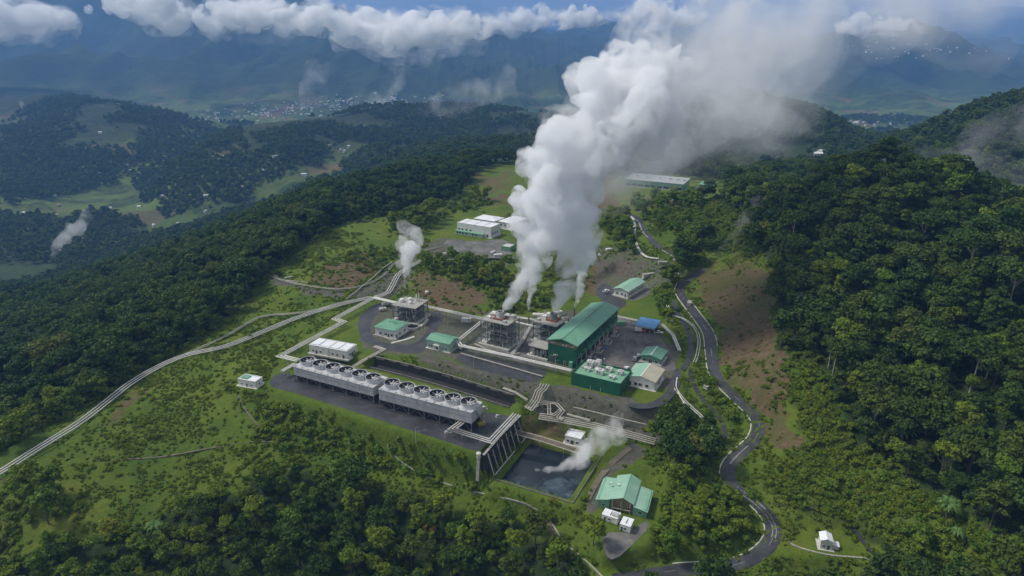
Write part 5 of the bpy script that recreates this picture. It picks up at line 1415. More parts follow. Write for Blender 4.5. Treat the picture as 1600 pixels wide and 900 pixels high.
pipeline('old pipe crossing the grass before the white twin block', Z([(585,541),(600,546),(570,562),(552,573)], [.4, .4, .0, -1.5]), 3, .3, .9, 'old_pipe', every=9, group='weathered pipelines by the pond')
for lab, pix, z, c_, r__ in (('low pipes in the yard between the two condenser frames', [(800,553),(815,535),(828,512),(834,503)], .9, 3, .2),
        ('low pipes along the foot of the left condenser frame', [(742,537),(760,546),(795,556),(812,551)], 1.0, 2, .22),
        ('raised pipes between the right condenser frame and the turbine hall', [(862,538),(872,545),(868,555)], 5.0, 3, .26),
        ('pipes passing behind the two condenser frames', [(764,492),(800,494),(838,500),(880,505),(900,500)], 3.0, 3, .24),
        ('low pipes across the yard behind the gas plant', [(604,472),(628,476),(660,484),(672,492)], .8, 2, .22),
        ('low pipes beside the open right side of the turbine hall', [(912,566),(925,553),(943,530),(955,514)], .7, 2, .2),
        ('thin pipes along the front of the dark apron before the hall', [(720,552),(760,563),(810,577),(848,588)], .7, 2, .16)):
    pipeline(lab, Z(pix, z), c_, r__, r__ * 3.4, ('old_pipe', 'pipe')[c_ % 2], every=6, group='small pipes in the yards')
# concrete drains in the grass
def drain(label, pix, w_=.28, off=0.1, mat='concrete'):
    run = G(pix, off, 2.5, 2)
    o_ = ribbon(run, w_, .12, .6).build('drain_channel', mat)
    return tag(o_, label, 'drain', 'concrete drains on the slopes')
drain('pale concrete drain curving down the slope in front of the cooling towers', [(605,694),(612,708),(640,730),(668,745),(700,757),(740,768),(790,778),(830,790),(860,815),(880,845),(920,880),(945,905)])
drain('dark old drain winding across the grassy slope', [(150,720),(250,714),(330,700),(400,690),(440,692)], .4, .15, 'dirt_track')
drain('faint drain running down the grass from the tiny white hut', [(372,618),(385,642),(405,668)], .35, .15, 'dirt_track')
drain('pale drain along the foot of the cut slope', [(425,426),(440,437),(470,440),(520,447)], .45)
drain('pale drain beside the upper road above the junction', [(1030,388),(1045,397),(1066,407)], .6)
drain('white drain along the outer edge of the upper road', [(950,331),(975,336),(996,345),(1004,362),(1020,378)], .5)
drain('pale drain along the upper end of the clearing at the lower right', [(1225,838),(1240,852),(1290,866),(1345,872),(1380,878)], .35)
drain('dark drain round the clearing at the lower right', [(1215,788),(1260,792),(1300,800),(1330,820),(1352,850),(1370,868)], .8, .15, 'dark_concrete')
drain('brown footpath beside the pond', [(902,812),(918,780),(935,750),(958,722),(985,700)], 1.3, .1, 'dirt_track')
drain('brown path round the bushes below the pond', [(830,790),(856,812),(868,850),(890,890),(900,905)], .9, .1, 'dirt_track')
# weir steps and small concrete works at the road junction
for k, (u, v, w_, d_, h_, lab) in enumerate(((1035,412,6,2.2,1.6,'pale concrete weir at the top of the stream junction'), (1013,430,9,2.0,1.2,'pale concrete channel block left of the stream junction'),
        (1006,436,5,2.0,1.0,'broken concrete block below the channel block'), (1056,412,5,4.0,3.2,'square concrete intake right of the weir'), (1062,428,4,2.5,1.8,'low concrete block beside the intake'),
        (1088,662,6,4,1.2,'flat concrete slab where the double pipes end'), (1103,607,2,1.5,1.4,'white concrete box on the verge of the road'), (1077,476,2.2,5,1.8,'pale concrete inlet under the road bend'),
        (700,396,8,1.2,.9,'pale concrete beam on the bank below the hillside complex'), (452,434,6,1.2,.6,'white concrete slab at the end of the cut slope drain'))):
    p = hit(u, v)
    t = empty('concrete_block', p, lab, 'concrete block', 'concrete works on the slopes', 0.4 * k)
    MB().box(-w_ / 2, w_ / 2, -d_ / 2, d_ / 2, -1.5, h_).build('block', 'pale_concrete', t)
    MB().box(-w_ / 2 - .2, w_ / 2 + .2, -d_ / 2 - .2, d_ / 2 + .2, h_ - .003, h_ + .15).build('cap', 'concrete', t)
# ------------------------------------------------------------------ vehicles
def vehicle(label, pix, z, rz, paint, kindv='pickup_truck', cat='pickup truck'):
    p = P(*pix, z)
    t = empty(kindv, p, label, cat, 'parked vehicles in the plant', rz)
    if kindv == 'pickup_truck':
        b_ = MB(); prof = [(-2.5, .55), (2.5, .55), (2.5, 1.05), (1.1, 1.12), (.55, 1.75), (-.7, 1.78), (-.85, 1.12), (-2.5, 1.12)]
        b_.add([(x, -.9, z_) for x, z_ in prof] + [(x, .9, z_) for x, z_ in prof], [tuple(range(7, -1, -1)), tuple(range(8, 16))] + [(i, (i + 1) % 8, 8 + (i + 1) % 8, 8 + i) for i in range(8)])
        b_.build('body', paint, t)
        for sy in (-1, 1): MB().box(-.6, .7, sy * .9 - (.02 if sy < 0 else -.001), sy * .9 + (.02 if sy > 0 else -.001), 1.18, 1.66).build('window', 'glass', t)
        MB().slab([(1.06, -.78, 1.2), (1.06, .78, 1.2), (.62, .74, 1.71), (.62, -.74, 1.71)], .03).build('windscreen', 'glass', t)
        MB().box(-2.4, -.95, -.78, .78, 1.121, 1.13).build('cargo_bed', 'dark_steel', t)
        for sy in (-1, 1): MB().box(2.5, 2.53, sy * .6 - .18, sy * .6 + .18, .8, 1.0).build('headlight', 'frame', t)
        wx = (-1.6, 1.6)
    else:
        MB().box(-2.6, 1.3, -1.05, 1.05, .8, 2.6).build('cargo_box', 'insulation', t); MB().box(-2.6, 2.9, -.5, .5, .5, .79).build('chassis', 'dark_steel', t)
        MB().add([(1.4, -1, .6), (3.0, -1, .6), (3.0, -1, 1.5), (2.7, -1, 2.3), (1.4, -1, 2.3), (1.4, 1, .6), (3.0, 1, .6), (3.0, 1, 1.5), (2.7, 1, 2.3), (1.4, 1, 2.3)], [(0, 1, 2, 3, 4), (9, 8, 7, 6, 5)] + [(i, 5 + i, 5 + (i + 1) % 5, (i + 1) % 5) for i in range(5)]).build('cab', paint, t)
        MB().slab([(3.03, -.85, 1.55), (3.03, .85, 1.55), (2.75, .85, 2.22), (2.75, -.85, 2.22)], .03).build('windscreen', 'glass', t)
        wx = (-1.7, 2.1)
    for x in wx:
        for sy in (-1, 1):
            w_ = MB(); w_.tube([(x, sy * .72, .38), (x, sy * .96, .38)], .38, 14)
            o_ = w_.build('wheel', 'tyre', t); MB().tube([(x, sy * .9, .38), (x, sy * .975, .38)], .2, 10).build('rim', 'pale_steel', o_)
    return t
vehicle('red and white truck parked under the left end of the blue shed', (999,518.5), 0.05, R(-10), 'red', 'box_truck', 'truck')
vehicle('white pickup parked at the right end of the blue shed', (1029,521), 0.05, R(-15), 'insulation')
vehicle('white pickup between the switchgear block and the white workshop', (978,578), 0.05, R(60), 'insulation')
vehicle('white pickup parked before the green walled house', (998,558), 0.05, R(20), 'insulation')
vehicle('silver pickup in the middle of the gravel yard by the green walled house', (992,562), 0.05, R(70), 'pale_steel')
vehicle('white pickup on the asphalt left of the house behind the hall', (947,456), 1.0, R(30), 'insulation')
vehicle('white truck on the terrace beside the main plume', (951,393), 5.6, R(25), 'insulation', 'box_truck', 'truck')
vehicle('white pickup left of the truck on the terrace beside the plume', (936,400), 5.6, R(120), 'insulation')
# yard skips and crates near the yellow skid by the right tower
p = P(752, 664, TOWER_Z)
t = empty('yellow_skip', p, 'yellow skip at the right end of the cooling towers', 'skip', None, .5)
MB().add([(-1.6, -1, 0), (1.6, -1, 0), (1.6, 1, 0), (-1.6, 1, 0), (-2, -1.2, 1.3), (2, -1.2, 1.3), (2, 1.2, 1.3), (-2, 1.2, 1.3)], [(3, 2, 1, 0), (0, 1, 5, 4), (1, 2, 6, 5), (2, 3, 7, 6), (3, 0, 4, 7), (4, 5, 6, 7)]).build('skip_body', 'yellow', t)
MB().box(-2.05, 2.05, -1.25, 1.25, 1.302, 1.4).build('rim', 'yellow', t)
for k, (u, v, w_, d_, h_, lab) in enumerate(((757,640,3.2,2.0,1.8,'grey pump unit behind the right end of the cooling tower'), (778,652,2.0,1.6,1.3,'small grey control box on the apron right of the towers'), (700,676,3.0,1.6,1.0,'pale valve pit cover in front of the right cooling tower'))):
    p = P(u, v, TOWER_Z)
    t = empty('pump_skid', p, lab, 'pump unit', None, .3)
    MB().box(-w_ / 2, w_ / 2, -d_ / 2, d_ / 2, 0, .3).build('base', 'pale_concrete', t)
    MB().box(-w_ * .45, w_ * .1, -d_ * .35, d_ * .35, .302, h_).build('motor', 'pale_steel', t)
    MB().tube([(w_ * .15, 0, h_ * .5), (w_ * .45, 0, h_ * .5), (w_ * .45, d_ * .6, h_ * .5)], .28, 8).build('pump', 'steel', t)
# tanks, containers and drums that clutter the yards
def tank(label, pix, z, L_, r_, rz_):
    t = empty('storage_tank', P(*pix, z), label, 'tank', 'horizontal tanks in the plant', rz_)
    MB().tube([(-L_ / 2 - .3, 0, r_ + .7), (-L_ / 2, 0, r_ + .7), (L_ / 2, 0, r_ + .7), (L_ / 2 + .3, 0, r_ + .7)], r_, 14).build('shell', 'insulation', t, smooth=True)
    for sx in (-.32, .32): MB().box(sx * L_ - .25, sx * L_ + .25, -r_ * .8, r_ * .8, -.3, .95).build('saddle', 'concrete', t)
    MB().lathe([(.3, 0), (.3, .5), (.4, .5), (.4, .6)], 10, (0, 0, 2 * r_ + .65)).build('manhole', 'pale_steel', t)
tank('white horizontal tank left of the small gas plant', (604,478), 0, 5, 1.1, .4)
tank('second horizontal tank nearer the loop road by the gas plant', (598,486), 0, 3.6, .9, .4)
tank('horizontal tank on the pale yard behind the slim vent pipe', (842,497), 0, 7, 1.3, -.1)
tank('shorter horizontal tank behind the right condenser frame', (872,493), 0, 4.5, 1.2, .5)
tank('small tank beside the pale green building', (723,546), 0, 3.2, .8, .9)
tank('pale tank at the foot of the left condenser frame', (812,540), 0, 3.4, .8, 1.0)
def container(label, pix, z, rz_, mat):
    t = empty('shipping_container', P(*pix, z), label, 'container', 'containers in the yards', rz_)
    MB().box(-3, 3, -1.2, 1.2, .1, 2.55).build('body', mat, t)
    for k in range(9): MB().box(-2.85 + k * .68, -2.6 + k * .68, -1.24, -1.203, .25, 2.4).build('rib', mat, t)
    MB().box(3.002, 3.05, -1.1, 1.1, .2, 2.45).build('door_leaf', mat, t)
container('white container at the junction of the white pipes above the lawn', (729,503), 0, -.2, 'insulation')
container('pale container behind the switchgear block beside the hall', (916,572), 0, -.3, 'pale_steel')
container('green container at the far end of the gravel yard', (968,508), 0, .1, 'mid_green')
container('rust coloured container at the back of the yard near the hall', (962,520), 0, 1.0, 'rust_pipe')
container('white container below the hillside complex', (778,402), 7.4, .2, 'insulation')
container('second white container on the terrace below the hillside complex', (770,398), 7.6, 1.1, 'pale_steel')
rgd = random.Random(12)
for k, (u, v) in enumerate(((930,560),(934,562),(938,557),(944,563),(975,548),(1010,540),(955,535),(948,545))):
    t = empty('oil_drum', P(u, v, 0), 'oil drum standing on the gravel yard right of the turbine hall', 'drum', 'drums on the gravel yard')
    MB().lathe([(.42, 0), (.45, .05), (.45, .5), (.48, .52), (.45, .55), (.45, 1.1), (.40, 1.12)], 12).build('drum_body', ('pipe', 'blue_roof', 'rust')[k % 3], t)
# chain of lamp posts round the plant
lp = [(700,520,0,'lamp post left of the pale green building\'s pipe bend'), (868,583,0,'lamp post on the apron before the turbine hall'), (740,575,0,'lamp post on the bank behind the right cooling tower'), (975,540,0,'lamp post in the middle of the gravel yard'), (664,520,0,'lamp post on the looped road right of the gas plant'), (450,588,TOWER_Z,'lamp post at the left end of the dark apron'), (650,690,TOWER_Z - .8,'lamp post on the front edge of the dark apron')]
for u, v, z, lab in lp:
    t = empty('lamp_post', P(u, v, z), lab, 'lamp post', 'lamp posts in the plant')
    MB().lathe([(.16, -.3), (.13, .5), (.07, 7.0)], 8).build('post', 'pale_steel', t)
    MB().tube([(0, 0, 6.9), (.6, 0, 7.2), (1.3, 0, 7.25)], .045, 6).build('arm', 'pale_steel', t); MB().box(1.1, 1.7, -.13, .13, 7.18, 7.3).build('lamp_head', 'steel', t)
# distant houses
for k, (u, v, lab) in enumerate(((1277,243,'white farm building on the green field behind the right hill'), (1284,239,'second pale farm building behind the white one on the field'), (430,246,'lone house on the hill behind the left ridge'), (60,553 - 250,'small house among the fields at the far left'))):
    p = hit(u, v)
    t = empty('farm_house', p, lab, 'house', None, .4 * k); roof_parts(t, 'gable_x', 14, 9, 4, 2, .5, 'white_wall', 'white_roof')
    for uu in (.2, .5, .8): window_parts(t, 'f', 14, 9, uu, 1, 1.4, 1.3)
# ------------------------------------------------------------------ vegetation
def crown_mesh(name, mat, rx, rz, lobes, leaves, leaf, seed, flat=0.0, base=0.0, cone=0.0, hollow=0.62):
    """leaf faces spread over the shells of many lobes inside an uneven crown"""
    rg = np.random.default_rng(seed)
    L = []
    for i in range(lobes):
        th = rg.uniform(0, 2 * math.pi); rr = math.sqrt(rg.uniform(0, 1)) * 0.72
        h = rg.uniform(-0.55, 0.75)
        if cone: h = rg.uniform(-0.9, 0.9); rr *= (1 - (h + 0.9) / 1.8 * cone)
        k = math.sqrt(max(0.05, 1 - (h * 0.9) ** 2)) if not cone else 1.0
        h *= (1 - flat)
        s = rg.uniform(0.26, 0.46) * (1 - 0.45 * cone * (h + 0.9) / 1.8)
        L.append((rr * k * math.cos(th) * rx, rr * k * math.sin(th) * rx, h * rz + rz + base, s * rx, s * rx * rg.uniform(0.6, 0.85)))
    L = np.array(L)
    w = L[:, 3] ** 2; w /= w.sum()
    pick = rg.choice(len(L), leaves, p=w)
    d = rg.normal(size=(leaves, 3)); d /= np.linalg.norm(d, axis=1)[:, None]
    low = d[:, 2] < -0.25; d[low, 2] *= -0.6
    d /= np.linalg.norm(d, axis=1)[:, None]
    rad = rg.uniform(hollow, 1.08, leaves)[:, None]
    C = L[pick, :3] + d * np.c_[L[pick, 3], L[pick, 3], L[pick, 4]] * rad
    nrm = d * 0.9 + rg.normal(size=(leaves, 3)) * 0.55 + np.array([0, 0, 0.35]); nrm /= np.linalg.norm(nrm, axis=1)[:, None]
    t = np.cross(nrm, rg.normal(size=(leaves, 3))); t /= np.linalg.norm(t, axis=1)[:, None]
    b = np.cross(nrm, t)
    s = leaf * rg.uniform(0.6, 1.45, leaves)[:, None]
    V = np.stack([C - t * s, C - b * s * 0.62 + nrm * s * 0.12, C + t * s, C + b * s * 0.62 + nrm * s * 0.12], 1).reshape(-1, 3)
    F = np.arange(leaves * 4).reshape(-1, 4)
    me = np_mesh(name, V, F); me.materials.append(M[mat])
    return me
def trunk_mesh(name, mat, h, r, rx, seed, limbs=4):
    rg = random.Random(seed); mb = MB()
    top = Vector((rg.uniform(-.5, .5), rg.uniform(-.5, .5), h))
    mb.tube([(0, 0, -2.5), (0, 0, 0.3), top * 0.5 + Vector((rg.uniform(-.3, .3), 0, 0)), top], r, 7, True, r * 0.45)
    for i in range(limbs):
        a = rg.uniform(0, 6.28); z0 = h * rg.uniform(0.55, 0.85)
        e = Vector((math.cos(a) * rx * 0.6, math.sin(a) * rx * 0.6, h + rx * rg.uniform(0.1, 0.4)))
        p0 = top * (z0 / h)
        mb.tube([p0, (p0 + e) * 0.5 + Vector((0, 0, -0.3)), e], r * 0.4, 5, True, r * 0.15)
    return mb.mesh(name, mat, True)
# kinds: (crown mesh, trunk mesh)
TREES = {}
def kind(key, mat, bark, n, rx, rz, lobes, leaves, leaf, base, trunk_r, **kw):
    TREES[key] = [(crown_mesh('crown', mat, rx * f, rz, lobes, leaves, leaf, 100 + i * 7 + len(TREES) * 50, base=base, **kw),
                   trunk_mesh('trunk', bark, base + rz * 0.75, trunk_r, rx * f, i + len(TREES) * 9)) for i, f in zip(range(n), (1.0, 1.15, 0.88, 1.05, 0.95, 1.1))]
kind('broad', 'leaf_dark', 'bark', 6, 5.0, 4.6, 22, 1500, 0.52, 5.5, 0.34)
kind('light', 'leaf_light', 'bark', 3, 4.3, 4.0, 18, 1200, 0.50, 4.5, 0.28)
kind('umbrella', 'leaf_dark', 'pale_bark', 3, 6.3, 2.6, 20, 1300, 0.52, 11.0, 0.34, flat=0.35)
kind('ridge', 'leaf_pine', 'bark', 3, 3.8, 6.0, 22, 1100, 0.52, 5.0, 0.30, cone=0.55)
kind('shrub', 'leaf_shrub', 'bark', 4, 1.9, 1.1, 9, 330, 0.30, -0.5, 0.08)
kind('low', 'leaf_light', 'bark', 3, 2.6, 1.7, 12, 520, 0.36, -0.3, 0.12)
kind('yellow', 'leaf_yellow', 'bark', 2, 3.4, 2.4, 16, 1000, 0.40, 0.6, 0.2)
kind('herb', 'leaf_grass', 'bark', 3, 1.7, 0.55, 8, 170, 0.36, -0.35, 0.04)
kind('tuft', 'leaf_grass', 'bark', 3, 0.9, 0.35, 5, 46, 0.34, -0.12, 0.02)
kind('rust', 'leaf_rust', 'pale_bark', 1, 3.3, 2.4, 10, 420, 0.40, 5.0, 0.2)
FARCROWN = [crown_mesh('far_crown', 'leaf_far', 5.2, 4.6, 12, 260, 1.15, 900 + i, base=3.0) for i in range(4)]
FARPINE = [crown_mesh('far_crown', 'leaf_dark', 5.0, 5.2, 12, 260, 1.15, 950 + i, base=4.0) for i in range(2)]
def fern_mesh(seed):
    rg = random.Random(seed); mb = MB()
    for i in range(15):
        a = i / 15 * 6.283 + rg.uniform(-.15, .15); L = rg.uniform(2.6, 3.5); up = rg.uniform(0.5, 1.3)
        dx, dy = math.cos(a), math.sin(a); sx, sy = -dy, dx
        prev = None
        for k in range(7):
            t = k / 6; w = 0.42 * math.sin(math.pi * min(1, 0.12 + t * 0.88)) + 0.03
            r_ = L * t; z = up * math.sin(t * 2.2) * 1.2 - 1.1 * t * t
            c = (dx * r_, dy * r_, z)
            cur = [(c[0] - sx * w, c[1] - sy * w, c[2] - 0.12), c, (c[0] + sx * w, c[1] + sy * w, c[2] - 0.12)]
            if prev: mb.add(prev + cur, [(0, 1, 4, 3), (1, 2, 5, 4)])
            prev = cur
    return mb
FERNS = [fern_mesh(s).mesh('frond_crown', 'leaf_fern') for s in (1, 2, 3)]
FERN_TRUNK = MB().tube([(0, 0, -1), (0.1, 0, 2), (0, 0, 4.4)], 0.16, 7).mesh('trunk', 'bark', True)

def pick_pts(x, y):                 # columns: x, y, z, u, v
    z = H(x, y); u, v, d = project(x, y, z)
    return x, y, z, u, v
def jitter_grid(x0, x1, y0, y1, sp, seed):
    rg = np.random.default_rng(seed)
    gx, gy = np.meshgrid(np.arange(x0, x1, sp), np.arange(y0, y1, sp))
    return (gx + rg.uniform(-.48, .48, gx.shape) * sp).ravel(), (gy + rg.uniform(-.48, .48, gy.shape) * sp).ravel()
def road_clear(x, y, extra):
    ok = np.ones(len(x), bool)
    for nm in ROADS:
        pts, w = ROADS[nm]
        for p in pts[::3]: ok &= np.hypot(x - p.x, y - p.y) > w / 2 + extra
    return ok
def pads_clear(x, y, m):
    ok = np.ones(len(x), bool)
    for poly in PADS + [POND_POLY]:
        ok &= poly_dist(x, y, poly) > m
    return ok
wob = lambda x, y: 16 * fbm(x / 9, y / 9, 3, 41)
def clear_at(x, y, u, v, grow=0.0):   # in the cleared ground, with the same ragged edge as the grass
    return poly_dist(u, v, CLEAR) + wob(x, y) * 0.8 < -grow
ISLAND = [(1015,690),(1060,668),(1105,690),(1120,715),(1132,745),(1150,775),(1178,800),(1182,838),(1150,862),(1100,872),(1030,878),(1005,862),(1015,840),(1035,800),(1032,740)]
WOODS_IN = [  # wooded or bushy patches inside the cleared ground: outline, kind weights, spacing
    (ISLAND, (('low', 6), ('light', 1), ('shrub', 2)), 4.2),
    ([(1028,690),(1070,668),(1108,688),(1112,740),(1060,760),(1035,740)], (('broad', 4), ('light', 1)), 5.5),
    ([(940,352),(975,345),(988,372),(992,400),(975,395),(950,378)], (('light', 3), ('low', 2)), 5.0),
    ([(690,330),(745,300),(770,318),(720,335),(640,372),(600,365),(620,345)], (('low', 3), ('light', 1)), 5.5),
    ([(665,408),(700,410),(800,425),(800,452),(770,455),(700,435),(660,430)], (('low', 3), ('light', 1)), 4.5),
    ([(768,455),(800,452),(880,470),(878,492),(800,490),(765,490)], (('low', 3), ('shrub', 1)), 4.5),
    ([(540,395),(600,385),(625,400),(600,430),(555,425)], (('low', 2), ('shrub', 3)), 5.0),
    ([(1075,315),(1095,318),(1080,350),(1098,385),(1070,395),(1020,352),(985,330),(1000,315)], (('low', 3), ('light', 1)), 5.5),
    ([(1040,440),(1058,432),(1062,400),(1095,392),(1088,422),(1066,440),(1056,466)], (('broad', 2), ('light', 1)), 5.5),
    ([(1010,462),(1042,450),(1055,480),(1048,495),(1012,492)], (('low', 3), ('light', 1)), 5.0),
    ([(1090,600),(1108,590),(1150,640),(1150,680),(1120,690),(1100,640)], (('shrub', 3), ('low', 1)), 5.0),
    ([(925,835),(945,815),(950,860),(920,865),(890,850)], (('light', 2), ('low', 2)), 5.5),
    ([(395,640),(450,628),(580,672),(610,690),(640,715),(740,735),(745,765),(640,745),(560,725),(470,705),(400,695)], (('low', 6), ('shrub', 2)), 3.5),
    ([(620,685),(660,680),(740,705),(738,745),(660,735),(612,705)], (('low', 7), ('shrub', 1)), 3.5),
    ([(0,780),(60,760),(150,770),(140,800),(60,830),(0,840)], (('low', 3), ('light', 2), ('shrub', 2)), 4.6),
    ([(0,690),(60,660),(180,590),(260,555),(300,535),(330,515),(280,545),(140,625),(0,712)], (('low', 3), ('light', 2)), 4.6),
]
KINDS = list(TREES.keys())
pool = []      # (x, y, z, scale, rot, kind, variant, zone)
rgv = np.random.default_rng(5)
def add_pool(x, y, z, kinds, zone, s0=0.75, s1=1.25):
    names = [k for k, w in kinds]; ws = np.array([w for k, w in kinds], float); ws /= ws.sum()
    ks = rgv.choice(len(names), len(x), p=ws)
    for i in range(len(x)):
        k = names[ks[i]]
        pool.append((x[i], y[i], z[i], s0 + (s1 - s0) * rgv.beta(1.6, 2.2), rgv.uniform(0, 6.283), k, int(rgv.integers(len(TREES[k]))), zone))
# --- the big forests
x, y = jitter_grid(-520, 620, 95, 900, 6.6, 1)
m = np.abs(x) < 0.86 * y + 60
x, y = x[m], y[m]
x, y, z, u, v = pick_pts(x, y)
m = ~clear_at(x, y, u, v) & pads_clear(x, y, 3) & road_clear(x, y, 5)
scr = in_poly(u, v, SCRUB_R) | in_poly(u, v, SCRUB_M)
dens = vnoise(x / 14, y / 14, 3)
m &= ~(scr & (dens < 0.70))
x, y, z, u, v, scr = x[m], y[m], z[m], u[m], v[m], scr[m]
hill = (u > 1060) & ~scr
left = (u < 520) & (v < 640) & ~hill
corner = (v > 620) & (u < 330) & ~(left & (v < 700))
front = (v > 620) & (u < 1060) & ~corner
left &= ~corner
back = ~(hill | left | front | scr | corner)
add_pool(x[corner], y[corner], z[corner], (('broad', 2), ('light', 4), ('low', 5)), 'front', 0.5, 1.1)
add_pool(x[hill], y[hill], z[hill], (('broad', 9), ('light', 2.6), ('umbrella', 2.2), ('low', 1.5), ('ridge', .8)), 'hill', 0.4, 1.85)
add_pool(x[left], y[left], z[left], (('broad', 9), ('light', 0.5), ('umbrella', 2.0), ('ridge', 1)), 'left', 0.45, 1.8)
add_pool(x[front], y[front], z[front], (('broad', 6), ('light', 4.5), ('low', 2.5), ('umbrella', .4)), 'front', 0.38, 1.3)
add_pool(x[back], y[back], z[back], (('broad', 3), ('ridge', 5), ('umbrella', 1)), 'ridge', 0.7, 1.25)
add_pool(x[scr], y[scr], z[scr], (('low', 3), ('light', 2)), 'scrub', 0.6, 1.1)
# --- wooded patches on the cleared ground
for i, (poly, kinds, sp) in enumerate(WOODS_IN):
    p = np.array([tuple(hit(a, b)) for a, b in poly])
    x, y = jitter_grid(p[:, 0].min() - 3, p[:, 0].max() + 3, p[:, 1].min() - 3, p[:, 1].max() + 3, sp, 30 + i)
    x, y, z, u, v = pick_pts(x, y)
    m = in_poly(u, v, poly) & pads_clear(x, y, 1.0) & road_clear(x, y, 2.6)
    add_pool(x[m], y[m], z[m], kinds, 'patch' if i > 1 else 'island', 0.6, 1.5)
# the yellow-green bushes on the mound inside the lowest bend
x, y = jitter_grid(20, 110, 160, 230, 4.2, 77)
x, y, z, u, v = pick_pts(x, y)
m = in_poly(u, v, [(1062,772),(1090,752),(1125,755),(1160,790),(1172,830),(1140,860),(1085,866),(1058,825)]) & road_clear(x, y, 3)
add_pool(x[m], y[m], z[m], (('yellow', 4), ('low', 1)), 'mound', 0.7, 1.15)
# keep the patches from standing twice in one spot
cell = {}
keep = []
for t in reversed(pool):
    key = (int(t[0] / 3.2), int(t[1] / 3.2))
    if key in cell: continue
    cell[key] = 1; keep.append(t)
pool = keep
PA = np.array([(t[0], t[1], t[2], t[3]) for t in pool])
u, v, d = project(PA[:, 0], PA[:, 1], PA[:, 2] + 7 * PA[:, 3])
seen = (u > -10) & (u < 1610) & (v > -10) & (v < 915) & ~hidden(PA[:, 0], PA[:, 1], PA[:, 2] + 9 * PA[:, 3], 5.0)
size = np.array([{'broad': 5, 'light': 4.3, 'umbrella': 6.3, 'ridge': 4, 'shrub': 1.2, 'low': 1.9, 'yellow': 2.8, 'rust': 3}[t[5]] for t in pool]) * PA[:, 3] / d
TREE_KINDS = ('broad', 'light', 'umbrella', 'ridge')
is_tree = np.array([t[5] in TREE_KINDS for t in pool])
order = [i for i in np.argsort(-size) if seen[i] and is_tree[i]]
single = order[:285]
order_b = [i for i in np.argsort(-size) if seen[i] and pool[i][5] in ('low', 'yellow')]
single_b = [i for i in order_b if pool[i][5] == 'yellow'][:60] + [i for i in order_b if pool[i][5] == 'low'][:120]
ZONE = {'hill': 'in the forest right of the road', 'left': 'in the forest left of the pipelines',
        'front': 'in the woods at the bottom', 'ridge': 'on the wooded ridge behind the plant',
        'scrub': 'at the foot of the right hill', 'patch': 'on the cleared ground near the plant',
        'island': 'inside the loop of the road', 'mound': 'on the mound inside the lowest road bend'}
LOOK = {'broad': ('dense dark green broadleaf tree', 'broadleaf_tree', 'tree'), 'light': ('bright green bushy broadleaf tree', 'broadleaf_tree', 'tree'),
        'umbrella': ('tall flat crowned pale trunked tree', 'umbrella_tree', 'tree'), 'ridge': ('dark narrow crowned tree', 'ridge_tree', 'tree'),
        'low': ('low bright green bush', 'bush', 'bush'), 'yellow': ('yellow green bush', 'bush', 'bush')}
def plant(t, label=None, name=None, group=True):
    look, nm, cat = LOOK.get(t[5], LOOK['broad'])
    lab = label or (look + ' ' + ZONE[t[7]])
    o = empty(name or nm, (t[0], t[1], t[2]), lab, cat, (nm.replace('_', ' ') + 's ' + ZONE[t[7]]) if group else None, t[4])
    o.scale = (t[3],) * 3
    c, k = TREES[t[5]][t[6]]
    link('crown', c, o); link('trunk', k, o)
    return o
for i in list(single) + list(single_b): plant(pool[i])
taken = set(single) | set(single_b)

def scatter(name, label, cat, pts, variants):
    """points carrying scale, turn and variant; geometry nodes set one plant on each"""
    me = bpy.data.meshes.new(name)
    A = np.array([p[:3] for p in pts], np.float32)
    me.vertices.add(len(A)); me.vertices.foreach_set('co', A.ravel())
    for k, j, ty in (('size', 3, 'FLOAT'), ('turn', 4, 'FLOAT'), ('variant', 5, 'INT')):
        at = me.attributes.new(k, ty, 'POINT')
        at.data.foreach_set('value', np.array([p[j] for p in pts], np.float32 if ty == 'FLOAT' else np.int32))
    o = tag(link(name, me), label, cat, kind='stuff')
    ng = bpy.data.node_groups.new(name, 'GeometryNodeTree')
    ng.interface.new_socket('Geometry', in_out='INPUT', socket_type='NodeSocketGeometry')
    ng.interface.new_socket('Geometry', in_out='OUTPUT', socket_type='NodeSocketGeometry')
    n, l = ng.nodes, ng.links
    gi, go = n.new('NodeGroupInput'), n.new('NodeGroupOutput')
    def att(nm, ty):
        a = n.new('GeometryNodeInputNamedAttribute'); a.data_type = ty; a.inputs['Name'].default_value = nm
        return [s for s in a.outputs if s.enabled and s.name == 'Attribute'][0]
    sz, tn, va = att('size', 'FLOAT'), att('turn', 'FLOAT'), att('variant', 'INT')
    rot = n.new('ShaderNodeCombineXYZ'); l.new(tn, rot.inputs['Z'])
    join = n.new('GeometryNodeJoinGeometry')
    for k, src in enumerate(variants):
        cmpn = n.new('FunctionNodeCompare'); cmpn.data_type = 'INT'; cmpn.operation = 'EQUAL'
        ins = [s for s in cmpn.inputs if s.enabled]
        l.new(va, ins[0]); ins[1].default_value = k
        oi = n.new('GeometryNodeObjectInfo'); oi.transform_space = 'ORIGINAL'; oi.inputs['Object'].default_value = src
        oi.inputs['As Instance'].default_value = False
        ip = n.new('GeometryNodeInstanceOnPoints')
        l.new(gi.outputs[0], ip.inputs['Points']); l.new(cmpn.outputs[0], ip.inputs['Selection'])
        l.new(oi.outputs['Geometry'], ip.inputs['Instance']); l.new(rot.outputs[0], ip.inputs['Rotation']); l.new(sz, ip.inputs['Scale'])
        l.new(ip.outputs[0], join.inputs[0])
    l.new(join.outputs[0], go.inputs[0])
    md = o.modifiers.new('plants', 'NODES'); md.node_group = ng
    return o
def source(me):                     # any crown in the scene that uses this mesh; plant one if none stands yet
    for o in COL.objects:
        if o.type == 'MESH' and o.data == me: return o
    return None
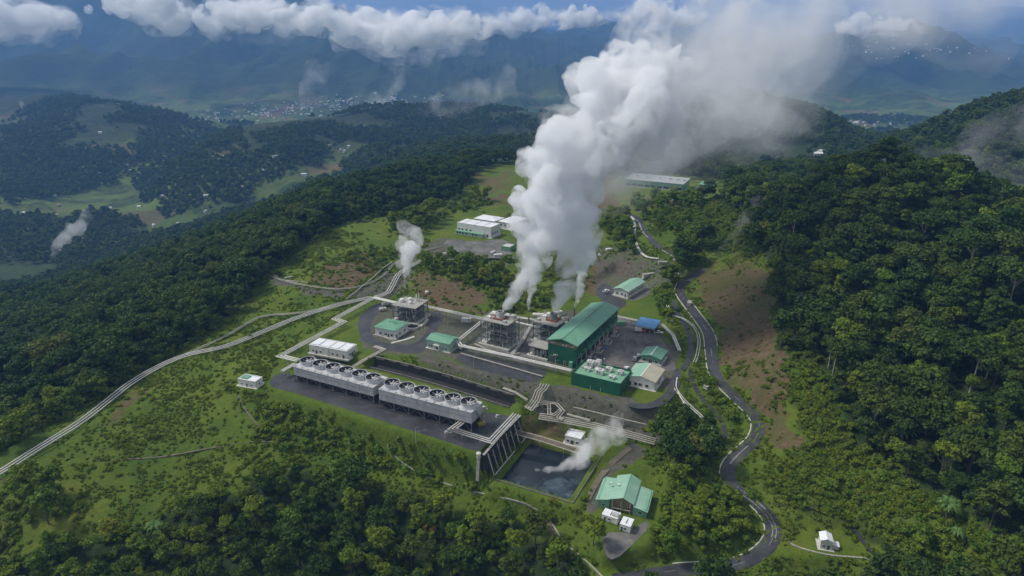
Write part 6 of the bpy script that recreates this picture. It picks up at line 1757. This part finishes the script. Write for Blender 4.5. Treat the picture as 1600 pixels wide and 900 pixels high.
KV = [(k, i) for k in ('broad', 'light', 'umbrella', 'ridge', 'low', 'yellow', 'shrub', 'tuft', 'herb') for i in range(len(TREES[k]))]
SRC = []
rest = [i for i in range(len(pool)) if i not in taken]
by_kv = {}
for i in rest: by_kv.setdefault((pool[i][5], pool[i][6]), []).append(i)
rgs = random.Random(3)
LOOK['herb'] = ('low leafy patch of herbs', 'herb_clump', 'plant'); LOOK['tuft'] = ('tuft of tall grass', 'grass_tuft', 'grass'); LOOK['shrub'] = ('small leafy shrub', 'shrub', 'shrub')
for kv in KV:
    s = source(TREES[kv[0]][kv[1]][0])
    if s is None:                   # every kind stands at least once as a plant of its own
        if by_kv.get(kv): i = by_kv[kv].pop(0); taken.add(i); t = pool[i]
        else:
            a = hit(1180 + 9 * kv[1], 745); t = (a.x, a.y, a.z, 0.9, 1.0, kv[0], kv[1], 'scrub')
        s = [c for c in plant(t).children if c.name.startswith('crown')][0]
    SRC.append(s)
rest = [i for i in range(len(pool)) if i not in taken]
KVI = {kv: k for k, kv in enumerate(KV)}
for zone, nm, lab in ((('hill', 'scrub'), 'forest', 'dense dark rainforest covering the hill right of the road'),
                      (('left', 'ridge'), 'forest', 'dense dark forest on the slopes left of and behind the plant'),
                      (('front', 'island', 'patch', 'mound'), 'woodland', 'mixed green woods and thickets in front of the plant')):
    pts = [(pool[i][0], pool[i][1], pool[i][2], pool[i][3], pool[i][4], KVI[(pool[i][5], pool[i][6])]) for i in rest if pool[i][7] in zone]
    scatter(nm, lab, 'forest', pts, SRC)
# --- undergrowth: leafy shrubs between the trees and over the cleared ground
x, y = jitter_grid(-430, 420, 100, 640, 2.5, 91)
m = np.abs(x) < 0.80 * y + 40
x, y = x[m], y[m]
x, y, z, u, v = pick_pts(x, y)
cl = clear_at(x, y, u, v)
thick = fbm(x / 26, y / 26, 4, 14)
prob = np.where(cl, np.clip(thick * 1.7 - 0.02, 0.015, 0.8), 0.36)
prob = np.where(in_poly(u, v, SCRUB_R) | in_poly(u, v, SCRUB_M), 0.95, prob)
prob = np.where(cl & (u < 460) & (v > 610), np.clip(thick * 1.6 + 0.10, 0.03, 0.7), prob)
ear = bil(MASK['earth'], x, y)
prob = prob * np.where(ear > 0.4, 0.42, 1.0)
prob = np.where((bil(MASK['grey'], x, y) > 0.45), prob * 0.25, prob)
m = (RNG.random(len(x)) < prob) & pads_clear(x, y, 0.5) & road_clear(x, y, 1.7)
m &= ~((v > 480) & (u > 430) & (u < 1062) & (v < 640))
x, y, z, cl, u, v = x[m], y[m], z[m], cl[m], u[m], v[m]
seen_s = ~hidden(x, y, z + 2.0, 3.0) & (u > -60) & (u < 1660) & (v < 940)
x, y, z, cl = x[seen_s], y[seen_s], z[seen_s], cl[seen_s]; scrz = in_poly(u[seen_s], v[seen_s], SCRUB_R) | in_poly(u[seen_s], v[seen_s], SCRUB_M)
hrb = [KVI[('herb', i)] for i in range(3)]; shr = [KVI[('shrub', i)] for i in range(4)]; low = [KVI[('low', i)] for i in range(3)]
pts = []
for i in range(len(x)):
    if (cl[i] and RNG.random() < 0.82) or (scrz[i] and RNG.random() < 0.7):
        pts.append((x[i], y[i], z[i], RNG.uniform(0.6, 1.3) * (1.25 if scrz[i] else 1.0), RNG.uniform(0, 6.283), int(RNG.choice(hrb)))); continue
    small = cl[i] and RNG.random() < 0.8
    pts.append((x[i], y[i], z[i], RNG.uniform(0.35, 0.75) if small else RNG.uniform(0.6, 1.2), RNG.uniform(0, 6.283), int(RNG.choice(shr if (small or RNG.random() < 0.6) else low))))
scatter('undergrowth', 'leafy undergrowth and low scrub over the slopes and clearings', 'undergrowth', pts, SRC)
print('trees', len(pool), 'undergrowth', len(pts))
x, y = jitter_grid(-240, 190, 150, 520, 1.5, 92)
m = np.abs(x) < 0.76 * y + 10
x, y = x[m], y[m]
x, y, z, u, v = pick_pts(x, y)
m = clear_at(x, y, u, v, -6) | in_poly(u, v, SCRUB_R)
x, y, z, u, v = x[m], y[m], z[m], u[m], v[m]
thick = fbm(x / 9, y / 9, 3, 19) + 0.5 * fbm(x / 40, y / 40, 2, 23)
prob = np.clip(0.42 + thick * 1.3, 0.05, 0.95)
prob *= np.where(bil(MASK['earth'], x, y) > 0.4, 0.12, 1.0) * np.where(bil(MASK['grey'], x, y) > 0.5, 0.3, 1.0)
m = (RNG.random(len(x)) < prob) & pads_clear(x, y, 0.6) & road_clear(x, y, 0.9) & (v < 930) & (u > -30) & (u < 1630)
x, y, z = x[m], y[m], z[m]
tf = [KVI[('tuft', i)] for i in range(3)]
pts = [(x[i], y[i], z[i], RNG.uniform(0.5, 1.25), RNG.uniform(0, 6.283), int(RNG.choice(tf))) for i in range(len(x))]
scatter('tall_grass', 'rough tall grass over the cleared slopes', 'grass', pts, SRC)
print('tufts', len(pts))
# --- far woods
FSRC = []
for k, (me, pix) in enumerate([(FARCROWN[0], (420, 262)), (FARCROWN[1], (520, 250)), (FARCROWN[2], (1200, 200)), (FARCROWN[3], (1450, 205)), (FARPINE[0], (1390, 238)), (FARPINE[1], (330, 330))]):
    p = hit(*pix)
    o = empty('distant_tree', p, 'distant dark tree standing among the far woods', 'tree', 'distant trees in the far woods')
    FSRC.append(link('crown', me, o))
x, y = jitter_grid(-2000, 1900, 880, 3300, 11.5, 55)
m = np.abs(x) < 0.78 * y + 30
x, y = x[m], y[m]
x, y, z, u, v = pick_pts(x, y)
wood = fbm(x / 190, y / 190, 5, 61) + 0.12 * sstep(-190, -110, z) - 0.10 * (u < 700)
slope = np.hypot(H(x + 12, y) - H(x - 12, y), H(x, y + 12) - H(x, y - 12)) / 24
right = u > 1000
prob = sstep(-0.06, 0.14, wood + slope * 0.5 + np.where(right, 0.35, 0.0) * (z > -60))
prob = np.where((u > 1130) & (u < 1290) & (v > 225) & (v < 275), prob * 0.12, prob)
prob *= np.where(y > 2300, 0.6, 1.0)
m = (RNG.random(len(x)) < prob) & ~hidden(x, y, z + 10, 8) & (u > -30) & (u < 1630)
x, y, z = x[m], y[m], z[m]
pts = [(x[i], y[i], z[i] - 1.0, RNG.uniform(0.7, 1.35) * (1.0 if y[i] < 1500 else 1.25), RNG.uniform(0, 6.283), int(RNG.integers(6))) for i in range(len(x))]
scatter('far_forest', 'woods on the distant hills and valley slopes', 'forest', pts, FSRC)
print('far trees', len(pts))
# --- plants the photo singles out
def lone(pix, kindk, var, s, label, name=None, zone='hill'):
    p = hit(*pix)
    return plant((p.x, p.y, p.z - 0.2, s, 1.0, kindk, var, zone), label, name, False)
lone((835, 705 + 130), 'rust', 0, 1.1, 'rusty brown leafed tree in the woods at the bottom of the photo', 'broadleaf_tree', 'front')
lone((672, 848), 'rust', 0, 0.9, 'second rusty tinged tree among green crowns at the bottom', 'broadleaf_tree', 'front')
lone((1055, 735), 'broad', 0, 1.15, 'tall dark tree in front of the upper end of the lower green roofed house', None, 'island')
lone((1062, 712), 'broad', 2, 1.05, 'dark tree beside the drainage channel mouth', None, 'island')
lone((378, 455), 'umbrella', 0, 1.25, 'big spreading tree at the forest edge left of the brown cut slope', None, 'left')
lone((225, 548), 'umbrella', 1, 1.4, 'broad flat crowned tree with several pale trunks above the pipelines', None, 'left')
lone((1294, 575), 'umbrella', 2, 1.0, 'slim tree with a long bare white trunk on the edge of the scar', None, 'hill')
for k, (a, b, s, lab) in enumerate(((1405, 700, 1.25, 'pale green tree fern standing out at the middle of the right slope'),
                                    (1477, 815, 1.2, 'pale green tree fern low on the right slope'),
                                    (1360, 700, 0.8, 'small tree fern in the scrub left of the larger one'),
                                    (1490, 850, 0.8, 'small tree fern below the low pale one on the right slope'),
                                    (1425, 890, 0.8, 'small tree fern above the hut clearing'),
                                    (245, 842, 1.0, 'tree fern in the woods at the bottom left'),
                                    (100, 868, 1.0, 'tree fern in the bottom left corner'))):
    p = hit(a, b)
    o = empty('tree_fern', p, lab, 'tree fern', 'tree ferns on the slopes', k * 1.3); o.scale = (s * 1.3,) * 3; o.location.z += 1.0
    link('crown', FERNS[k % 3], o, (0, 0, 4.3)); link('trunk', FERN_TRUNK, o)
# ------------------------------------------------------------------ steam, mist and cloud (real volumes)
def h3(ix, iy, iz, seed):
    h = (ix.astype(np.int64) * 374761393 + iy.astype(np.int64) * 668265263 + iz.astype(np.int64) * 1440662683 + seed * 974711) & 0x7fffffff
    h = ((h ^ (h >> 13)) * 1274126177) & 0x7fffffff
    return ((h ^ (h >> 16)) & 0x7fffffff) / float(0x7fffffff)
def vn3(p, seed):
    i = np.floor(p); f = p - i; f = f * f * (3 - 2 * f)
    out = 0
    for a in (0, 1):
        for b in (0, 1):
            for c in (0, 1):
                w = (f[:, 0] if a else 1 - f[:, 0]) * (f[:, 1] if b else 1 - f[:, 1]) * (f[:, 2] if c else 1 - f[:, 2])
                out = out + w * h3(i[:, 0] + a, i[:, 1] + b, i[:, 2] + c, seed)
    return out
def billow(p, scale, oct, seed):
    t = 0; amp = 1; n = 0
    for k in range(oct):
        t = t + amp * np.abs(2 * vn3(p / scale + k * 9.7, seed + k) - 1); n += amp
        scale *= .5; amp *= .55
    return t / n
from mathutils.kdtree import KDTree
ICO = None
def ico():
    global ICO
    if ICO is None:
        bm = bmesh.new(); bmesh.ops.create_icosphere(bm, subdivisions=2, radius=1)
        ICO = (np.array([v.co[:] for v in bm.verts]), np.array([[v.index for v in f.verts] for f in bm.faces])); bm.free()
    return ICO
def hull(name, balls, voxel, amp, scale, seed, oct=4):
    """one closed billowing skin round many puffs"""
    V0, F0 = ico(); V, F = [], []
    for k, (x, y, z, r) in enumerate(balls):
        V.append(V0 * r + np.array([x, y, z])); F.append(F0 + k * len(V0))
    me = np_mesh(name, np.concatenate(V), np.concatenate(F))
    o = bpy.data.objects.new(name, me); COL.objects.link(o)
    md = o.modifiers.new('skin', 'REMESH'); md.mode = 'VOXEL'; md.voxel_size = voxel; md.use_smooth_shade = True
    dg = bpy.context.evaluated_depsgraph_get(); dg.update()
    out = bpy.data.meshes.new_from_object(o.evaluated_get(dg))
    bpy.data.objects.remove(o); bpy.data.meshes.remove(me)
    kd = KDTree(len(balls))
    for k, q in enumerate(balls): kd.insert(q[:3], k)
    kd.balance()
    big = np.percentile([q[3] for q in balls], 60)
    def push(out, amp, scale, seed, oct):
        n = len(out.vertices)
        co = np.empty(n * 3, np.float32); out.vertices.foreach_get('co', co); co = co.reshape(-1, 3).astype(float)
        nr = np.empty(n * 3, np.float32); out.vertices.foreach_get('normal', nr); nr = nr.reshape(-1, 3)
        d = (billow(co, scale, oct, seed) - 0.35) * amp
        warpv = np.stack([vn3(co / (scale * 1.5) + s, seed + 40) - .5 for s in (0.0, 31.3, 57.1)], 1) * amp * 0.8
        loc = np.array([balls[kd.find(c)[1]][3] for c in co]); loc = np.clip(loc / big, .08, 1.0)
        co = co + (nr * d[:, None] + warpv) * loc[:, None]
        out.vertices.foreach_set('co', co.astype(np.float32).ravel()); out.update()
    def skin(me):
        o = bpy.data.objects.new(name, me); COL.objects.link(o)
        md = o.modifiers.new('skin', 'REMESH'); md.mode = 'VOXEL'; md.voxel_size = voxel; md.use_smooth_shade = True
        dg = bpy.context.evaluated_depsgraph_get(); dg.update()
        r_ = bpy.data.meshes.new_from_object(o.evaluated_get(dg))
        bpy.data.objects.remove(o); bpy.data.meshes.remove(me)
        return r_
    push(out, amp, scale, seed, 2)
    out = skin(out)                    # closes folds
    push(out, amp * .42, scale * .4, seed + 7, max(1, oct - 2))
    out = skin(out)
    push(out, amp * .15, scale * .16, seed + 9, 2)
    out.name = name
    return out
def steam_mat(name, density, color=(0.97, 0.975, 0.985), noise=None, aniso=0.0, step=1.0):
    m, n, l = new_mat(name)
    o = n.new('ShaderNodeOutputMaterial'); p = n.new('ShaderNodeVolumePrincipled')
    p.inputs['Color'].default_value = (*color, 1); p.inputs['Anisotropy'].default_value = aniso
    if noise:
        scale, lo, hi = noise
        geo = n.new('ShaderNodeNewGeometry')
        nz = noise_node(n, l, scale, 5, 0.6, geo.outputs['Position'], 0.6)
        d = ramp(n, l, nz, [(lo, 0.0), (hi, 1.0)])
        l.new(mathn(n, l, 'MULTIPLY', d, density), p.inputs['Density'])
    else:
        p.inputs['Density'].default_value = density; m.cycles.homogeneous_volume = True
    l.new(p.outputs[0], o.inputs['Volume'])
    return m
def puffs(path, seed, per=5, k0=.38, k1=.6, spread=.62, squash=1.0, step=.5):
    """path: (point, radius) pairs; puffs crowd round the line"""
    rg = random.Random(seed); out = []
    for i in range(len(path) - 1):
        (p0, r0), (p1, r1) = path[i], path[i + 1]
        n = max(1, int((p1 - p0).length / (step * min(r0, r1))))
        for k in range(n):
            t = k / n; c = p0.lerp(p1, t); r = r0 + (r1 - r0) * t
            out.append((c.x, c.y, c.z, r * .62))
            for j in range(per):
                d = Vector((rg.gauss(0, 1), rg.gauss(0, 1), rg.gauss(0, 1) * squash)); d.normalize()
                q = c + d * r * rg.uniform(spread * .7, spread * 1.15); s = r * rg.uniform(k0, k1)
                out.append((q.x, q.y, q.z, s))
    return out
def px(u, v, y, rpx):               # a point of the plume read off the photo at distance y, radius in photo pixels
    p = S(u, v, y)
    d = project(p.x, p.y, p.z)[2]
    return (p, rpx * d / FPX)
def steam(name, label, cat, layers, group=None):
    base = layers[0][1][0]
    t = empty(name, (0, 0, 0), label, cat, group)
    c = None
    for part, balls, voxel, amp, scale, seed, mat in layers:
        me = hull(part, balls, voxel, amp, scale, seed)
        co = np.empty(len(me.vertices) * 3, np.float32); me.vertices.foreach_get('co', co); co = co.reshape(-1, 3)
        if c is None:
            c = co.mean(0); c[2] = co[:, 2].min(); t.location = c
        me.vertices.foreach_set('co', (co - c).astype(np.float32).ravel()); me.update()
        me.materials.append(mat)
        link(part, me, t)
    return t
SM = {'fringe': steam_mat('cloud_fringe', 0.009, (1, 1, 1), noise=(0.008, .47, .66)), 'core': steam_mat('steam_dense', 0.24, (0.925, .937, .953), noise=(0.085, .39, .55)), 'mid': steam_mat('steam_soft', 0.05, (0.965, .970, .98), noise=(0.10, .46, .62)), 'veil': steam_mat('steam_veil', 0.026, (.93, .94, .955), noise=(0.035, .40, .70)),
      'thin': steam_mat('steam_thin', 0.0068, (0.95, .96, .98), noise=(0.014, .38, .72)), 'small': steam_mat('steam_small', 0.22, noise=None),
      'wisp': steam_mat('mist_wisp', 0.0065, noise=(0.010, .45, .68)), 'cloud': steam_mat('cloud_white', 0.055, (1, 1, 1), noise=(0.0085, .47, .62))}
def stk(key, r): return (STACKS[key] - Vector((0, 0, .5)), r)
ya, yb = STACKS['A'].y, STACKS['B'].y
PA_ = [stk('A', 1.7), px(792, 472, ya, 13), px(800, 452, ya + 2, 20), px(812, 432, ya + 4, 30), px(824, 408, ya + 6, 38), px(834, 385, ya + 8, 46), px(845, 350, ya + 10, 56), px(862, 318, ya + 12, 66)]
PB_ = [stk('B', 1.7), px(872, 478, yb, 12), px(882, 455, yb, 19), px(894, 432, yb + 2, 29), px(902, 410, yb + 4, 36), px(904, 385, yb + 6, 43), px(902, 355, yb + 8, 50), px(893, 322, yb + 10, 58)]
ym = ya + 14
PC_ = [px(874, 325, ym, 78), px(870, 285, ym + 4, 80), px(886, 255, ym + 8, 76), px(912, 225, ym + 12, 80), px(942, 192, ym + 18, 92), px(982, 160, ym + 24, 98), px(1018, 132, ym + 30, 88), px(1032, 116, ym + 36, 66)]
b_ = puffs([(p, r * .92) for p, r in PA_], 1, 7, .24, .5, .72) + puffs([(p, r * .92) for p, r in PB_], 2, 7, .24, .5, .72) + puffs([(p, r * .92) for p, r in PC_], 3, 11, .2, .48, .75)
b2 = puffs([(p, r * 1.08) for p, r in PC_[2:]], 8, 6, .3, .5, .75)
PV = [px(930, 230, ym + 10, 60), px(1000, 185, ym + 30, 105), px(1060, 150, ym + 50, 118), px(1120, 115, ym + 70, 110), px(1180, 75, ym + 90, 100), px(1260, 40, ym + 120, 85)]
b3 = puffs(PV, 12, 6, .35, .6, .7)
steam('steam_plume', 'huge white steam plume rising from the two condenser frames and leaning right', 'steam plume',
      [('steam_core', b_, 1.3, 11, 20, 5, SM['core']), ('steam_edge', b2, 2.0, 13, 24, 15, SM['mid']), ('steam_veil', b3, 3.0, 16, 30, 25, SM['veil'])])
P4 = [px(960, 300, ym + 40, 40), px(1010, 260, ym + 80, 55), px(1080, 215, ym + 120, 70), px(1160, 170, ym + 160, 80), px(1250, 190, ym + 260, 60)]
P5 = [px(1130, 100, ym + 100, 100), px(1230, 50, ym + 140, 110), px(1340, 20, ym + 180, 85), px(1470, 8, ym + 220, 70), px(1640, -5, ym + 260, 75), px(1800, -20, ym + 300, 80)]
steam('steam_cloud', 'thin grey steam drifting away behind the huge plume to the upper right corner', 'steam cloud',
      [('steam_veil', puffs([(p, r * k) for p, r in P5], 21 + j, 5), 5, 25, 50, 31 + j, SM['thin']) for j, k in enumerate((.7, 1.0, 1.35))])
steam('steam_cloud', 'thin grey steam hanging low behind the huge plume over the far long shed', 'steam cloud',
      [('steam_veil', puffs([(p, r * k) for p, r in P4], 22 + j, 5), 5, 22, 45, 33 + j, SM['thin']) for j, k in enumerate((.75, 1.15))])
# thin vent steam, small plumes
yd, ye = STACKS['D'].y, STACKS['E'].y
def small(label, path, seed, mat='small', voxel=.6, amp=2.0, scale=5, cat='steam plume', name='steam_plume', grp='smaller steam plumes'):
    return steam(name, label, cat, [('steam_body', puffs(path, seed, 5), voxel, amp, scale, seed, SM[mat] if isinstance(mat, str) else mat)], grp)
soft = steam_mat('steam_thin_column', 0.30, noise=(0.22, .30, .58))
softer = steam_mat('steam_frayed', 0.12, noise=(0.18, .42, .62))
small('short thin steam plume between the two great columns', [stk('D', .5), px(827, 470, yd, 5), px(830, 450, yd, 8), px(833, 435, yd, 9)], 41, soft)
small('thin steam plume rising behind the turbine hall roof', [stk('E', .5), px(903, 468, ye, 5), px(908, 445, ye, 8), px(912, 425, ye, 10)], 42, soft)
yc = STACKS['C'].y
t = steam('steam_plume', 'medium white steam plume over the gas plant on the left', 'steam plume',
      [('steam_body', puffs([stk('C', .5), px(632, 440, yc, 4), px(634, 420, yc, 9), px(635, 405, yc, 17), px(637, 388, yc, 25), px(640, 368, yc, 28), px(636, 352, yc, 24)], 43, 5), .8, 3, 7, 43, softer),
       ('steam_core', puffs([stk('C', .45), px(632, 440, yc, 3), px(634, 420, yc, 7), px(636, 402, yc, 13), px(640, 385, yc, 18), px(638, 372, yc, 15)], 44, 5), .6, 2, 5, 44, soft)], 'smaller steam plumes')
pw_ = P(836, 736, POND_W)
yp = pw_.y
steam('steam_plume', 'white steam drifting right off the surface of the dark pond', 'steam plume',
      [('steam_core', puffs([(pw_ + Vector((0, 0, .3)), .7), px(862, 734, yp + 1, 6), px(880, 731, yp + 2, 10), px(900, 722, yp + 4, 14), px(918, 706, yp + 6, 17)], 45, 7), .5, 3.4, 5, 45, soft),
       ('steam_veil', puffs([px(885, 728, yp + 2, 10), px(915, 708, yp + 5, 20), px(938, 688, yp + 9, 26), px(955, 668, yp + 14, 28), px(968, 648, yp + 18, 26)], 46, 5), .8, 3.5, 8, 46, softer)], 'smaller steam plumes')
def spring(label, pts, seed, dens, voxel, amp, scale, nz):
    return steam('steam_plume', label, 'steam plume', [('steam_body', puffs(pts, seed, 5), voxel, amp, scale, seed, steam_mat('steam_far', dens, noise=nz))], 'smaller steam plumes')
q = hit(80, 410)
spring('leaning white steam plume in the valley at the far left', [(q, 4), px(88, 385, q.y, 8), px(102, 370, q.y, 13), px(118, 358, q.y, 14), px(132, 345, q.y, 11), px(133, 330, q.y, 8)], 51, .03, 2.5, 10, 24, (.035, .36, .6))
q = hit(33, 172)
spring('tiny white steam plume on the hill at the far left', [(q, 6), px(34, 165, q.y, 4), px(36, 158, q.y, 6)], 52, .02, 5, 12, 30, (.03, .3, .6))
q = hit(1118, 408)
spring('faint bluish steam rising at the foot of the forested hill', [(q, .6), px(1130, 388, q.y, 7), px(1143, 372, q.y, 11), px(1156, 355, q.y + 6, 13), px(1172, 336, q.y + 12, 14), px(1190, 315, q.y + 20, 14)], 53, .03, 1.0, 4, 9, (.10, .40, .66))
def mist(label, pts, seed, voxel=16, amp=70, scale=150, mat='wisp', dens=None, nz=None, name='mist', cat='mist', grp='mist over the valleys'):
    m = SM[mat] if dens is None else steam_mat('mist_own', dens, noise=nz)
    return steam(name, label, cat, [('mist_body', puffs(pts, seed, 4), voxel, amp, scale, seed, m)], grp)
mist('wisp of mist standing over the valley town', [px(470, 165, 4100, 14), px(480, 140, 4100, 24), px(495, 118, 4100, 26), px(520, 105, 4100, 18)], 61)
mist('slanting wisp of mist at the right end of the valley town', [px(572, 185, 3900, 10), px(585, 160, 3900, 17), px(605, 135, 3900, 20), px(640, 98, 3900, 14), px(690, 82, 3900, 12)], 62)
mist('broad bank of mist over the ridge left of the plume', [px(650, 175, 2300, 16), px(700, 165, 2300, 30), px(750, 140, 2300, 38), px(785, 120, 2300, 36), px(805, 150, 2300, 30)], 63, 10, 45, 90, dens=.0065, nz=(.012, .42, .70))
mist('mist streaming over the wooded hill behind the plume', [px(1100, 170, 1250, 30), px(1160, 180, 1250, 34), px(1210, 185, 1250, 36), px(1290, 210, 1250, 30)], 64, 8, 30, 60, dens=.008, nz=(.018, .44, .72))
mist('patch of mist over the dark ridge at the right edge', [px(1485, 245, 700, 30), px(1525, 215, 700, 40), px(1590, 200, 700, 44), px(1680, 200, 700, 44)], 65, 5, 20, 40, dens=.009, nz=(.028, .44, .72))
mist('ragged white mist clinging to the mountain below the bright cloud bank', [px(560, 70, 5400, 18), px(630, 92, 5400, 22), px(690, 80, 5400, 22), px(760, 70, 5400, 20)], 67, 16, 60, 150, dens=.004, nz=(.008, .40, .66))
mist('thin haze of mist filling the valley behind the forested hill', [px(1330, 275, 640, 40), px(1430, 262, 680, 56), px(1530, 290, 680, 70), px(1640, 340, 660, 80), px(1760, 380, 640, 80)], 68, 6, 25, 60, dens=.0013)
mist('faint mist on the dark mountain face', [px(380, 55, 5600, 16), px(430, 62, 5600, 20), px(480, 60, 5600, 16)], 66, 20, 60, 160, dens=.0016, nz=(.008, .42, .7))
# bright cumulus banks lying along the mountain tops
def bank(label, pts, seed):
    rg = random.Random(seed); balls = []
    for i in range(len(pts) - 1):
        (p0, r0), (p1, r1) = pts[i], pts[i + 1]
        n = max(2, int((p1 - p0).length / (min(r0, r1) * .55)))
        for k in range(n):
            t = k / n; c = p0.lerp(p1, t); r = (r0 + (r1 - r0) * t) * rg.uniform(.5, 1.9)
            for j in range(5):
                q = c + Vector((rg.gauss(0, .7) * r, rg.gauss(0, 1.2) * r, abs(rg.gauss(0, .55)) * r - .35 * r)); balls.append((q.x, q.y, q.z, r * rg.uniform(.35, .85)))
    return steam('cloud_bank', label, 'cloud', [('cloud_body', balls, 15, 62, 150, seed, SM['cloud']), ('cloud_fringe', [(x, y, z, r * 1.4) for x, y, z, r in balls], 20, 75, 170, seed + 3, SM['fringe'])], 'bright clouds on the mountain tops')
bank('bright white cloud in the upper left corner', [px(-60, 20, 4300, 34), px(0, 18, 4300, 30), px(35, 22, 4300, 26), px(66, 28, 4300, 14)], 71)
bank('bright white cloud between the blue gap and the left summit', [px(172, 14, 4300, 18), px(205, 10, 4300, 22), px(240, 8, 4300, 20), px(272, 14, 4300, 7)], 72)
bank('long bright cloud bank lying right of the left summit', [px(330, 8, 4400, 10), px(390, 16, 4400, 18), px(450, 28, 4400, 20), px(520, 38, 4400, 20), px(580, 48, 4400, 22), px(625, 52, 4400, 24), px(680, 46, 4400, 15), px(740, 42, 4400, 12), px(790, 42, 4400, 8)], 73)
bank('flat bright cloud band behind the top of the plume', [px(800, 36, 6000, 10), px(900, 30, 6000, 9), px(1000, 24, 6000, 10), px(1080, 26, 6000, 10)], 74)
bank('small bright cumulus cloud over the far plain on the right', [px(1320, 45, 5200, 8), px(1345, 38, 5200, 11), px(1375, 40, 5200, 10), px(1400, 44, 5200, 8), px(1440, 42, 5200, 6)], 75)
# ------------------------------------------------------------------ the valley town
M['town_a'] = worn('pale_house', (0.62, 0.62, 0.60), (0.50, 0.50, 0.49), .05, .7)
M['town_b'] = worn('rusty_roof_house', (0.34, 0.26, 0.22), (0.42, 0.36, 0.32), .05, .7)
def town_mesh(mat, w, d, h, rise):
    mb = MB(); prof = [(-d / 2, -3), (d / 2, -3), (d / 2, h), (0, h + rise), (-d / 2, h)]
    mb.add([(-w / 2, y, z) for y, z in prof] + [(w / 2, y, z) for y, z in prof], [(4, 3, 2, 1, 0), (5, 6, 7, 8, 9)] + [((i + 1) % 5, 5 + (i + 1) % 5, 5 + i, i) for i in range(5)])
    return mb.mesh('house', mat)
TM = [town_mesh('town_a', 13, 9, 5, 2), town_mesh('town_a', 18, 10, 6, 2), town_mesh('town_b', 12, 9, 5, 2.4), town_mesh('town_a', 10, 8, 7, 1)]
rgt = random.Random(9)
made = 0; tries = 0
while made < 230 and tries < 4000:
    tries += 1
    t_ = rgt.random() ** .7
    u = 295 + 390 * t_ + rgt.gauss(0, 14); v = 188 - 26 * min(1, t_ * 1.6) + rgt.gauss(0, 7)
    p = hit(u, v)
    if not (2900 < p.y < 5600): continue
    k = rgt.choice((0, 0, 1, 2, 3))
    o = put('house', TM[k], None, p, rgt.uniform(0, 3.14)); s = rgt.uniform(.6, 1.25); o.scale = (s, s, s)
    tag(o, ('small pale house in the town on the valley floor', 'rusty roofed house in the town on the valley floor')[k == 2], 'house', 'houses of the valley town')
    made += 1
made = 0; tries = 0
while made < 70 and tries < 1500:
    tries += 1
    p = hit(rgt.uniform(-10, 560), rgt.uniform(200, 440))
    if not (1150 < p.y < 3200) or p.z > -120: continue
    o = put('house', TM[rgt.choice((0, 1, 2, 3))], None, p, rgt.uniform(0, 3.14)); s = rgt.uniform(.6, .95); o.scale = (s, s, s)
    tag(o, 'lone small house among the fields and woods of the left valley', 'house', 'scattered houses of the left valley'); made += 1
for cx_, cy2, sx, sy, n_, lab, grp in ((1420, 78, 60, 8, 45, 'tiny pale house in the town on the far right plain', 'houses of the town on the far right plain'), (1375, 190, 22, 4, 26, 'tiny pale house between the two wooded ridges on the right', 'houses between the right ridges')):
    for k in range(n_):
        p = hit(rgt.gauss(cx_, sx), rgt.gauss(cy2, sy))
        if p.y > 14000 or p.y < 1800: continue
        o = put('house', TM[rgt.choice((0, 2, 3))], None, p, rgt.uniform(0, 3.14)); s = rgt.uniform(.6, 1.2) * max(1, p.y / 7000); o.scale = (s,) * 3
        tag(o, lab, 'house', grp)
